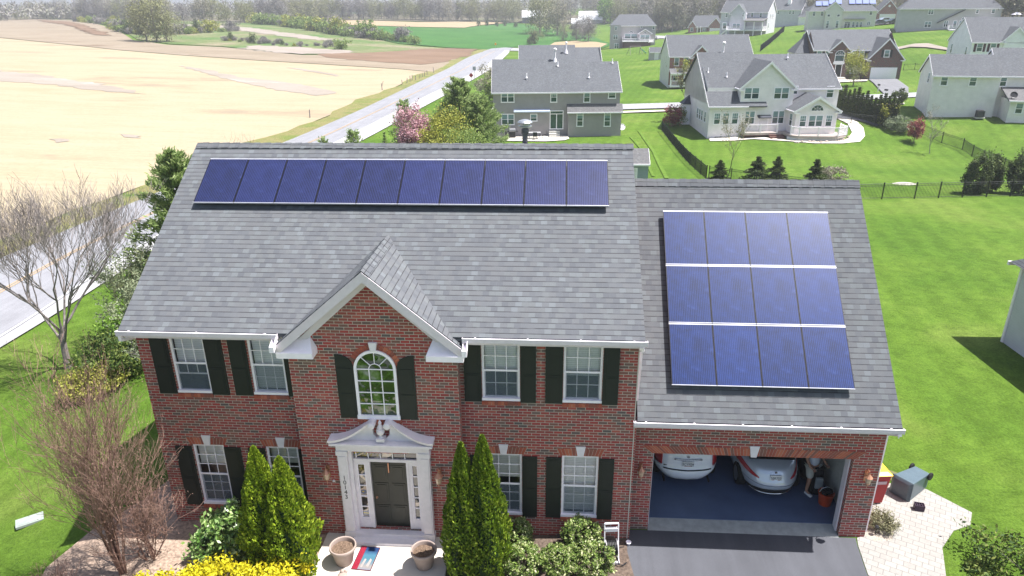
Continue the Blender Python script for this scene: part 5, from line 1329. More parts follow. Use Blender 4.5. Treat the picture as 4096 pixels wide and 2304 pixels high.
# ---- house B: straight behind, taupe siding
B_ = nb_root('siding_house', 'taupe siding two storey house behind the ridge with a white patio and glass sliding door', -10.11, 74.34, -2.52, 3.7)
mass_walls(B_, M['s_taupe'], 0, 15.74, 0, 10.4, 5.6, ('u', 8.9)); mass_roof(B_, SHF, 0, 10.4, 0, 10.4, 5.6, 8.95, ends='L'); mass_roof(B_, SHF, 10.76, 15.75, 0, 9.6, 5.6, 8.6, vm=4.9, ends='R')
mass_walls(B_, M['s_taupe'], 9.3, 15.9, -.75, 0, 3.25, None, name='rear_bay')
lr = MB(); lr.prism([(9.15,-1.05,3.05),(9.15,-.02,3.95),(9.15,-.02,3.8),(9.15,-1.05,2.92)], (6.9,0,0)); lr.build('bay_roof', M['shingle_tan'], B_); lr = MB(); lr.box(9.15,16.05,-1.16,-1.055,2.92,3.06); lr.build('gutter', M['white'], B_)
win(B_, 'F', 0, .97, 4.18, 1.68, 1.38, 'pair'); win(B_, 'F', 0, 7.1, 4.14, .85, 1.40, 'dhg'); win(B_, 'F', 0, 11.2, 4.1, .85, 1.40); win(B_, 'F', 0, 14.24, 4.55, .97, .96)
win(B_, 'F', 0, .98, 1.44, 1.66, 1.38, 'pair'); win(B_, 'F', 0, 4.6, 1.86, .9, .94); win(B_, 'F', 0, 7.05, .87, 1.72, 2.3, 'slider'); win(B_, 'F', -.75, 10.34, 1.28, .85, 1.77, 'tr'); win(B_, 'F', -.75, 13.74, 1.25, .85, 1.79, 'tr')
a = MB(); a.prism([(2.55,-.02,3.35),(2.55,-.55,3.18),(2.55,-.55,3.02),(2.55,-.02,3.12)], (4.5,0,0)); a.build('awning', plain('awning', (.55,.6,.72), .8), B_)
s_ = MB(); 
for k in range(3): s_.box(6.95, 8.3, -1.25+.32*k, -.02, -.05+.25*k, .20+.25*k)
s_.build('door_steps', M['concrete'], B_)
vent_pipe(B_, 4.2, 1.8, 7.0); vent_pipe(B_, 8.2, 3.9, 8.2); vent_pipe(B_, 12.0, 1.9, 6.95); vent_pipe(B_, 15.2, 4.5, 8.45); flue(B_, 7.9, 4.9, 8.8)
d_ = MB(); d_.lathe((0,0,0), [(.02,0),(.30,.05),(.40,.12),(.39,.13),(.28,.07)], 16); d_.xf(Matrix.Translation((16.1,-.35,1.1)) @ Matrix.Rotation(radians(65), 4, 'X')); d_.tube([(15.9,-.1,1.0),(16.1,-.35,1.1)], .03, 6); d_.build('satellite_dish', M['white'], B_)
pt = drape('patio_slab', [(-10.6,71.3),(-3.5,70.9),(-1.2,71.6),(-.6,72.6),(-.9,75.0),(-10.4,74.5)], M['walk'], .05); structure(pt)
def at_local(root, u, v, z): 
    p = root.matrix_basis @ Vector((u, v, z)); return p
def set_table(x, y, z, rz, label, ms='dark_metal'):
    root = empty('patio_table', (x, y, z), rz); t = MB(); t.box(-.75,.75,-.45,.45,.70,.74); t.build('table_top', plain('grey_table', (.3,.3,.31), .5), root)
    for a_, b_ in ((-.65,-.35),(.65,-.35),(.65,.35),(-.65,.35)): l = MB(); l.tube([(a_,b_,0),(a_,b_,.70)], .025, 6); l.build('leg', M[ms], root)
    tag(root, label, 'table', 'outdoor tables'); return root
set_table(-4.9, 72.9, h(-4.9,72.9)+.09, .06, 'grey patio table on the white patio behind the taupe house')
def chair(x, y, z, rz, label, group):
    root = empty('patio_chair', (x, y, z), rz); s_ = MB(); s_.box(-.25,.25,-.25,.25,.40,.44); s_.build('seat', M['dark_metal'], root); b = MB(); b.box(-.25,.25,.22,.26,.45,.95); b.build('backrest', M['dark_metal'], root)
    for a_, b_ in ((-.22,-.22),(.22,-.22),(.22,.22),(-.22,.22)): l = MB(); l.tube([(a_,b_,0),(a_,b_,.40)], .018, 5); l.build('leg', M['dark_metal'], root)
    tag(root, label, 'chair', group); return root
for k, (dx, dy, rz, s) in enumerate(((-1.2,0,1.57,'left of'),(1.2,.1,-1.57,'right of'),(.1,-1.0,3.14,'in front of'))): chair(-4.9+dx, 72.9+dy, h(-4.9,72.9)+.09, rz, 'dark patio chair %s the grey table on the white patio' % s, 'patio chairs behind the taupe house')
def grill(x, y, z, rz, label):
    root = empty('barbecue', (x, y, z), rz); b = MB(); b.box(-.4,.4,-.28,.28,.05,.78); bevel(b.build('cabinet', M['black'], root), .02); l = MB(); b0 = 0; l.lathe((0,0,0), [(.01,-.40),(.30,-.38),(.30,.38),(.01,.40)], 16); l.xf(Matrix.Translation((0,0,.85)) @ Matrix.Rotation(pi/2, 4, 'Y')); l.build('hood', plain('grill_hood', (.2,.2,.21), .4, .5, .3), root)
    s_ = MB(); s_.box(.42,.75,-.22,.22,.74,.78); s_.box(-.75,-.42,-.22,.22,.74,.78); s_.build('side_shelf', M['dark_metal'], root); tag(root, label, 'barbecue')
grill(-7.7, 73.5, h(-7.7,73.5)+.09, .05, 'covered dark barbecue against the wall on the white patio behind the taupe house')
def lattice(x, y, z, rz, label):
    root = empty('lattice_screen', (x, y, z), rz); f = MB(); w, H_ = 1.5, 1.25
    f.box(-w/2,w/2,-.03,.03,H_-.07,H_); f.box(-w/2,w/2,-.03,.03,0,.07); f.box(-w/2,-w/2+.07,-.03,.03,.07,H_-.07); f.box(w/2-.07,w/2,-.03,.03,.07,H_-.07); f.build('frame', plain('grey_screen', (.33,.31,.31), .8), root)
    p = MB()
    for k in range(9): zz = .12+k*.125; p.box(-w/2+.07,w/2-.07,-.012,.012,zz,zz+.05)
    for k in range(9): xx = -w/2+.12+k*.155; p.box(xx,xx+.035,-.016,.016,.07,H_-.07)
    p.build('panel', plain('grey_screen2', (.36,.34,.34), .8), root); tag(root, label, 'screen')
lattice(-9.25, 71.9, h(-9.2,71.9)+.09, .05, 'grey lattice screen around the air conditioner at the left end of the white patio')
def ac_unit(x, y, z, rz, label):
    root = empty('air_conditioner', (x, y, z), rz); b = MB(); b.box(-.4,.4,-.4,.4,.05,.85); bevel(b.build('cabinet', plain('ac_dark', (.05,.05,.05), .6), root), .03)
    f = MB(); f.lathe((0,0,.86), [(.34,0),(.35,.03),(.30,.04),(.05,.05)], 18); f.build('fan_grille', M['dark_metal'], root); p = MB(); p.box(-.5,.5,-.5,.5,-.05,.05); p.build('base_pad', M['concrete'], root); tag(root, label, 'air conditioner')
ac_unit(-8.7, 72.9, h(-8.7,72.9)+.12, .05, 'dark air conditioner box between the lattice screen and the taupe house wall')
# ---- house D: only its roof shows over B
D0 = AD(1310*1.59, 183, 127); D1 = AD(1512*1.59, 192, 127); dyaw = degrees_ = math.degrees(atan2(D1.y-D0.y, D1.x-D0.x)); dw = hypot(D1.x-D0.x, D1.y-D0.y)
D_ = nb_root('siding_house', 'dark grey roofed house half hidden behind the roof of the taupe house', D0.x, D0.y-3.5, -2.4, 3)
mass_walls(D_, M['s_tan'], 0, dw, -1.2, 9, 5.6, ('u', 8.8)); mass_roof(D_, SHF, 0, dw*.68, -1.2, 9, 5.6, 8.9, ends='L'); mass_roof(D_, SHF, dw*.70, dw, -1.2, 8.6, 5.6, 8.45, vm=4.2, ends='R')
flue(D_, 7.9, 2, 8.0)
for k in range(3): win(D_, 'F', -1.2, 1.5+k*4.5, 4.1, .9, 1.4)

# ---- house C: pale grey siding with sunroom and deck
C_ = nb_root('siding_house', 'pale grey house with a sunroom, half-round window and curved white railed deck', 16.0, 72.14, -2.35, 4.9)
SG_ = M['s_grey']
mass_walls(C_, SG_, 0, 15.95, 1.6, 12.2, 5.8, ('u', 9.5)); mass_roof(C_, SHF, 6.92, 15.95, 1.6, 12.2, 5.8, 9.25, vm=6.9, ends='R')
# catslide over the garage wing
mass_walls(C_, SG_, 0, 4.38, -.0, 1.6, 3.95, None, name='garage_wing_wall')
g_ = MB(); g_.poly([(0,0,3.95),(0,1.6,3.95),(0,1.6,5.1)]); g_.poly([(4.38,0,3.95),(4.38,1.6,5.1),(4.38,1.6,3.95)]); g_.poly([(0,1.6,3.95),(0,6.9,9.35),(0,12.2,5.8),(0,12.2,3.9)]); g_.build('garage_gable_wall', SG_, C_)
rr = MB(); rr.prism([(-.25,-.35,3.85),(-.25,6.9,9.55),(-.25,12.5,5.6),(-.25,12.5,5.45),(-.25,6.9,9.40),(-.25,-.35,3.70)], (6.98,0,0)); rr.build('catslide_roof', SHF, C_)
rr = MB(); rr.box(-.25,4.5,-.47,-.353,3.68,3.84); rr.prism([(-.27,-.36,3.84),(-.27,6.9,9.54),(-.27,6.9,9.24),(-.27,-.36,3.58)], (.019,0,0)); rr.build('trim', M['white'], C_)
# rear gable
mass_walls(C_, SG_, 3.6, 9.9, .2, 1.7, 6.1, ('v', 8.75), name='gable_wall'); mass_roof(C_, SHF, 3.6, 9.9, .2, 1.6, 6.1, 8.85, 'v', .3, back=6.6)
win(C_, 'F', .2, 3.95, 4.58, 1.85, 1.38, 'pair'); win(C_, 'F', .2, 7.5, 4.55, 1.85, 1.38, 'pair'); win(C_, 'F', 1.6, 10.1, 4.9, .85, 1.0); win(C_, 'F', 1.6, 14.4, 4.45, .95, 1.4)
for u in (.55, 1.6, 2.7): win(C_, 'F', 0, u, 1.69, .85, 1.4, 'dhg')
win(C_, 'F', .2, 4.2, 1.65, 1.4, 1.6, 'pair'); win(C_, 'F', .2, 7.65, 1.65, 1.5, 1.6, 'pair')
lr = MB(); lr.prism([(5.85,-.35,2.5),(5.85,.19,2.75),(5.85,.19,2.6),(5.85,-.35,2.42)], (1.6,0,0)); lr.build('door_canopy', M['shutter_blue'], C_)
fdoor(C_, .2, 6.15, .55, 1.0, 2.0, 'white_dull', 'back_door')
for v in (1.2, 2.6, 3.6, 4.6): win(C_, 'L', 0, v, 1.7, .75, 1.35)
bw = MB(); bw.prism([(-.01,8.6,.0),(-.9,8.9,.0),(-.9,10.3,.0),(-.01,10.6,.0)], (0,0,3.0)); bw.build('bay_window', M['white'], C_)
bw = MB(); bw.poly([(-1.05,8.7,3.0),(-.02,8.4,3.0),(-.02,9.4,4.1)]); bw.poly([(-1.05,10.5,3.0),(-1.05,8.7,3.0),(-.02,9.4,4.1)]); bw.poly([(-.02,10.8,3.0),(-1.05,10.5,3.0),(-.02,9.6,4.1)]); bw.build('bay_roof', M['shutter_blue'], C_)
win(C_, 'L', -.9, 9.1, .9, 1.0, 1.8)
# sunroom
mass_walls(C_, SG_, 9.5, 14.35, -2.3, 1.6, 3.7, ('v', 5.05), name='sunroom_wall'); mass_roof(C_, SHF, 9.5, 14.35, -2.3, 1.5, 3.7, 5.15, 'v', .35, back=1.59)
win(C_, 'F', -2.3, 9.95, 1.65, .85, 1.38, 'dhg'); win(C_, 'F', -2.3, 11.0, 1.65, 1.75, 1.38, 'pair'); win(C_, 'F', -2.3, 13.0, 1.65, .85, 1.38, 'dhg'); fan_window(C_, -2.3, 11.15, 12.65, 3.5)
win(C_, 'L', 9.5, -1.5, 1.6, .9, 1.5)
flue(C_, 3.1, 7.0, 9.3); vent_pipe(C_, .6, 4.2, 7.4); vent_pipe(C_, 2.7, 3.4, 6.9); vent_pipe(C_, 10.9, 6.0, 8.9)
bs = MB(); bs.box(.9, 1.8, -.06, -.002, -.1, .25); bs.build('basement_window', M['pane'], C_)
# deck with white railing
def deck(root, outline, z, zb, mat='deck_boards', name='deck'):
    d = MB(); d.prism([(x, y, z-.25) for x, y in outline], (0,0,.25)); do = d.build(name, M[mat], root)
    return do
def railing(root, pts, z, name='railing', hgt=.95, mat='white', closed=False):
    r_ = MB()
    for a_, b_ in zip(pts, pts[1:]):
        a_, b_ = Vector((*a_, z)), Vector((*b_, z)); L = (b_-a_).length; ex = (b_-a_)/L; ey = Vector((-ex.y, ex.x, 0)); ez = Vector((0,0,1))
        r_.obox((a_+b_)/2+ez*hgt, ex, ey, ez, L/2, .045, .03); r_.obox((a_+b_)/2+ez*.1, ex, ey, ez, L/2, .03, .025)
        n = max(2, int(L/.14))
        for k in range(1, n): r_.obox(a_+ex*L*k/n+ez*hgt*.53, ex, ey, ez, .017, .017, hgt*.43)
    for p in pts: r_.box(p[0]-.06,p[0]+.06,p[1]-.06,p[1]+.06,z,z+hgt+.1)
    return r_.build(name, M[mat], root)
M['deck_boards'] = plain('deck_boards', (.40,.34,.31), .8, .2, 0, .15, 3); M['deck_brown'] = plain('deck_brown', (.15,.08,.065), .8, .2, 0, .2, 3)
DK = deck(C_, [(4.0,-1.3),(8.6,-1.3),(8.6,.18),(4.0,.18)], .85, 0); deck(C_, [(8.6,-1.3),(8.95,-2.8),(9.6,-3.6),(13.9,-4.2),(15.3,-3.3),(15.4,-1.4),(14.37,-.6),(14.37,-2.32),(9.48,-2.32),(9.48,.1),(8.61,.1)], .84, 0)
railing(C_, [(4.0,-1.3),(5.9,-1.3),(7.9,-1.3)], .85); railing(C_, [(8.95,-2.8),(9.6,-3.6),(11.7,-3.92),(13.9,-4.2),(15.3,-3.3),(15.4,-1.4)], .84)
sk = MB(); sk.prism([(8.7,-2.6,-.4),(9.7,-3.45,-.4),(13.8,-4.0,-.4),(15.1,-3.2,-.4),(15.2,-1.4,-.4),(9.0,-1.4,-.4)], (0,0,.97)); sk.build('deck_skirt', M['white_dull'], C_)
st = MB()
for k in range(5): st.box(6.9, 8.7, -1.35-.34*(5-k), -1.32-.34*(4-k), -.2, -.02+.17*k)
st.build('deck_steps', M['deck_brown'], C_)
fr = MB()
for k in range(4): fr.box(4.1+1.2*k, 4.16+1.2*k, -1.2, -1.1, -.4, .6)
fr.box(3.9, 8.6, -1.1, .1, .45, .599); fr.build('deck_frame', M['deck_brown'], C_)
def LC(u, v): p = at_local(C_, u, v, 0); return (p.x, p.y)
bpy.context.view_layer.update()
pc = drape('curved_path', [LC(*q) for q in ((.2,-.1),(-.1,-1.6),(2.5,-1.9),(5,-1.7),(8.5,-3.6),(11,-5.0),(14,-5.2),(16.5,-4.4),(18.0,-2.4),(19.0,.2),(19.2,2.2),(18.6,4.4),(17.4,4.5),(17.8,1.8),(17.0,-1.2),(15.6,-3.3),(14,-4.3),(11,-4.2),(8.9,-3.3),(6.0,-1.0),(3.6,-.9),(3.4,-.1))], M['walk'], .05); structure(pc)
rs = random.Random(4)
rk_ = MB()
for k in range(26):
    t = k/25; u = 9.2+6.6*t+rs.uniform(-.2,.2); v = -4.05-.5*sin(pi*t)+rs.uniform(-.15,.15)+ (1.1*t**6); x, y = LC(u, v); z = h(x, y); s_ = rs.uniform(.12,.28); b0 = len(rk_.v)
    rk_.lathe((x,y,z), [(s_*.7,-.1),(s_,.0),(s_*.85,s_*.6),(s_*.3,s_*.9)], 7)
ro = rk_.build('border_stones', plain('border_stone', (.34,.28,.24), .9, .1, 0, .4, 3)); tag(ro, 'row of rough stones edging the bed below the white railed deck', 'stones', None, 'stuff')

# ---- house N: pale house at the right
N_ = nb_root('siding_house', 'plain pale siding house at the right edge with a low rear extension', 43.68, 77.55, -.55, -12)
sg2 = siding_mat('bone_siding', (.78,.73,.72)); 
mass_walls(N_, sg2, 0, 7.2, 0, 6.4, 5.2, ('u', 7.2)); mass_roof(N_, SHF, 0, 7.0, 0, 6.4, 5.2, 7.3, ends='L')
mass_walls(N_, sg2, 7.2, 20, .8, 9, 5.2, ('u', 7.9), name='main_wall'); mass_roof(N_, SHF, 7.2, 20, .8, 9, 5.2, 8.0)
win(N_, 'F', 0, .8, 3.8, .85, 1.3); win(N_, 'F', 0, 3.9, 3.8, .85, 1.3); win(N_, 'L', 0, 1.6, 3.9, .8, 1.3); win(N_, 'F', .8, 7.4, 3.75, .8, 1.3)
mass_walls(N_, sg2, 8.0, 18, -2.4, .8, 2.6, None, name='extension_wall')
lr = MB(); lr.prism([(7.7,-2.8,2.55),(7.7,.78,3.75),(7.7,.78,3.6),(7.7,-2.8,2.40)], (11,0,0)); lr.build('extension_roof', M['shingle_tan'], N_); lr = MB(); lr.box(7.7,18.7,-2.92,-2.804,2.38,2.54); lr.build('gutter', M['white'], N_)
for k in range(3): win(N_, 'F', -2.4, 8.6+1.35*k, 1.0, .85, 1.3)
p = N_.matrix_basis @ Vector((5.6,-.9,0)); ac_unit(p.x, p.y, h(p.x, p.y)+.1, -.2, 'black air conditioner box against the wall of the pale house at the right edge')
d_ = MB(); d_.lathe((0,0,0), [(.02,0),(.30,.05),(.40,.12),(.39,.13),(.28,.07)], 16); d_.xf(Matrix.Translation((8.2,-2.2,3.1)) @ Matrix.Rotation(radians(65), 4, 'X')); d_.tube([(8.2,-1.9,2.8),(8.2,-2.2,3.1)], .03, 6); d_.build('satellite_dish', M['dark_metal'], N_)

# ---- house G: brick front with a porch
G_ = nb_root('siding_house', 'grey sided house with a red brick front and a white columned porch', 18.9, 126.6, -2.0, 2)
mass_walls(G_, M['s_green'], 0, 15.5, 0, 10, 5.8, ('u', 9.2)); mass_roof(G_, SHF, 0, 15.5, 0, 10, 5.8, 9.3)
br_ = MB(); br_.box(.02, 7.7, -.06, -.002, 3.5, 5.75); br_.box(.02, 7.7, -.06, -.002, .3, 2.9); br_.build('brick_front', M['brick_far'], G_)
mass_walls(G_, M['brick_far'], 3.9, 7.7, -.35, .0, 5.7, ('v', 7.5), name='gable_wall'); mass_roof(G_, SHF, 3.9, 7.7, -.35, 0, 5.75, 7.6, 'v', .3, back=3.2)
win(G_, 'F', -.06, .85, 3.9, .95, 1.55); win(G_, 'F', -.06, 2.6, 3.9, .95, 1.55); win(G_, 'F', -.35, 4.9, 3.95, .95, 1.6); win(G_, 'F', -.06, .8, 1.1, .95, 1.6); win(G_, 'F', -.06, 4.3, 1.1, .95, 1.6)
pr = MB(); pr.prism([(-.1,-2.1,2.75),(-.1,-.37,3.5),(-.1,-.37,3.35),(-.1,-2.1,2.6)], (8.2,0,0)); pr.build('porch_roof', M['shingle_tan'], G_)
pc_ = MB(); pc_.box(0,8,-2.0,-.37,.2,.45); pc_.box(-.05,8.1,-2.2,-2.11,2.55,2.75); pc_.box(0,8,-2.0,-1.8,2.35,2.6); pc_.build('porch_floor', M['white'], G_)
for u in (.1, 2.6, 5.2, 7.7): c_ = MB(); c_.box(u-.09,u+.09,-2.0,-1.82,.45,2.35); c_.build('porch_column', M['white'], G_)
railing(G_, [(.2,-1.95),(2.5,-1.95)], .45); railing(G_, [(2.7,-1.95),(5.1,-1.95)], .45)
fdoor(G_, -.06, 6.1, .45)
# ---- house F: brown brick with an arched window
F_ = nb_root('brick_house', 'brown brick house with an arched window over its door and a closed white garage door', 52.12, 118.0, .08, -2.5)
BR = brick_mat('brown_brick', mortar=(.33,.29,.25)); 
for nd in BR.node_tree.nodes:
    if nd.type == 'VALTORGB' and len(nd.color_ramp.elements) > 4:
        for e in nd.color_ramp.elements: c_ = e.color; e.color = (c_[0]*.42, c_[1]*.62, c_[2]*.66, 1)
mass_walls(F_, BR, 0, 5.68, 0, 4, 3.75, ('v', 6.85), name='garage_wall'); mass_roof(F_, SHF, 0, 5.68, 0, 3, 3.8, 7.0, 'v', .3, back=7.2)
mass_walls(F_, BR, -8.75, 5.3, 2.4, 10, 5.0, ('u', 8.0)); mass_roof(F_, SHF, -8.75, 5.4, 2.4, 13.5, 5.05, 8.15, vm=8.2)
garage_door(F_, 0, .62, 0, 4.4, 2.1); win(F_, 'F', 0, 2.35, 3.8, .95, 1.25, 'dh', 'shutter', .38)
mass_walls(F_, BR, -6.1, -2.7, 2.0, 2.41, 5.0, ('v', 6.55), name='entry_wall'); mass_roof(F_, SHF, -6.1, -2.7, 2.0, 2.4, 5.0, 6.65, 'v', .3, back=4.8)
fan_window(F_, 2.0, -5.15, -3.5, 4.1); win(F_, 'F', 2.0, -5.15, 2.95, 1.65, 1.15, 'plain'); fdoor(F_, 2.0, -4.75, .35, 1.0, 2.1, 'shutter')
pn_ = MB(); pn_.box(-5.3,-3.4,1.93,1.997,2.5,2.93); pn_.build('door_panel', M['white'], F_)
for u in (-8.15, -6.7): win(F_, 'F', 2.4, u-.1, 3.6, .9, 1.35, 'dh')
for u in (-2.5, -1.0): win(F_, 'F', 2.4, u, 3.6, .9, 1.35, 'dh')
for u in (-8.73,-7.3,-5.9+.0,-1.55,-.08):
    if u == -5.9: continue
    s_ = MB(); s_.box(u,u+.38,2.35,2.397,3.6,4.95); s_.build('shutter', M['shutter_blue'], F_)
win(F_, 'F', 2.4, -2.1, .9, 1.3, 1.6, 'pair')
mass_walls(F_, M['s_tan'], -11.2, -8.76, 5.0, 10, 4.2, None, name='side_wing_wall')
lr = MB(); lr.poly([(-11.5,4.6,4.2),(-8.9,4.6,4.2),(-8.8,8.4,7.4),(-8.9,10,7.4)]); lr.poly([(-11.5,10.3,4.2),(-11.5,4.6,4.2),(-8.9,8.2,7.4)]); lr.build('side_wing_roof', SHF, F_)
st = MB()
for k in range(3): st.box(-5.4, -3.2, .6-.35*k, 2.0, -.2, .32-.12*k)
st.build('door_steps', M['walk'], F_)

# ---- house E: grey walk-out with a raised deck
e0 = G(1900+1385/2.576, 505/2.576)
E_ = nb_root('siding_house', 'grey hip roofed house standing alone beyond the lawns with a raised brown deck', e0.x, e0.y, e0.z, -4)
mass_walls(E_, M['s_e'], 0, 15.2, 0, 10, 7.7, None, zb=-1); mass_roof(E_, SHF, 0, 15.2, 0, 10, 7.7, 11.0, hip=3.2, oh=.4)
mass_walls(E_, M['s_e'], 0, 3.6, -1.2, 0, 7.7, None, name='side_bay_wall')
win(E_, 'F', -1.2, 1.5, 6.1, .8, 1.2); win(E_, 'F', -1.2, 1.1, 3.2, 1.6, 1.4, 'pair'); win(E_, 'F', -1.2, 1.6, .2, 1.5, 1.7, 'pair')
win(E_, 'F', 0, 4.9, 3.3, 4.3, 1.6, 'pair'); fan_window(E_, 0, 6.4, 7.8, 5.2); win(E_, 'F', 0, 10.0, 6.6, .7, .9); win(E_, 'F', 0, 14.0, 6.2, .8, 1.3)
mass_walls(E_, M['s_e'], 9.6, 13.8, -1.6, 0, 5.2, ('v', 6.4), name='bay_wall'); mass_roof(E_, SHF, 9.6, 13.8, -1.6, 0, 5.25, 6.5, 'v', .3, back=1.0)
win(E_, 'F', -1.6, 10.1, 3.1, 3.2, 1.5, 'pair'); fan_window(E_, -1.6, 11.0, 12.3, 4.9)
deck(E_, [(4.2,-4.6),(12.8,-4.6),(14.6,-2.4),(14.4,-.1),(4.2,-.1)], 2.7, 0, 'white_dull'); railing(E_, [(4.2,-.1),(4.2,-4.6),(8.5,-4.6),(12.8,-4.6)], 2.7); railing(E_, [(12.8,-4.6),(14.6,-2.4)], 2.2)
fr = MB(); fr.box(4.6,13.5,-4.0,-.3,-1,2.35)
for u in (4.3, 8, 12): fr.box(u,u+.3,-4.5,-4.2,-1.2,2.4)
fr.build('deck_base', M['deck_brown'], E_)
# ---- house H: pale green with solar panels
hc = G(3150+600/4.39, 30+390/4.39)
H_ = nb_root('siding_house', 'tall pale grey-green house on the hill with blue solar panels on its roof', hc.x-3.6, hc.y+1.5, hc.z-1.8, -13)
mass_walls(H_, M['s_green'], 0, 17.5, 0, 11, 7.0, None, zb=-3); mass_roof(H_, SHF, 0, 17.5, 0, 11, 7.0, 10.6, hip=4, oh=.4)
mass_walls(H_, M['s_green'], 4.2, 8.6, -1.2, 0, 7.4, ('v', 9.2), zb=-3, name='bay_wall'); mass_roof(H_, SHF, 4.2, 8.6, -1.2, 0, 7.3, 9.2, 'v', .3, back=2.5)
for u, z, w_, hh, k in ((.9,5.4,.8,1.3,'dh'),(3.0,5.4,.8,1.3,'dh'),(15.6,5.6,.8,1.2,'dh'),(15.4,3.0,.9,1.0,'pair'),(9.6,1.8,1.6,2.1,'slider'),(11.6,2.4,.7,1.5,'dh'),(12.6,2.4,.7,1.5,'dh'),(13.6,2.4,.7,1.5,'dh')): win(H_, 'F', 0, u, z, w_, hh, k)
for u in (4.7, 7.2): win(H_, 'F', -1.2, u, 2.2, .8, 2.0, 'tr'); win(H_, 'F', -1.2, u, 5.2, .8, .7, 'plain')
aw = MB(); aw.box(9.3,14.8,-.7,-.02,4.5,4.7); aw.build('awning', plain('awning_tan', (.35,.33,.32), .8), H_)
sp_ = plain('roof_solar', (.16,.20,.42), .25, .6, 0, .1)
for i in range(9):
    if i == 4: continue
    u = 1.6+1.75*i; z0, z1 = (7.9, 9.0) if i % 9 in (0, 1) else (8.3, 10.0)
    s_ = 3.6/5.9; y0 = (z0-7.0)/s_-.4+.2; y1 = (z1-7)/s_-.4+.2
    m_ = MB(); m_.prism([(u,y0,z0+.25),(u+1.55,y0,z0+.25),(u+1.55,y1,z1+.25),(u,y1,z1+.25)], (0,-.03,.05)); o = m_.build('solar_panel', sp_, H_)
# ---- house I: blue-grey with white deck
i0 = G(2850+90/3.64, 10+530/3.64)
I_ = nb_root('siding_house', 'blue-grey house on the slope with a two storey white porch deck and stairs', i0.x, i0.y, i0.z, -30)
mass_walls(I_, M['s_blue'], 0, 14.5, 0, 9.5, 8.1, ('u', 11.3), zb=-2); mass_roof(I_, SHF, 0, 14.5, 0, 9.5, 8.1, 11.4, oh=.3)
mass_walls(I_, M['s_blue'], 3.3, 8.2, -1.0, 0, 7.8, ('v', 10.3), zb=-2, name='gable_wall'); mass_roof(I_, SHF, 3.3, 8.2, -1.0, 0, 7.85, 10.4, 'v', .3, back=3.5)
for u, z, v in ((1.4,6.4,0),(9.4,6.5,0),(12.0,6.4,0),(7.0,6.6,-1.0)): win(I_, 'F', v, u, z, .8, 1.3)
win(I_, 'F', -1.0, 4.3, 3.3, 2.4, 1.4, 'pair'); bw = MB(); bw.box(.9,2.5,-.6,-.01,2.8,5.0); bw.build('bay_window', M['white'], I_); win(I_, 'F', -.6, 1.1, 3.1, 1.2, 1.7)
deck(I_, [(3.4,-4.2),(14.5,-4.2),(14.5,-.1),(3.4,-.1)], 2.9, 0, 'white'); railing(I_, [(3.4,-1.1),(3.4,-4.2),(9,-4.2),(14.5,-4.2),(14.5,-.1)], 2.9)
pp = MB()
for u in (3.5, 6.2, 9.0, 11.8, 14.3): pp.box(u-.12,u+.12,-4.2,-3.96,-1.5,2.65 if u < 8.9 else 5.5)
pp.box(8.9,14.5,-4.2,-3.96,5.3,5.6); pp.build('porch_posts', M['white'], I_)
pr = MB(); pr.prism([(8.6,-4.5,5.55),(8.6,-.05,6.3),(8.6,-.05,6.1),(8.6,-4.5,5.4)], (6.1,0,0)); pr.build('porch_roof', M['shingle_tan'], I_)
st = MB(); st.prism([(3.3,-4.1,2.9),(.2,-4.1,.3),(.2,-4.1,.0),(3.3,-4.1,2.5)], (0,1.2,0)); st.box(-1.0,.25,-4.2,-2.8,.1,.3); st.build('stairs', M['white'], I_); railing(I_, [(-1.0,-4.2),(.2,-4.2)], .3)
ch = MB(); ch.box(7.6,8.4,-1.6,-1.01,5.6,7.6); ch.build('chimney', M['white'], I_)
win(I_, 'R', 14.5, 1.5, 3.2, .9, 1.7); win(I_, 'R', 14.5, 5.5, 6.2, .8, 1.2); win(I_, 'R', 14.5, 3.0, 6.2, .8, 1.2)
# second white-gabled house beyond I
i1 = G(2850+880/3.64, 10+385/3.64)
I2 = nb_root('siding_house', 'grey house with a bright white gable end partly hidden behind the blue-grey house', i1.x, i1.y+12, i1.z, -32)
mass_walls(I2, M['s_blue'], 0, 13, 0, 9, 6.6, ('u', 9.8), zb=-2); mass_roof(I2, SHF, 0, 13, 0, 9, 6.6, 9.9)
for u in (1.2, 4.2, 8.5, 9.7): win(I2, 'F', 0, u, 4.9, .8, 1.3)
ch = MB(); ch.box(7.0,8.2,2.2,3.2,8.0,10.6); ch.build('chimney', M['white'], I2)
mass_walls(I2, M['s_white'], 12.5, 16.5, -1, 7, 4.2, ('u', 7.4), zb=-2, name='garage_wall'); mass_roof(I2, SHF, 12.5, 16.5, -1, 7, 4.2, 7.5)
# ---- small brick ranch J
j0 = G(1900+2195/2.576, 345/2.576)
J_ = nb_root('brick_house', 'small low red brick house with a white garage door at the edge of the wood', j0.x, j0.y, j0.z, -12)
mass_walls(J_, BR, 0, 14, 0, 9, 3.0, None); mass_roof(J_, SHF, 0, 14, 0, 9, 3.0, 7.2, hip=2.5, oh=.4)
mass_walls(J_, M['brick_far'], 8.4, 13.8, -1.8, 0, 3.2, ('v', 6.2), name='garage_wall'); mass_roof(J_, SHF, 8.4, 13.8, -1.8, 0, 3.2, 6.3, 'v', .3, back=3.5); garage_door(J_, -1.8, 8.9, 0, 4.4, 2.2)
mass_walls(J_, M['brick_far'], 0, 3.2, -1.5, 0, 3.0, ('v', 5.0), name='gable_wall'); mass_roof(J_, SHF, 0, 3.2, -1.5, 0, 3.0, 5.1, 'v', .3, back=2.5); win(J_, 'F', -1.5, .9, .9, 1.2, 1.5); win(J_, 'F', 0, 5.8, .9, 1.6, 1.3, 'pair')
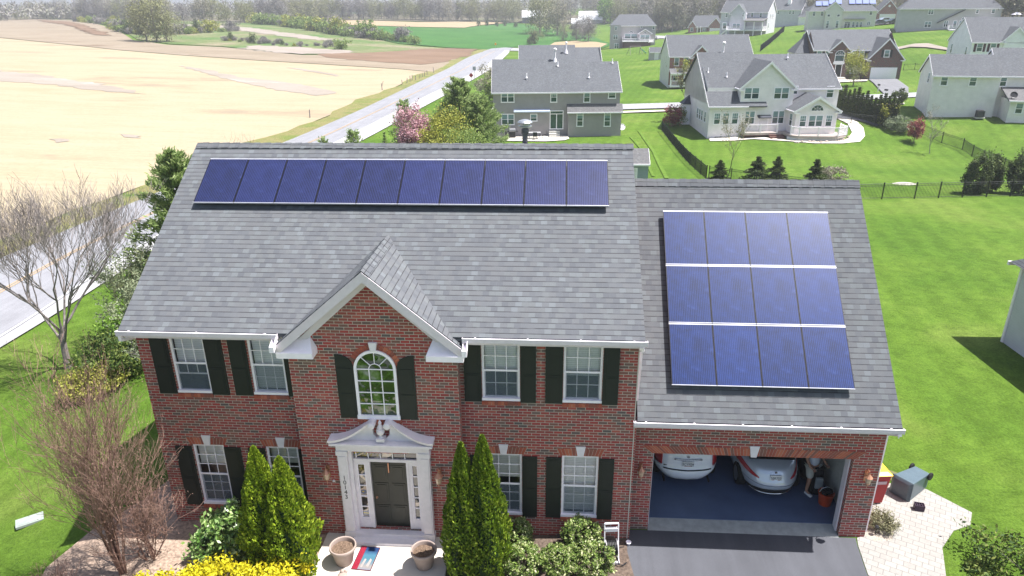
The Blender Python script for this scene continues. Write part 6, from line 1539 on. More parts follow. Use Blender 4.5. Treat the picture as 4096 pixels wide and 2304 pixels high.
cl_ = MB(); cl_.box(3.6,3.9,-1.3,-1.0,0,2.8); cl_.box(5.0,5.3,-1.3,-1.0,0,2.8); cl_.build('porch_column', M['white'], J_); fdoor(J_, 0, 4.2, 0)
# ---- K red garage gable
k0 = G(3500+25/4.322, 375/4.322)
K_ = nb_root('brick_house', 'red brick garage gable with a pale door behind the parked cars on the hill', k0.x, k0.y, k0.z, -8)
mass_walls(K_, M['brick_far'], 0, 6.2, 0, 8, 3.2, ('v', 6.4)); mass_roof(K_, SHF, 0, 6.2, 0, 8, 3.2, 6.5, 'v', .35); garage_door(K_, 0, .6, 0, 4.8, 2.3)
lv = MB(); lv.lathe((0,0,0), [(.35,-.03),(.38,.03),(.2,.05)], 10); lv.xf(Matrix.Translation((3.1,-.02,4.7)) @ Matrix.Rotation(pi/2, 4, 'X')); lv.build('louvre', M['white'], K_)
mass_walls(K_, M['s_e'], -9, -.02, 4, 12, 5.6, None, name='house_wall'); mass_roof(K_, SHF, -9, -.02, 4, 12, 5.6, 8.6, hip=3)
# ---- L grey house with deck and parasols
l0 = G(3500+760/4.322, 535/4.322)
L_ = nb_root('siding_house', 'large grey house at the top right with a long raised deck and a white parasol', l0.x, l0.y, l0.z-2.2, -20)
sl_ = siding_mat('dim_grey_siding', (.46,.44,.45))
mass_walls(L_, sl_, -5, 16.5, 0, 11, 7.6, None, zb=-3); mass_roof(L_, SHF, -5, 16.5, 0, 11, 7.6, 11.2, hip=4, oh=.4)
for u, z, w_, hh, k in ((1.2,6.0,1.2,1.1,'pair'),(.9,3.0,1.5,1.4,'pair'),(.4,.2,1.2,1.7,'pair'),(11.2,6.2,.7,.9,'dh'),(14.4,6.2,.8,1.0,'dh'),(5.0,3.1,1.0,1.5,'pair'),(7.0,3.1,.8,1.5,'dh'),(8.2,3.1,1.4,1.5,'pair'),(10.2,3.1,.7,1.5,'dh'),(13.6,3.2,.9,1.4,'dh')): win(L_, 'F', 0, u, z, w_, hh, k)
fan_window(L_, 0, 8.6, 9.6, 4.9)
lr = MB(); lr.prism([(3.5,-.5,4.2),(9.0,-.5,7.2),(9.0,-.5,6.95),(3.5,-.5,3.95)], (0,.5,0)); lr.build('sloping_trim', M['shingle_far'], L_)
deck(L_, [(6.0,-4.0),(17.5,-4.0),(17.5,-.05),(6.0,-.05)], 2.6, 0, 'white_dull'); railing(L_, [(6,-.1),(6,-4.0),(12,-4.0),(17.5,-4.0)], 2.6)
pp = MB()
for u in (6.2, 8.4, 11.3, 14.5, 17.2): pp.box(u-.1,u+.1,-3.9,-3.7,-1.5,2.35)
pp.build('deck_post', M['white_dull'], L_)
def parasol(x, y, z, label, r_=1.6):
    root = empty('parasol', (x, y, z)); p = MB(); p.tube([(0,0,0),(0,0,2.4)], .04, 6); p.build('pole', M['metal'], root); c = MB(); c.lathe((0,0,0), [(r_,1.95),(r_*.55,2.25),(.08,2.5)], 8); c.build('canopy', M['white'], root); tag(root, label, 'parasol', 'parasols at the grey house')
bpy.context.view_layer.update(); p = L_.matrix_basis @ Vector((13.2,-2.0,2.6)); parasol(p.x, p.y, p.z, 'white parasol open on the long deck of the large grey house')
p = L_.matrix_basis @ Vector((19.5,-.8,0)); parasol(p.x, p.y, h(p.x,p.y)+.6, 'smaller white parasol right of the long deck at the top right', 1.2)
# ---- M white house with dark shutters
c0 = AD(3500+1690/4.322, 715/4.322, 142)
M_h = nb_root('siding_house', 'white house with dark shutters and a plain white gable end at the upper right', c0.x, c0.y, c0.z-5.7, -6)
mass_walls(M_h, M['s_white'], 0, 19, 0, 9.5, 5.7, ('u', 9.2), zb=-4); mass_roof(M_h, SHF, 0, 19, 0, 9.5, 5.7, 9.3, oh=.2)
for k, u in enumerate((.75, 2.75, 5.3, 7.9, 9.9, 12.5)): win(M_h, 'F', 0, u, 4.1, .95, 1.45, 'dh', 'shutter_red' if k < 2 else 'shutter_blue', .35)
mass_walls(M_h, M['s_white'], 4.6, 8.0, -.3, 0, 5.9, ('v', 7.8), name='gable_wall'); mass_roof(M_h, SHF, 4.4, 8.2, -.3, 0, 5.9, 7.9, 'v', .2, back=3)
win(M_h, 'L', 0, 1.3, 3.2, .7, 1.6); win(M_h, 'L', 0, 7.3, 3.4, .7, 1.6); flue(M_h, 10.0, 4.75, 8.9)
# ---- O: corner of the house at the far right edge
O_ = nb_root('siding_house', 'corner of a grey sided house cut off by the right edge of the picture', 16.55, 12.85, -.3, 0)
mass_walls(O_, siding_mat('mid_grey_siding', (.50,.52,.56)), 0, 9, -9, 0, 3.65, None); mass_roof(O_, M['shingle'], 0, 9, -9, 0, 3.65, 6.6, oh=.45, hip=3.5)
t_ = MB(); t_.box(-.04,.08,-.08,.04,-.5,3.4); t_.build('corner_trim', M['white'], O_)

# ---- shed behind the right end of the ridge
SH = empty('garden_shed', (2.75, 44.0, -1.85), 0); tag(SH, 'blue-grey garden shed with a shingle roof peeking out behind the main ridge', 'shed')
mass_walls(SH, siding_mat('shed_siding', (.25,.30,.33), .2), 0, 2.85, 0, 3.0, 2.45, ('u', 3.2)); mass_roof(SH, M['shingle_tan'], 0, 2.85, 0, 3.0, 2.45, 3.35, oh=.15); fdoor(SH, 0, .9, 0, .95, 1.9, 'white_dull', 'door')
# ================================================================= ROADS AND FIELDS
def W2(pts, ext=None): return [tuple(G2(*p).xy) for p in pts]
def ext_lin(a, b, y):  # continue the line a->b to the given y
    t = (y-a[1])/(b[1]-a[1]); return (a[0]+(b[0]-a[0])*t, y)
far_e = W2([(0,645),(200,572),(340,515),(740,358),(950,250),(1100,190),(1220,130)])
mid_y = W2([(0,703),(150,640),(300,580),(790,358),(1000,260)])
near_w = W2([(50,795),(200,722),(330,665),(860,345),(1000,285),(1150,205),(1268,131)])
near_s = W2([(0,865),(150,795),(200,765),(890,358),(1040,292),(1170,212),(1282,129)])
def smooth_line(pts, deg=3, y0=-30, y1=272):
    P = np.array(pts); c = np.polyfit(P[:,1], P[:,0], deg if len(P) > 5 else 2)
    lo, hi = P[:,1].min(), P[:,1].max()
    def f(y):
        if y < lo+2: d = np.polyval(np.polyder(c), lo+2); return float(np.polyval(c, lo+2)+(y-lo-2)*d)
        if y > hi: d = np.polyval(np.polyder(c), hi); return float(np.polyval(c, hi)+(y-hi)*d)
        return float(np.polyval(c, y))
    return f
fF, fW, fS = smooth_line(far_e), smooth_line(near_w), smooth_line(near_s)
def strip(name, fa, fb, ys, mat, off, kind='structure'):
    poly = [(fa(y), y) for y in ys]+[(fb(y), y) for y in ys[::-1]]
    o = drape(name, poly, mat, off); 
    if kind: o['kind'] = kind
    return o
YS = [-45+5*k for k in range(66)]
YS = [y for y in YS if y <= 276]
strip('road', lambda y: fF(y)-.1, lambda y: fW(y)+.15, YS, M['road'], .06)
strip('road_shoulder', lambda y: fW(y)+.151, lambda y: fS(y)+.0, YS, M['shoulder'], .062)
mp = MB()
fM = lambda y: fF(y)+(fW(y)-fF(y))*.50
strip('yellow_line', lambda y: fM(y)-.15, lambda y: fM(y)-.06, YS, M['line_yellow'], .085)
strip('yellow_line', lambda y: fM(y)+.06, lambda y: fM(y)+.15, YS, M['line_yellow'], .085)
strip('edge_line', lambda y: fW(y)-.07, lambda y: fW(y)+.07, YS, M['line_white'], .085)
# bend of the road at the far end
bp = [(1215,131),(1282,128),(1290,122),(1270,121),(1235,124)]
structure(drape('road_bend', W2(bp), M['road'], .09))
structure(drape('mow_trail', [(p[0]+.35*sin(p[1]), p[1]) for p in W2([(1590,345),(1612,375),(1640,445),(1648,445),(1618,373),(1594,345)])], M['mow_trail'], .03))
structure(drape('mow_trail', W2([(1604,330),(1640,382),(1672,450),(1683,450),(1648,380),(1609,330)]), M['mow_trail'], .03))
def blob(cx, cy, rx, ry, seed, rot=0):
    rs = random.Random(seed); return [(cx+cos(rot)*a-sin(rot)*b, cy+sin(rot)*a+cos(rot)*b) for a, b in ((rx*cos(t)*rs.uniform(.7,1.2), ry*sin(t)*rs.uniform(.7,1.2)) for t in [2*pi*k/22 for k in range(22)])]
for i, (a_, b_, c_, d_, e_) in enumerate(((6.9,3.5,.5,.5,.3),(7.6,3.1,.5,.3,0))): structure(drape('worn_turf', blob(a_, b_, c_, d_, 60+i, e_), M['worn_turf'], .006))
# verge between road and field
strip('verge', lambda y: fF(y)-3.6-.8*sin(y*.13)-.5*sin(y*.41), lambda y: fF(y)-.12, YS, M['verge'], .045)
# fields
vL = [(fF(y)-2.9, y) for y in range(-40, 250, 12)]
field_near = vL+W2([(1165,140),(1090,183),(1010,176),(880,168),(650,154),(444,140),(300,128),(100,107),(0,97),(-300,90),(-900,140)])+[(-260,-40)]
structure(drape('straw_field', field_near, M['straw'], .035))
tilled = W2([(1178,134),(1162,143),(1088,182),(1010,175),(880,167),(650,153),(444,139),(300,127),(100,106),(0,96),(-300,88),(-300,52),(0,52),(100,49),(180,52),(235,60),(300,80),(335,102),(420,114),(560,120),(640,128),(760,140),(900,140),(985,133),(1060,127)])
structure(drape('tilled_field', tilled, M['tilled'], .05))
scrub = W2([(150,50),(240,58),(310,79),(345,100),(430,112),(560,118),(640,126),(760,138),(900,138),(985,131),(1130,124),(1000,112),(900,88),(800,66),(700,58),(560,56),(420,52),(300,50)])
def ragged(pts, amt, seed):
    rs = random.Random(seed); P = W2(pts); out = []
    for a, b in zip(P, P[1:]+P[:1]):
        L = hypot(b[0]-a[0], b[1]-a[1]); n = max(2, int(L/2.2))
        for k in range(n): t = k/n; out.append((a[0]+(b[0]-a[0])*t+rs.uniform(-amt,amt)*1.2, a[1]+(b[1]-a[1])*t+rs.uniform(-amt,amt)))
    return out
structure(drape('ash_patch', ragged([(-60,176),(0,180),(103,190),(239,211),(369,239),(273,233),(137,216),(0,206),(-60,200)], .9, 1), M['ash_patch'], .08))
structure(drape('ash_patch', ragged([(448,167),(513,176),(615,197),(752,214),(854,236),(786,242),(683,226),(581,203),(495,179)], .7, 2), M['ash_patch'], .08))
structure(drape('ash_patch', ragged([(722,172),(760,174),(850,190),(848,194),(780,182)], .4, 3), M['ash_patch'], .08)); structure(drape('ash_patch', ragged([(130,352),(160,351),(172,357),(150,361)], .3, 4), M['ash_patch'], .08)); structure(drape('ash_patch', ragged([(300,340),(350,345),(352,350),(315,347)], .3, 5), M['ash_patch'], .08))
structure(drape('scrub_meadow', scrub, M['scrub'], .045))
structure(drape('weedy_rubble', ragged([(610,122),(660,116),(700,119),(740,118),(800,124),(870,128),(900,135),(830,137),(760,138),(700,133),(640,129)], 2.5, 7), M['rubble'], .12))
structure(drape('ploughed_patch', ragged([(800,139),(860,134),(920,135),(990,131),(1060,125),(1130,123),(1200,125),(1180,141),(1120,158),(1060,164),(960,158),(880,152),(820,147)], .8, 8), M['ploughed'], .12))
structure(drape('ploughed_patch', ragged([(96,52),(171,56),(215,66),(245,78),(285,92),(240,90),(205,78),(160,63),(110,57)], 1.5, 9), M['ploughed'], .25))
structure(drape('dry_strip', ragged([(440,62),(560,66),(640,72),(720,84),(800,96),(860,101),(800,103),(700,92),(600,78),(470,68)], 1.6, 10), M['rubble'], .12))
wheat = W2([(800,64),(905,66),(1050,70),(1165,72),(1215,66),(1290,59),(1345,66),(1420,80),(1500,96),(1540,112),(1515,122),(1400,118),(1300,119),(1225,126),(1130,121),(1000,110),(900,87)])
structure(drape('wheat_field', wheat, M['wheat'], .055))
structure(drape('tan_field', W2([(735,54),(830,61),(905,65),(1050,69),(1168,71),(1210,64),(1290,58),(1200,56),(1050,57),(900,52)]), M['tan_strip'], .07))
structure(drape('dry_grass_patch', W2([(1395,108),(1440,104),(1500,107),(1528,112),(1510,121),(1440,122),(1380,117)]), M['tan_strip'], .10))
structure(drape('bare_bank', W2([(2250,122),(2300,112),(2335,111),(2380,122),(2395,130),(2330,121),(2290,120),(2255,127)]), M['rubble'], .10))
structure(drape('wood_floor', W2([(-300,54),(0,52),(100,48),(300,49),(560,55),(700,56),(740,53),(900,51),(1050,55),(1290,56),(1345,60),(1500,56),(1530,60),(1530,46),(1300,30)])+[(-20,1150),(-600,1100),(-1000,700)], M['wood_floor'], .12))
structure(drape('wood_floor', W2([(1640,80),(1760,62),(1850,48),(1960,42),(2080,36),(2200,36),(2300,34),(2440,40),(2600,60),(2700,40),(2500,20)])+[(330,900),(20,900)], M['wood_floor'], .12))
# streets of the estate
def srd(name, pts, mat='sideroad', off=.06): return structure(drape(name, W2(pts), M[mat], off))
srd('street', [(1185,275),(1243,271),(1560,264),(1728,259),(1790,258),(1790,269),(1728,272),(1560,277),(1243,283),(1190,286)])
srd('sidewalk', [(1190,290),(1243,289),(1560,282),(1728,277),(1728,280),(1560,286),(1243,293),(1190,294)], 'walk', .08)
srd('street', [(2060,246),(2110,243),(2240,238),(2330,233),(2330,244),(2240,250),(2110,254),(2060,257)])
srd('sidewalk', [(2150,266),(2240,262),(2275,261),(2275,264),(2240,266),(2150,269)], 'walk', .08)
srd('driveway', [(2186,202),(2256,201),(2285,222),(2285,240),(2226,241)], 'drive_grey', .09)
srd('driveway', [(2098,280),(2128,283),(2185,298),(2215,312),(2205,320),(2160,305),(2105,300)], 'driveway', .09)
srd('pale_paving', [(2078,203),(2088,210),(2180,206),(2184,203),(2120,203)], 'walk', .10)  # walk in front of the brown brick house
srd('street', [(1290,122),(1282,129),(1345,130),(1380,129),(1380,126),(1330,125)], 'sideroad', .08)
srd('street', [(1640,92),(1655,91),(1740,94),(1740,98),(1660,98),(1640,101)], 'sideroad', .10)
srd('driveway', [(2185,62),(2240,58),(2260,56),(2262,59),(2230,63),(2190,66)], 'sideroad', .25)
srd('mown_path', [(1580,112),(1655,112),(1655,118),(1585,119)], 'lawn_patch', .10) if False else None

# ================================================================= FENCES
def fence(name, pts, label, hgt=1.25, post_step=2.4, pick=.115, zof=0, mat='fence_black'):
    P = [Vector((p[0], p[1], h(p[0], p[1]))) for p in pts]; o = P[0]
    root = empty(name, o); tag(root, label, 'fence'); pk = MB(); k_ = 0
    for a, b in zip(P, P[1:]):
        L = (b-a).length; n = max(1, round(L/post_step))
        for k in range(n+(1 if b is P[-1] else 0)):
            q = a+(b-a)*k/n; q.z = h(q.x, q.y); pm = MB(); q = q-o
            pm.box(q.x-.035, q.x+.035, q.y-.035, q.y+.035, q.z-.1, q.z+hgt+.06); pm.box(q.x-.045, q.x+.045, q.y-.045, q.y+.045, q.z+hgt+.061, q.z+hgt+.09); pm.build('post', M[mat], root)
        for k in range(n):
            q0 = a+(b-a)*k/n; q1 = a+(b-a)*(k+1)/n; q0.z = h(q0.x, q0.y); q1.z = h(q1.x, q1.y); q0 = q0-o; q1 = q1-o
            for zz in (.12, hgt-.18, hgt-.02): pk.tube([q0+Vector((0,0,zz)), q1+Vector((0,0,zz))], .016, 4)
            m2 = int((q1-q0).length/pick)
            for j in range(1, m2):
                q = q0.lerp(q1, j/m2); pk.box(q.x-.009, q.x+.009, q.y-.009, q.y+.009, q.z+.06, q.z+hgt-.03)
    pk.build('railings', M[mat], root); return root
fence('picket_fence', W2([(1665,330),(1700,375),(1735,415),(1776,452)]), 'black metal fence running down the left side of the garden with the white deck')
fence('picket_fence', [(11.6,48.6),(16.5,44.5)]+W2([(2135,503),(2300,500),(2420,497),(2600,493)]), 'black metal fence crossing the lawn to the right of the garage roof')
fence('picket_fence', W2([(2225,305),(2320,340),(2420,378),(2500,420),(2600,462)]), 'black metal fence running diagonally down the right side behind the red-leaved tree')
fence('picket_fence', W2([(2095,300),(2140,312),(2200,318)]), 'short black metal fence and gate across the side drive beside the sunroom house')
fence('board_fence', W2([(1912,130),(1935,112),(1958,92),(1972,80)]), 'dark long fence climbing the green hill below the white porch house', 1.6, 3, .1)
fence('board_fence', W2([(2272,178),(2300,176),(2322,178)]), 'dark rail fence right of the brown brick house', 1.2, 2.5, .25)
# old posts along the field
rs = random.Random(12)
pp = [(780,298),(962,228),(1012,213),(1024,211),(1032,207),(1037,204),(1046,203),(1056,199),(1062,196),(1068,193),(1075,190),(1092,185)]
for i, (x, y) in enumerate(pp):
    p = G2(x, y); m_ = MB(); hh = rs.uniform(1.0, 1.6); lx = rs.uniform(-.15,.15)
    m_.tube([(0,0,-.1),(lx*.5,0,hh*.5),(lx,0,hh)], [.09,.08,.07], 6); 
    if i == 1: m_.tube([(lx*.5,0,hh*.5),(.3,0,hh*1.3)], .04, 5)
    simple('fence_post', ('leaning weathered post alone on the field edge nearest the ridge', 'forked weathered post on the field edge by the road')[i] if i < 2 else 'old wooden post in the row on the field edge beyond the road', 'post', m_, M['bark_grey'], p, 0, None if i < 2 else 'row of old posts on the field edge')

# ================================================================= SIGNS, MAILBOXES, FAR CARS
def sign(x, y, label, shape, face, post=2.2, cat='road sign', txt=None):
    p = G2(x, y); root = empty('road_sign', p, radians(-8)); m_ = MB(); m_.box(-.04,.04,-.03,.03,0,post); m_.build('post', M['metal'], root); s_ = MB()
    if shape == 'diamond': s_.prism([(-.5,-.05,post),(0,-.05,post-.5),(.5,-.05,post),(0,-.05,post+.5)], (0,.018,0))
    elif shape == 'rect': s_.box(-.35,.35,-.05,-.032,post-.4,post+.4)
    else: s_.lathe((0,0,0), [(.38,0),(.38,.018)], 8); s_.xf(Matrix.Translation((0,-.032,post)) @ Matrix.Rotation(pi/2, 4, 'X'))
    s_.build('plate', face, root); tag(root, label, cat); return root
ora = plain('orange_sign', (.85,.36,.02), .5); redb = plain('sign_red', (.32,.03,.02), .5); greyb = plain('sign_back', (.35,.36,.37), .5)
sign(1247, 126, 'yellow-orange diamond warning sign at the bend of the road', 'diamond', ora)
sign(1186, 213, 'small dark red diamond sign on the grass beside the road', 'diamond', redb, 1.9)
sign(1194, 203, 'grey backed sign beside the road near the roof of the taupe house', 'rect', greyb, 2.6)
def mailbox(x, y, label, rz=0):
    p = G2(x, y); root = empty('mailbox', p, rz); m_ = MB(); m_.box(-.05,.05,-.05,.05,0,1.2); m_.build('post', M['white'], root); b = MB(); b.box(-.12,.12,-.25,.25,1.0,1.12); b0 = len(b.v); b.lathe((0,0,0), [(.12,-.25),(.12,.25)], 12); b.xf(Matrix.Translation((0,0,1.12)) @ Matrix.Rotation(pi/2, 4, 'X'), b0); b.build('box', M['dark_metal'], root); tag(root, label, 'mailbox', None)
mailbox(2208, 232, 'dark mailbox on a white post at the end of the brown brick house drive'); mailbox(2226, 246, 'white posted mailbox nearer the street corner in front of the conical hedge', .4); mailbox(1321, 121, 'tiny white post mailbox where the side street meets the road')
def far_car(x, y, paint, label, rz, long_=4.5):
    p = G2(x, y); root = empty('parked_car', p+Vector((0,0,.15)), rz); b = MB(); L = long_/2
    prof = [(-L,.3),(-L,.75),(-L*.75,.9),(-L*.45,.95),(-L*.2,1.38),(L*.45,1.42),(L*.75,1.0),(L,.9),(L,.3)]
    b.prism([(q[0],-.85,q[1]) for q in prof], (0,1.7,0)); bevel(b.build('body', paint, root), .06); g = MB(); g.prism([(-L*.42,-.86,.97),(-L*.2,-.86,1.32),(L*.42,-.86,1.36),(L*.68,-.86,1.0)], (0,1.72,0)); g.build('windows', M['car_glass'], root)
    for sx in (-1, 1):
        for sy in (-1, 1): w_ = MB(); w_.lathe((0,0,0), [(.1,-.1),(.32,-.1),(.32,.1),(.1,.1)], 14); w_.xf(Matrix.Translation((sx*L*.62, sy*.8, .3)) @ Matrix.Rotation(pi/2, 4, 'X')); w_.build('wheel', M['rubber'], root)
    tag(root, label, 'car'); return root
far_car(2206, 64, carpaint('dark_blue_paint', (.03,.04,.07)), 'dark blue car parked in front of the red brick garage on the hill', .15)
far_car(2222, 58, carpaint('silver_far_paint', (.3,.34,.4)), 'silver car parked closest to the red brick garage on the hill', .15)
far_car(2246, 61, carpaint('dark_green_paint', (.02,.03,.025)), 'dark green off-road car parked right of the silver car on the hill', .1)
far_car(1645, 102, carpaint('black_far_paint', (.015,.015,.02)), 'small dark car at the street end beside the grey house roof', 1.2)
# play frame
p = G2(1597, 138); root = empty('swing_frame', p, .4); m_ = MB()
for sx in (-2, 2): m_.tube([(sx,-1.1,0),(sx*.8,0,2.3)], .06, 5); m_.tube([(sx,1.1,0),(sx*.8,0,2.3)], .06, 5)
m_.tube([(-1.7,0,2.3),(1.7,0,2.3)], .06, 5); m_.build('frame', M['bark_grey'], root)
for u in (-.7, .5): s_ = MB(); s_.box(u-.2,u+.2,-.1,.1,.45,.49); s_.tube([(u-.18,0,.48),(u-.18,0,2.3)], .012, 4); s_.tube([(u+.18,0,.48),(u+.18,0,2.3)], .012, 4); s_.build('swing', M['dark_metal'], root)
s_ = MB(); s_.prism([(1.8,-.3,1.7),(3.9,-.3,.1),(3.9,-.3,.0),(1.8,-.3,1.55)], (0,.6,0)); s_.build('slide', plain('slide_green', (.1,.35,.3), .4), root); tag(root, 'children swing frame with a green slide on the far lawn', 'swing')
# shed beside house G and by house E
def small_shed(x, y, w, d, hh, wall, roof, label, rz=0):
    p = G2(x, y); r_ = empty('shed', p, rz); tag(r_, label, 'shed'); mass_walls(r_, wall, 0, w, 0, d, hh, ('u', hh*1.45), zb=-.4); mass_roof(r_, roof, 0, w, 0, d, hh, hh*1.5, oh=.15); fdoor(r_, 0, w*.4, 0, .8, min(1.9, hh-.1), 'white_dull', 'door')
small_shed(1634, 152, 3.2, 2.6, 2.1, M['s_e'], SHF, 'grey garden shed left of the house with the white columned porch')
small_shed(1315, 92, 4, 3, 2.2, M['brick_far'], SHF, 'low brown shed among the trees left of the grey hip roofed house') if False else None
# barns
def barn(x, y, D, w, d, hh, zr, wall, label, rz=0):
    p = G2(x, y); r_ = empty('barn', p, rz); tag(r_, label, 'barn'); mass_walls(r_, wall, 0, w, 0, d, hh, ('u', zr), zb=-2); mass_roof(r_, M['barn_roof'], 0, w, 0, d, hh, zr, oh=.5); dd = MB(); dd.box(w*.3,w*.3+4,-.1,-.003,0,hh*.8); dd.build('barn_door', M['dark'], r_); return r_
M['barn_roof'] = plain('pale_metal_roof', (.55,.56,.58), .5, .4, 0, .06, .3)
barn(1314, 59, 0, 24, 12, 4.6, 9.0, plain('barn_wall', (.12,.12,.15), .9, .1, 0, .3, .5), 'long barn with a white roof and dark side at the edge of the far wood', .05)
barn(1438, 72, 0, 11, 8, 3.0, 5.6, plain('barn_wall_red', (.42,.40,.40), .9, .1, 0, .3, .5), 'lower farm building with a bright white roof in front of the trees', 0)
barn(1455, 66, 0, 17, 10, 4.6, 9.8, plain('barn_wall_grey', (.25,.27,.3), .9, .1, 0, .3, .5), 'large white roofed barn behind the grey and green trees', -.1)
# ================================================================= PLANTS NEAR THE HOUSE
def arborvitae(x, y, z, H_, r, seed, mat, label, group, n=15000):
    root = empty('arborvitae', (x, y, z)); rs = np.random.RandomState(seed)
    t = rs.rand(n)**.82; ang = rs.rand(n)*2*pi
    prof = r*np.minimum(1, (1-t)**.72*1.25)*np.clip(.74+.9*t, 0, 1)
    lob = 1+.13*np.sin(ang*5+seed+3*t)+.10*np.sin(ang*9+t*14+seed)+.07*np.sin(t*37+ang*3)
    rr = prof*lob*(.86+.16*rs.rand(n)); C = np.stack([rr*np.cos(ang), rr*np.sin(ang), t*H_+.05], 1)
    d = np.stack([np.cos(ang)*.45, np.sin(ang)*.45, np.full(n, 1.0)], 1)+rs.normal(size=(n,3))*.33; d /= np.linalg.norm(d, axis=1, keepdims=True)
    u = np.cross(d, rs.normal(size=(n,3))); u /= np.linalg.norm(u, axis=1, keepdims=True); s = .044*(.6+.9*rs.rand(n,1))
    quads_mesh('foliage', C, u*s*.55, d*s, mat, root)
    m_ = MB(); m_.lathe((0,0,0), [(r*.55,.08),(r*.74,H_*.15),(r*.70,H_*.35),(r*.52,H_*.6),(r*.25,H_*.83),(.02,H_*.95)], 14); m_.build('dark_core', M['arbor_dark'], root)  # solid core blocks the view through; inner shade put into its dark colour
    k = MB(); k.tube([(0,0,-.1),(0,0,.3)], .06, 8); k.build('trunk', M['bark'], root); tag(root, label, 'evergreen', group); return root
g = 'pointed arborvitae flanking the front door'
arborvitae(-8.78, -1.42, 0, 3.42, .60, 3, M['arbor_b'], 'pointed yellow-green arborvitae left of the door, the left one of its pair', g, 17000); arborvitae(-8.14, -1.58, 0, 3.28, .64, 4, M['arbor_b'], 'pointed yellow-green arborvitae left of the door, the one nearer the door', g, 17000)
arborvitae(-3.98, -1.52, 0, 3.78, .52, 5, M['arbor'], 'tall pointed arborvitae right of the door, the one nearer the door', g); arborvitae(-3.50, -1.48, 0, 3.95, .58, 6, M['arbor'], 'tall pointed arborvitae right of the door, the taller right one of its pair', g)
def shrub(name, x, y, z, r, hgt, seed, mat, label, group=None, n=3500, leaf=.045, clumps=60, cs=.14, cat='shrub', shell=.7, stems=7, stem='bark', amp=.15):
    root = empty(name, (x, y, z)); C, U, V_ = clump_crown(n, (0,0,hgt*.52), (r, r, hgt*.5), leaf, seed, amp=amp, shell=shell, clumps=clumps, cs=cs, up=.3, asp=.55)
    k = C[:,2] > .02; quads_mesh('foliage', C[k], U[k], V_[k], mat, root); rs = random.Random(seed); m_ = MB()
    for j in range(stems):
        a = 2*pi*j/stems+rs.uniform(-.3,.3); q = r*rs.uniform(.4,.8); m_.tube([(0,0,-.05),(q*.4*cos(a),q*.4*sin(a),hgt*.35),(q*cos(a),q*sin(a),hgt*rs.uniform(.6,.85))], [.018,.012,.004], 4, cap=False)
    m_.build('stems', M[stem], root); tag(root, label, cat, group); return root
g = 'round pale-tipped shrubs in the right bed'
for i, (px, py, r, hh, z_, s) in enumerate(((1300,1345,.38,.76,.40,'behind the right arborvitae against the wall'),(1315,1410,.48,.70,.36,'at the front left of the right bed'),(1404,1412,.42,.64,.33,'in the front middle of the right bed'),(1464,1348,.46,.78,.38,'under the right window, topmost in the bed'),(1490,1408,.54,.68,.34,'at the front right of the bed beside the hose reel'))):
    p = AZ(px*1.59, py*1.59, z_); shrub('azalea', p.x, p.y, .02, r, hh, 20+i, M['azalea'], 'rounded pale-tipped shrub '+s, g, 6500, .034, 110, .09, 'shrub', .85, amp=.06)
shrub('laurel', -10.05, -1.0, .02, .62, 1.1, 31, M['holly'], 'glossy light-leaved shrub left of the pointed evergreens', None, 6500, .06, 60, .16, amp=.3)
shrub('laurel', -9.45, -.75, .02, .5, .95, 32, M['holly'], 'dark glossy shrub between the left window and the pointed evergreens', None, 4000, .06, 40, .16, amp=.3)
shrub('golden_shrub', -8.25, -2.85, .0, .95, 1.0, 33, M['yellow_shrub'], 'bright yellow shrub at the bottom edge beside the porch', 'bright yellow shrubs at the bottom edge', 7000, .045); shrub('golden_shrub', -9.7, -2.95, .0, 1.0, .98, 34, M['yellow_shrub'], 'bright yellow shrub at the bottom edge, middle of three', 'bright yellow shrubs at the bottom edge', 7000, .045); shrub('golden_shrub', -10.9, -3.1, .0, .65, .85, 35, M['yellow_shrub'], 'bright yellow shrub at the bottom edge, leftmost and smallest', 'bright yellow shrubs at the bottom edge', 4000, .045)
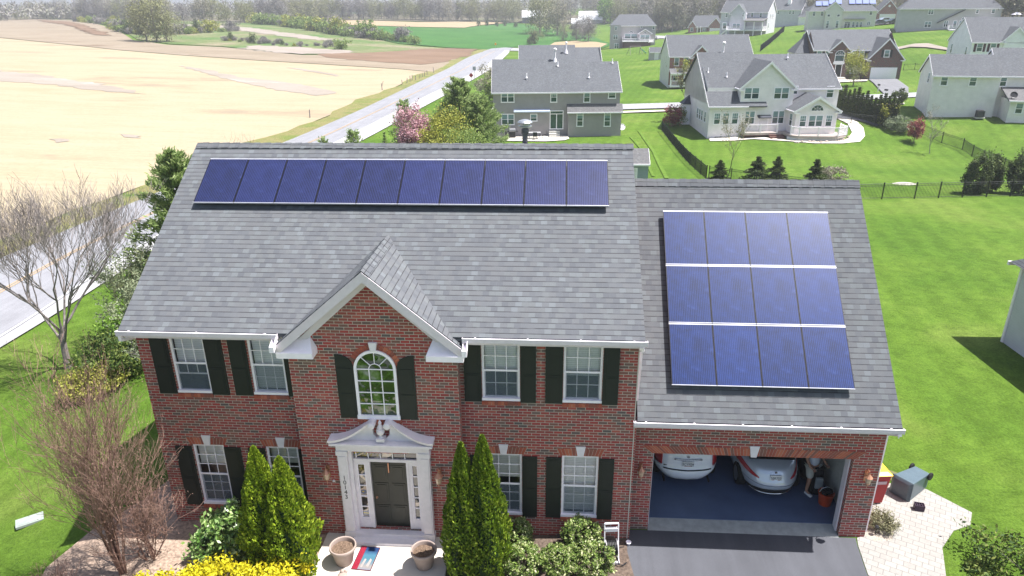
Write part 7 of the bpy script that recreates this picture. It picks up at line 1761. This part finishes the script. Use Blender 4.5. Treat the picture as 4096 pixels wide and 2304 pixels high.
def twiggy(name, x, y, z, H_, R_, seed, mat, label, cat='tree', stems=10, lev=3, r0=.035, spread=.35, leafmat=None, nl=0, leaf=.03, sub=(3,4), up0=1.0, curl=.25, group=None, tipclump=.3):
    """many-stemmed bare shrub or tree: stems fork into ever finer twigs"""
    rs = random.Random(seed); root = empty(name, (x, y, z)); m_ = MB(); tips = []
    def grow(p, d, L, r, lv):
        pts = [Vector(p)]; dd = Vector(d).normalized(); q = Vector(p); seg = 5 if lv == 0 else 3
        for s_ in range(seg):
            dd = (dd+Vector((rs.uniform(-curl,curl), rs.uniform(-curl,curl), rs.uniform(-.05,.16)))).normalized(); q = q+dd*L/seg; pts.append(q.copy())
        m_.tube(pts, [max(.0035, r*(1-.6*i/seg)) for i in range(seg+1)], 5 if lv == 0 else 3, cap=False)
        if lv >= lev: tips.extend(pts[1:]); return
        for c in range(rs.randint(*sub)+(1 if lv == 0 else 0)):
            i = rs.randint(1 if lv else 2, seg); a = rs.uniform(0, 6.28); nd = (dd*1.1+Vector((cos(a), sin(a), rs.uniform(-.1,.5)))*rs.uniform(.4,.85)).normalized()
            grow(pts[i], nd, L*rs.uniform(.5,.72), r*.5, lv+1)
    for k in range(stems):
        a = 2*pi*k/stems+rs.uniform(-.3,.3); sp = spread*rs.uniform(.4,1.2); b = .12*rs.random() if stems > 1 else 0
        grow((b*cos(a), b*sin(a), -.1), (cos(a)*sp, sin(a)*sp, up0), H_*rs.uniform(.42,.56), r0*rs.uniform(.7,1.2), 0)
    m_.build('branches', M[mat], root)
    if nl and tips:
        T = np.array([tuple(t) for t in tips]); idx = NR.randint(0, len(T), nl); C = T[idx]+NR.normal(size=(nl,3))*tipclump*.2; U, V_ = leaf_axes(nl, leaf, (0,0,1), .3, .24 if leafmat is M['twig_brown'] else .5); quads_mesh('foliage', C, U, V_, leafmat, root)
    tag(root, label, cat, group); return root
# tall brown bare shrub at the left front corner, a stacked clump of stems
cm = twiggy('crape_myrtle', -12.35, -1.9, 0, 5.6, 1.5, 5, 'twig_brown', 'tall tangled brown bare shrub at the left front corner of the brick house', 'tree', 15, 4, .034, .09, M['twig_brown'], 7000, .026, (3,4), 1.0, .20, None, .6)
cm.scale = (.72, .72, 1.0)
twiggy('crape_myrtle', -11.9, -1.35, 0, 2.7, 1.2, 8, 'twig_brown', 'lower tangle of brown bare stems close to the left brick corner', 'shrub', 12, 3, .022, .55, M['twig_brown'], 2500, .025, (3,5), 1.0, .35)
twiggy('bare_shrub', -13.3, -3.0, -.1, 1.4, .6, 15, 'twig_brown', 'small brown bare shrub in the mulch at the bottom left', 'shrub', 9, 3, .014, .5, M['twig_brown'], 1500, .02, (3,4))
# big bare tree by the road
bt = G2(172, 925)
def bare_tree():
    rs = random.Random(21); root = empty('bare_tree', bt); m_ = MB()
    def grow(p, d, L, r, lv, mx=5):
        pts = [Vector(p)]; dd = Vector(d).normalized(); q = Vector(p); seg = 4
        for s_ in range(seg):
            dd = (dd+Vector((rs.uniform(-.12,.12), rs.uniform(-.12,.12), rs.uniform(.0,.12)))).normalized(); q = q+dd*L/seg; pts.append(q.copy())
        m_.tube(pts, [max(.0045, r*(1-.45*i/seg)) for i in range(seg+1)], 7 if lv < 2 else 3, cap=False)
        if lv >= mx: return
        for c in range((4, 4, 4, 4, 3)[lv]):
            i = rs.choice((2, 3, 4, 4)) if lv else rs.choice((3, 4)); a = rs.uniform(0, 6.28); nd = (dd*.9+Vector((cos(a), sin(a), .35))*rs.uniform(.45,.8)).normalized()
            grow(pts[i], nd, L*rs.uniform(.58,.80), r*.53, lv+1)
    m_.tube([(0,0,-.2),(.05,0,.8),(.1,.05,1.8)], [.15,.125,.10], 8)
    for k, (dx, dy) in enumerate(((-.55,.1),(.5,-.2),(.05,.5),(.15,-.3),(-.2,-.5),(.7,.5))): grow((.1,.05,1.0+.14*k), (dx, dy, 1.0), 2.5, .056, 0, 5)
    m_.build('branches', M['bark_grey'], root); tag(root, 'leafless grey-brown tree standing between the road and the left lawn', 'tree')
bare_tree()
for i, (px, py, r, H_, mt, lab) in enumerate(((292,950,1.25,1.7,'juniper','dark green juniper mound on the left lawn against the brick house corner'),(335,905,1.0,1.9,'bright','brighter green juniper behind the dark mound at the house corner'),(235,985,1.0,1.0,'yellowgreen','low yellow-green juniper left of the dark mound'))):
    p = G2(px, py); shrub('juniper', p.x, p.y, p.z, r, H_, 41+i, M[mt], lab, 'junipers on the left lawn', 7000, .06, 60, .17)
# juniper and dead rose by the pavers
shrub('juniper', 9.55, -1.25, 0, 1.25, .95, 44, M['juniper'], 'spreading dark green juniper in the bottom right corner', None, 9000, .05, 45, .13, amp=.45)
twiggy('dry_shrub', 6.66, .74, 0, .55, .4, 45, 'twig_olive', 'small dry straw-coloured shrub in the gravel bed beside the garage', 'shrub', 16, 3, .007, .8, M['twig_olive'], 2600, .022, (3,5))
def conifer(name, x, y, z, H_, r, seed, mat, label, group=None, n=3500, leaf=.10, cat='evergreen', ragged=.25):
    root = empty(name, (x, y, z)); rs = np.random.RandomState(seed); tiers = int(H_/.28)+3
    t = rs.randint(0, tiers, n)/tiers+rs.rand(n)*.5/tiers; ang = rs.rand(n)*2*pi; bn = np.floor(ang/(2*pi)*9+np.floor(t*tiers)*.5); vr = .8+ragged*np.sin(bn*12.9+np.floor(t*tiers)*4.1+seed)
    rr = r*(1-t)**.85*vr*(.25+.75*rs.rand(n)**.6); z_ = H_*(.04+.96*t)-.10*rr; C = np.stack([rr*np.cos(ang), rr*np.sin(ang), z_], 1)
    d = np.stack([np.cos(ang), np.sin(ang), .25+rs.normal(size=n)*.2], 1)+rs.normal(size=(n,3))*.35; d /= np.linalg.norm(d, axis=1, keepdims=True); u = np.cross(d, rs.normal(size=(n,3))); u /= np.linalg.norm(u, axis=1, keepdims=True); s = leaf*(.5+.9*rs.rand(n,1))
    quads_mesh('foliage', C, u*s*.35, d*s, mat, root); m_ = MB(); m_.tube([(0,0,-.1),(0,0,H_*.5),(0,0,H_*.97)], [.035*H_**.8,.02*H_**.8,.01], 7); m_.build('trunk', M['bark'], root); tag(root, label, cat, group); return root
def pine(x, y, z, H_, r, seed, label, mat='pine', n=9000, group=None):
    root = empty('pine_tree', (x, y, z)); rs = np.random.RandomState(seed); nb = int(H_*9); m_ = MB(); Cs = []; Ds = []
    m_.tube([(0,0,-.2),(0,0,H_*.5),(0,0,H_*.96)], [.025*H_,.016*H_,.02], 7)
    for b in range(nb):
        t = .12+.86*(b/nb); a = b*2.4+rs.rand()*.6; L = r*(1-t)**.7*(.75+.5*rs.rand())+.25; el = .25+.55*t+rs.normal()*.12; p0 = np.array([0,0,H_*t]); d = np.array([cos(a), sin(a), el]); d /= np.linalg.norm(d)
        p1 = p0+d*L; m_.tube([tuple(p0), tuple(p0+d*L*.5+np.array([0,0,-.03])), tuple(p1+np.array([0,0,.1*L]))], [.03,.02,.006], 3, cap=False); k = int(n/nb); s = .30+.75*rs.rand(k); pts = p0+d*L*s[:,None]+rs.normal(size=(k,3))*.13*(.6+L*.2); Cs.append(pts); Ds.append(np.tile(d, (k,1))+rs.normal(size=(k,3))*.55+np.array([0,0,.35]))
    m_.build('trunk', M['bark'], root); C = np.concatenate(Cs); D_ = np.concatenate(Ds); D_ /= np.linalg.norm(D_, axis=1, keepdims=True); k = len(C); u = np.cross(D_, rs.normal(size=(k,3))); u /= np.linalg.norm(u, axis=1, keepdims=True); s = .13*(.5+.9*rs.rand(k,1)); quads_mesh('foliage', C, u*s*.30, D_*s, M[mat], root); tag(root, label, 'tree', group); return root
pine(-19.0, 15.4, h(-19,15.4), 7.9, 2.7, 51, 'bushy green pine rising beside the left end of the main roof', 'pine', 20000); pine(-17.6, 19.5, h(-17.6,19.5), 7.2, 2.2, 52, 'second green pine close against the left end of the ridge', 'pine', 12000)
twiggy('roadside_shrub', -20.6, 13.4, h(-20.6,13.4), 4.2, 1.8, 53, 'twig_olive', 'olive-brown leafless thicket below the pine at the left roof edge', 'shrub', 14, 3, .03, .4, M['sage'], 9000, .055, (3,5)); twiggy('roadside_shrub', -19.3, 11.6, h(-19.3,11.6), 3.4, 1.5, 54, 'twig_olive', 'grey-green thicket beside the left roof edge nearest the lawn', 'shrub', 12, 3, .025, .5, M['sage'], 6500, .055, (3,4))
twiggy('roadside_shrub', -17.6, 9.6, h(-17.6,9.6), 2.4, 1.3, 55, 'twig_grey', 'low bare arching shrub between the thicket and the junipers', 'shrub', 9, 3, .02, .7, M['sage'], 900, .04, (3,4))
# planting strip behind the ridge
def leafy(name, x, y, z, H_, r, seed, mat, label, n=9000, leaf=.09, group=None, clumps=46, cs=.20, bark='bark', trunk_h=.25, cat='tree', amp=.28, tw=1, shell=.5, asp=.6):
    root = empty(name, (x, y, z)); ch = H_*(1-trunk_h)
    C, U, V_ = clump_crown(n, (0,0,H_*trunk_h+ch*.5), (r, r, ch*.52), leaf, seed, amp=amp, clumps=clumps, cs=cs, shell=shell, asp=asp); quads_mesh('crown', C, U, V_, mat, root)
    branches(root, (0,0,0), H_*.9, r*.85, 9, seed, M[bark], start=trunk_h, tw=tw); tag(root, label, cat, group); return root
bx_, by_ = -15.2, 50.0
leafy('cherry_tree', -15.2, 49.5, h(-15,49), 6.3, 1.65, 61, M['pink'], 'pink blossoming cherry tree behind the ridge, left of the green pines', 11000, .085, None, 60, .16, trunk_h=.18, shell=.35)
pine(-16.8, 53.5, h(-17,53), 6.4, 1.9, 62, 'sparse grey-green pine peeking out behind the pink cherry tree', 'pine', 5000)
pine(-11.6, 55.0, h(-11.6,55), 8.4, 3.7, 63, 'broad pale green pine, the tallest of the clump behind the ridge', 'pine', 30000); pine(-9.4, 53.0, h(-9,53), 6.9, 3.1, 64, 'shorter pale green pine at the right end of the clump behind the ridge', 'pine', 22000)
leafy('bushy_tree', -12.3, 48.5, h(-12,48), 5.6, 2.1, 65, M['yellowgreen'], 'yellow-green bushy tree between the pink cherry and the pines', 10000, .09); leafy('bushy_tree', -10.0, 46.5, h(-10,46), 4.6, 1.9, 66, M['green'], 'mid green rounded tree low behind the ridge beside the pines', 9000, .09); leafy('bushy_tree', -11.6, 44.0, h(-11.6,44), 4.3, 1.7, 67, M['yellowgreen'], 'pale budding tree just behind the ridge in front of the pines', 6000, .07, shell=.3)
leafy('bushy_tree', -16.6, 46.5, h(-16.6,46.5), 3.4, 1.0, 68, M['green'], 'small dark olive bush left of the pink cherry tree', 3500, .08); conifer('young_fir', -16.4, 43.5, h(-16.4,43.5), 4.9, .8, 69, M['pine'], 'thin young fir tip above the ridge left of the pink cherry tree', None, 1500, .11)
pine(-17.6, 38.5, h(-17.6,38.5), 5.6, 1.4, 70, 'thin pine top above the ridge near the road', 'pine', 3000); pine(-20.6, 40.5, h(-20.6,40.5), 4.7, 1.1, 71, 'small pine tip nearest the road above the ridge', 'pine', 1500)
twiggy('bare_shrub', -18.9, 42.0, h(-18.9,42), 3.6, 1.2, 72, 'twig_grey', 'pale leafless bush behind the ridge between the small pines', 'shrub', 9, 3, .02, .5, None, 0)
for i, (px, py) in enumerate(((612,362),(655,362),(635,362))): 
    p = G2(px, py); twiggy('bare_shrub', p.x+2.0, p.y-7, h(p.x+2, p.y-7), 2.9, .3, 80+i, 'twig_brown', 'reddish bare stem tips showing over the ridge near its left end', 'shrub', 4, 2, .02, .18, None, 0, .03, (1,2), 1, .1, 'bare stem tips over the left part of the ridge')
leafy('flowering_shrub', *(lambda p: (p.x, p.y, p.z))(G2(1232,255)), 5.2, 2.6, 73, M['crown_tan'], 'pinkish budding tree on the grass left of the taupe house', 5000, .12); leafy('bushy_tree', *(lambda p: (p.x+1.5, p.y-3, p.z))(G2(1232,255)), 4.2, 1.9, 74, M['green'], 'green bush beside the pinkish tree left of the taupe house', 4000, .11)
def fallen():
    p = G2(1215, 262); root = empty('fallen_branch', p); m_ = MB(); m_.tube([(-2.5,.2,.5),(0,0,.6),(3.5,.3,.1)], [.12,.10,.05], 6)
    for k in range(5): m_.tube([(-2+k*.9,.1,.55),(-2.3+k*.9,.5,1.3),(-2.0+k,.9,1.6)], [.05,.03,.01], 4)
    m_.build('branches', M['bark_pale'], root); tag(root, 'fallen pale branches on the grass beside the street left of the taupe house', 'branches')
fallen()
# garden of the sunroom house and right side
g = 'young dark evergreens along the garage ridge'
for i, (px, D, H_, r, lab) in enumerate(((1808,60,2.5,.8,'small dark evergreen, leftmost above the garage ridge'),(1902,60,2.9,1.15,'bushiest dark evergreen above the garage ridge'),(1951,60,2.9,.85,'dark evergreen right of the bushiest one above the garage ridge'),(2049,60,2.6,.8,'dark evergreen farthest right above the garage ridge'))):
    p = G2(px, 458); conifer('young_spruce', p.x, p.y, p.z, H_*.80, r*1.35, 90+i, M['spruce'], lab, g, 4200, .12, ragged=.4)
twiggy('bare_tree', *(lambda p: (p.x, p.y, p.z))(G2(1829,446)), 5.6, 1.3, 95, 'twig_olive', 'thin bare sapling between the small evergreens above the garage ridge', 'tree', 1, 4, .06, .02, M['crown_tan'], 900, .06, (3,5))
shrub('dry_shrub', *(lambda p: (p.x, p.y, p.z))(G2(2093,452)), 1.2, 1.1, 96, M['crown_tan'], 'pale dry rounded shrub behind the garage ridge', None, 2500, .07)
for i, (px, py, r, H_, lab) in enumerate(((2448,487,1.15,3.0,'dark evergreen bush in front of the black fence at the right'),(2488,483,.8,2.7,'smaller dark evergreen bush touching the first one by the black fence'),(2562,488,1.15,3.0,'dark evergreen bush at the right edge in front of the black fence'))):
    p = G2(px, py); shrub('dark_evergreen', p.x, p.y, p.z, r*.85, H_, 100+i, M['spruce'], lab, 'dark evergreen bushes by the right fence', 6500, .09, 70, .16, 'evergreen', amp=.3)
p = G2(2298,360); leafy('maple_tree', p.x, p.y, p.z, 2.6, .75, 110, M['red_leaf'], 'small round red-leaved tree on the lawn in front of the diagonal fence', 3000, .07, trunk_h=.25, shell=.3)
p = G2(2338,388); twiggy('bare_tree', p.x, p.y, p.z, 4.6, 1.2, 111, 'twig_grey', 'thin bare sapling right of the red-leaved tree', 'tree', 1, 4, .05, .02, M['crown_tan'], 700, .05, (3,4))
p = G2(1690,318); leafy('maple_tree', p.x, p.y, p.z, 2.6, 1.3, 112, M['red_leaf'], 'reddish rounded shrub at the corner of the garden left of the sunroom house', 2500, .09, trunk_h=.1); p = G2(1712,312); leafy('bushy_tree', p.x, p.y, p.z, 2.4, 1.0, 113, M['green'], 'dark green bush behind the reddish shrub at the garden corner', 2000, .09, trunk_h=.1)
p = G2(1713,300); twiggy('bare_tree', p.x, p.y, p.z, 6.5, 1.4, 114, 'twig_olive', 'pale budding street tree in front of the porch house', 'tree', 1, 4, .06, .02, M['crown_olive'], 1600, .09, (3,4))
p = G2(1720,212); leafy('budding_tree', p.x-.5, p.y-2.5, p.z, 5.6, 2.4, 115, M['yellowgreen'], 'yellow-green budding tree in front of the white columned porch', 4000, .12, shell=.3)
p = G2(2146,216); leafy('budding_tree', p.x, p.y, p.z, 5.4, 1.9, 116, M['yellowgreen'], 'yellow-green budding tree on the small lawn in front of the brown brick house', 4200, .10, trunk_h=.3, shell=.3); p = G2(2166,237); twiggy('bare_tree', p.x, p.y, p.z, 5.0, 1.1, 117, 'twig_olive', 'thin bare tree right of the budding tree by the street', 'tree', 1, 4, .05, .02, M['crown_olive'], 900, .07, (3,4))
# hedge of conical evergreens, one by one
rs = random.Random(3); proto = None
for i in range(14):
    t = i/13; px = 2108+(2248-2108)*t; py = 279+(322-279)*t; p = G2(px, py)
    o = conifer('conical_evergreen', 0, 0, 0, 3.3, .95, 121, M['spruce'], None, None, 3000, .14, None, .08) if proto is None else copy_tree(proto)
    if proto is None: proto = o
    o.location = p; s = rs.uniform(.85,1.12); o.scale = (s, s, s*rs.uniform(.95,1.1)); o.rotation_euler.z = rs.uniform(0,6)
    tag(o, 'dark conical evergreen in the row along the side drive of the sunroom house', 'evergreen', 'row of conical evergreens along the side drive')
p = G2(2262,330); shrub('sage_shrub', p.x, p.y, p.z, 1.5, 1.6, 122, M['sage'], 'grey-green rounded bush at the end of the conical evergreen row', None, 4000, .09)
p = G2(2228,318); leafy('golden_sapling', p.x, p.y, p.z, 2.6, .8, 123, M['yellowgreen'], 'small yellow-green sapling in front of the conical evergreens', 1200, .09, trunk_h=.1)
p = G2(2258,262); shrub('dark_shrub', p.x, p.y, p.z, .9, 1.9, 124, M['spruce'], 'dark bush at the corner of the pale house at the right', None, 2500, .1)
st_ = MB(); st_.lathe((0,0,0), [(.5,-.1),(.7,.05),(.5,.2),(.1,.26)], 9)
p = G2(2325,465); o = simple('flat_rock', 'flat pale rock on the lawn just behind the black fence', 'rock', st_, plain('pale_rock', (.36,.34,.30), .9, .1, 0, .3, 3), G2(2275,463)); o.scale = (1.5,.7,.5)

# ================================================================= DISTANT TREES
def far_proto(kind, mat, seed, n, H_=13, r=4.5, trunk_h=.12, leaf=.34, shell=.25, asp=.35, bark='bark_grey', ww=1.0):
    root = empty(kind, (0,0,0)); ch = H_*(1-trunk_h); C, U, V_ = clump_crown(n, (0,0,H_*trunk_h+ch*.5), (r, r, ch*.5), leaf, seed, amp=.3, clumps=38, cs=.20, shell=shell, up=.45, asp=asp); quads_mesh('crown', C, U, V_, mat, root)
    branches(root, (0,0,0), H_*.95, r*.9, 8, seed, M[bark], start=trunk_h+.08, tw=2, twigs=0, gn=5); return root
protos = {}
def P_(key, *a, **k):
    if key not in protos: protos[key] = []
    protos[key].append([far_proto(*a, **k), False])
for s in range(3): P_('grey', 'bare_tree', M['crown_grey'], 200+s, 3600, leaf=.34, H_=16, r=6.0, trunk_h=.03)
for s in range(2): P_('olive', 'budding_tree', M['crown_olive'], 210+s, 3600, leaf=.36, H_=15.5, r=6.0, trunk_h=.03)
for s in range(2): P_('tan', 'bare_tree', M['crown_tan'], 220+s, 3400, leaf=.34, H_=16, r=5.8, trunk_h=.03)
P_('bright', 'green_tree', M['bright'], 231, 2600, leaf=.38, asp=.6); P_('shrub', 'wild_bush', M['green'], 232, 900, H_=4, r=2.6, trunk_h=.02, leaf=.28, asp=.6); P_('shrub2', 'wild_bush', M['yellowgreen'], 233, 900, H_=4, r=2.6, trunk_h=.02, leaf=.28, asp=.6); P_('shrub3', 'wild_bush', M['crown_grey'], 234, 1600, H_=4, r=2.4, trunk_h=.02, leaf=.25)
P_('cedar', 'wild_cedar', M['spruce'], 235, 900, H_=5, r=1.6, trunk_h=.02, leaf=.30)
NT_ = [0]
def far_tree(key, x, y, s, label, group=None, sz=None, cat='tree', zo=0):
    lst = protos[key]; i = NT_[0] % len(lst); NT_[0] += 1
    o = lst[i][0] if not lst[i][1] else copy_tree(lst[i][0]); lst[i][1] = True
    o.location = (x, y, h(x, y)-.1+zo); o.scale = (s, s, sz or s); o.rotation_euler.z = NT_[0]*1.7; tag(o, label, cat, group); return o
def at_px(px, py): p = G2(px, py); return p.x, p.y
# trees one can single out
for (px, py, key, s, lab) in ((1291,58,'olive',1.15,'round pale olive tree standing left of the white roofed barn'),(1358,86,'olive',1.35,'large spreading budding tree in front of the long barn'),(1402,90,'tan',1.3,'large budding tree right of the spreading one before the farm'),(1375,80,'olive',1.2,'broad budding tree behind the two big farm trees'),(1520,62,'bright',1.35,'bright fresh green tree right of the farm barns'),(1450,104,'grey',.65,'small dark leafless tree in front of the lower farm building'),(1480,106,'grey',.7,'slim leafless tree in front of the farm barn with the white roof'),(1418,104,'tan',.55,'small pale bare tree left of the slim leafless ones by the farm'),(1465,98,'grey',.75,'grey leafless tree shading the farm roof'),
    (395,106,'olive',1.15,'pale budding tree standing on the edge of the tilled field at left'),(370,104,'olive',.9,'lower budding tree beside the pale one at the tilled field edge'),(420,106,'olive',.8,'bushy olive tree right of the pale budding tree at the field'),(120,50,'tan',.85,'dark rounded bare tree on the crest of the left field'),(1575,40,'tan',1.1,'pale bare tree behind the roof of the grey hip roofed house'),(1560,62,'olive',1.0,'olive tree just right of the bright green one'),(1345,112,'olive',.45,'small bright conifer-like tree behind the far grey roof'),(2178,52,'tan',.55,'brownish bush-like tree left of the red brick garage on the hill')):
    x, y = at_px(px, py); far_tree(key, x, y, s, lab)
x, y = at_px(1342, 112); far_tree('cedar', x, y, 1.0, 'little yellow-green conifer above the far grey roof'); x, y = at_px(1331, 114); far_tree('cedar', x, y, .7, 'small dark cedar above the far grey roof')
for px, py in ((1204,66),(1225,66),(1250,68),(1270,67),(1297,70)): x, y = at_px(px, py); far_tree('cedar', x, y, .8, 'tiny cedar in the row on the green field before the farm', 'row of tiny cedars on the green field')
# belts of wood: rows of individual trees
rs = random.Random(77)
def belt(pts, n, keys, depth, s0, s1, lab, group, nrow=1, dd=14):
    P = [Vector(at_px(*p)) for p in pts]; L = [0]
    for a, b in zip(P, P[1:]): L.append(L[-1]+(b-a).length)
    for r_ in range(nrow):
        for k in range(n):
            t = (k+rs.uniform(.1,.9))/n*L[-1]; i = max(j for j in range(len(L)) if L[j] <= t); i = min(i, len(P)-2); f = (t-L[i])/max(1e-6, L[i+1]-L[i]); q = P[i].lerp(P[i+1], f)
            away = (q-Vector((CX, CY))).normalized(); q = q+away*(r_*dd+rs.uniform(0, depth)); s = rs.uniform(s0, s1); far_tree(rs.choice(keys), q.x, q.y, s, lab, group, s*rs.uniform(.85,1.15))
mixk = ['grey','grey','tan','olive','grey','olive']
belt([(-120,56),(0,54),(110,50),(220,52)], 20, mixk, 12, .55, .95, 'bare tree in the wood on the crest of the left field', 'wood on the left field crest', 1)
belt([(190,56),(250,62),(300,70),(345,90)], 14, ['shrub3','shrub','shrub2','shrub3'], 8, .6, 1.3, 'bush along the crest between the ploughed field and the wood', 'bushes along the field crest')
belt([(200,54),(300,56),(420,60),(520,60),(620,59),(720,56)], 34, mixk, 14, .8, 1.15, 'leafless tree in the wood behind the scrubby meadow', 'wood behind the scrubby meadow', 1)
belt([(700,55),(820,50),(950,50),(1100,54),(1290,56)], 46, ['grey','grey','tan','olive','olive'], 12, .8, 1.2, 'leafless tree in the wood behind the pale stubble strip', 'wood behind the stubble strip', 1)
belt([(1300,50),(1400,50),(1500,48),(1600,60),(1700,72)], 26, ['grey','tan','olive','grey'], 10, .9, 1.3, 'leafless tree in the wood behind the farm', 'wood behind the farm', 1)
belt([(1640,84),(1700,80),(1760,66),(1850,52),(1960,46),(2080,40)], 30, ['tan','tan','olive','grey'], 10, .85, 1.3, 'tall bare tree in the wood behind the upper houses', 'wood behind the upper houses', 1)
belt([(2040,60),(2160,44),(2280,36),(2440,44),(2640,70)], 26, ['tan','olive','tan'], 16, .8, 1.2, 'tan budding tree in the wood above the hill houses', 'wood above the hill houses', 1)
belt([(280,72),(330,88),(420,92),(520,84),(600,80)], 44, ['shrub','shrub2','shrub3','shrub3','cedar'], 12, .6, 1.4, 'wild bush on the scrubby meadow above the tilled field', 'wild bushes on the scrubby meadow')
belt([(640,62),(700,66),(780,78),(860,92),(950,104),(1050,114)], 52, ['shrub','shrub2','shrub','shrub3'], 16, .9, 1.9, 'wild green bush in the hedge line below the wheat', 'bushes in the hedge line below the wheat')
belt([(560,104),(640,112),(720,118),(860,124)], 24, ['shrub','cedar','shrub3','shrub3','shrub2'], 10, .25, .8, 'lone low bush in the weedy meadow', 'lone bushes in the weedy meadow')
x, y = at_px(858, 126); far_tree('shrub', x, y, 1.05, 'round dark green bush alone at the edge of the ploughed patch')
# far wooded hills beyond the last single trees
def far_wood():
    rs = np.random.RandomState(5); n = 90000; th = radians(-48)+rs.rand(n)*radians(92); R_ = 600+rs.rand(n)**1.3*1250; X = CX+R_*np.sin(th); Y = CY+R_*np.cos(th)
    gx = np.floor(X/9); gy = np.floor(Y/9); hs = np.modf(np.abs(np.sin(gx*12.9898+gy*78.233)*43758.5453))[0]; cxg = (gx+.5)*9; cyg = (gy+.5)*9
    # height table on a coarse grid
    tg = np.linspace(radians(-49), radians(46), 60); rg = np.linspace(560, 1950, 40); HT = np.array([[h(CX+r*sin(t), CY+r*cos(t)) for r in rg] for t in tg])
    fi = (th-tg[0])/(tg[1]-tg[0]); fj = (R_-rg[0])/(rg[1]-rg[0]); i = np.clip(fi.astype(int),0,58); j = np.clip(fj.astype(int),0,38); a = fi-i; b = fj-j
    Z0 = HT[i,j]*(1-a)*(1-b)+HT[i+1,j]*a*(1-b)+HT[i,j+1]*(1-a)*b+HT[i+1,j+1]*a*b
    d = np.hypot(X-cxg, Y-cyg)/6.0; top = 9+6*hs; Z = Z0+top*np.clip(1-.55*d**2, .2, 1)*(.55+.45*rs.rand(n)); C = np.stack([X, Y, Z], 1); U, V_ = leaf_axes(n, 1.15, (0,0,1), .5, .5)
    o = quads_mesh('distant_wood', C, U, V_, M['far_wood']); tag(o, 'hazy grey-brown wooded hills along the horizon', 'woodland', None, 'stuff')
M['far_wood'] = leaf_mat('far_wood', [(.16,.15,.155), (.22,.205,.195), (.22,.22,.165), (.28,.26,.24)], .9, .1, .1, .02)
far_wood()
# ================================================================= LIGHT, SKY, HAZE
SUN_EL, SUN_AZ = radians(65.5), radians(86.5)        # azimuth from +y towards +x
w = bpy.data.worlds.new('World'); SC.world = w; w.use_nodes = True
nt = w.node_tree; bgn = nt.nodes['Background']; sky = nt.nodes.new('ShaderNodeTexSky'); sky.sky_type = 'NISHITA'; sky.sun_disc = False
sky.sun_elevation = SUN_EL; sky.sun_rotation = SUN_AZ; sky.air_density = 1.0; sky.dust_density = 2.5; sky.ozone_density = 1.0
nt.links.new(sky.outputs[0], bgn.inputs[0]); bgn.inputs[1].default_value = .076
sl = bpy.data.lights.new('sun', 'SUN'); sl.energy = 4.6; sl.angle = radians(.5); sl.color = (1.0, .975, .94)
so = bpy.data.objects.new('sun', sl); COL.objects.link(so)
sd_ = Vector((cos(SUN_EL)*sin(SUN_AZ), cos(SUN_EL)*cos(SUN_AZ), sin(SUN_EL))); so.rotation_euler = (-sd_).to_track_quat('-Z', 'Y').to_euler(); so.location = (30, 0, 60)
if HAZE > 0:
    hb = MB(); hb.box(-1900, 1900, -300, 2300, -40, 60); ho = hb.build('haze', M['lawn'])
    hm = bpy.data.materials.new('haze'); hm.use_nodes = True; t = hm.node_tree; t.nodes.clear(); o_ = t.nodes.new('ShaderNodeOutputMaterial'); v_ = t.nodes.new('ShaderNodeVolumePrincipled')
    v_.inputs['Color'].default_value = (.92,.94,1.0,1); v_.inputs['Density'].default_value = HAZE; v_.inputs['Anisotropy'].default_value = .3; t.links.new(v_.outputs[0], o_.inputs['Volume'])
    ho.data.materials.clear(); ho.data.materials.append(hm); ho['kind'] = 'stuff'; ho['label'] = 'thin pale haze in the air'
SC.render.engine = 'CYCLES'
SC.view_settings.view_transform = 'Standard'; SC.view_settings.look = 'None'; SC.view_settings.exposure = 1.4; SC.view_settings.gamma = 1
SC.cycles.max_bounces = 6; SC.cycles.transparent_max_bounces = 8; SC.cycles.volume_bounces = 0
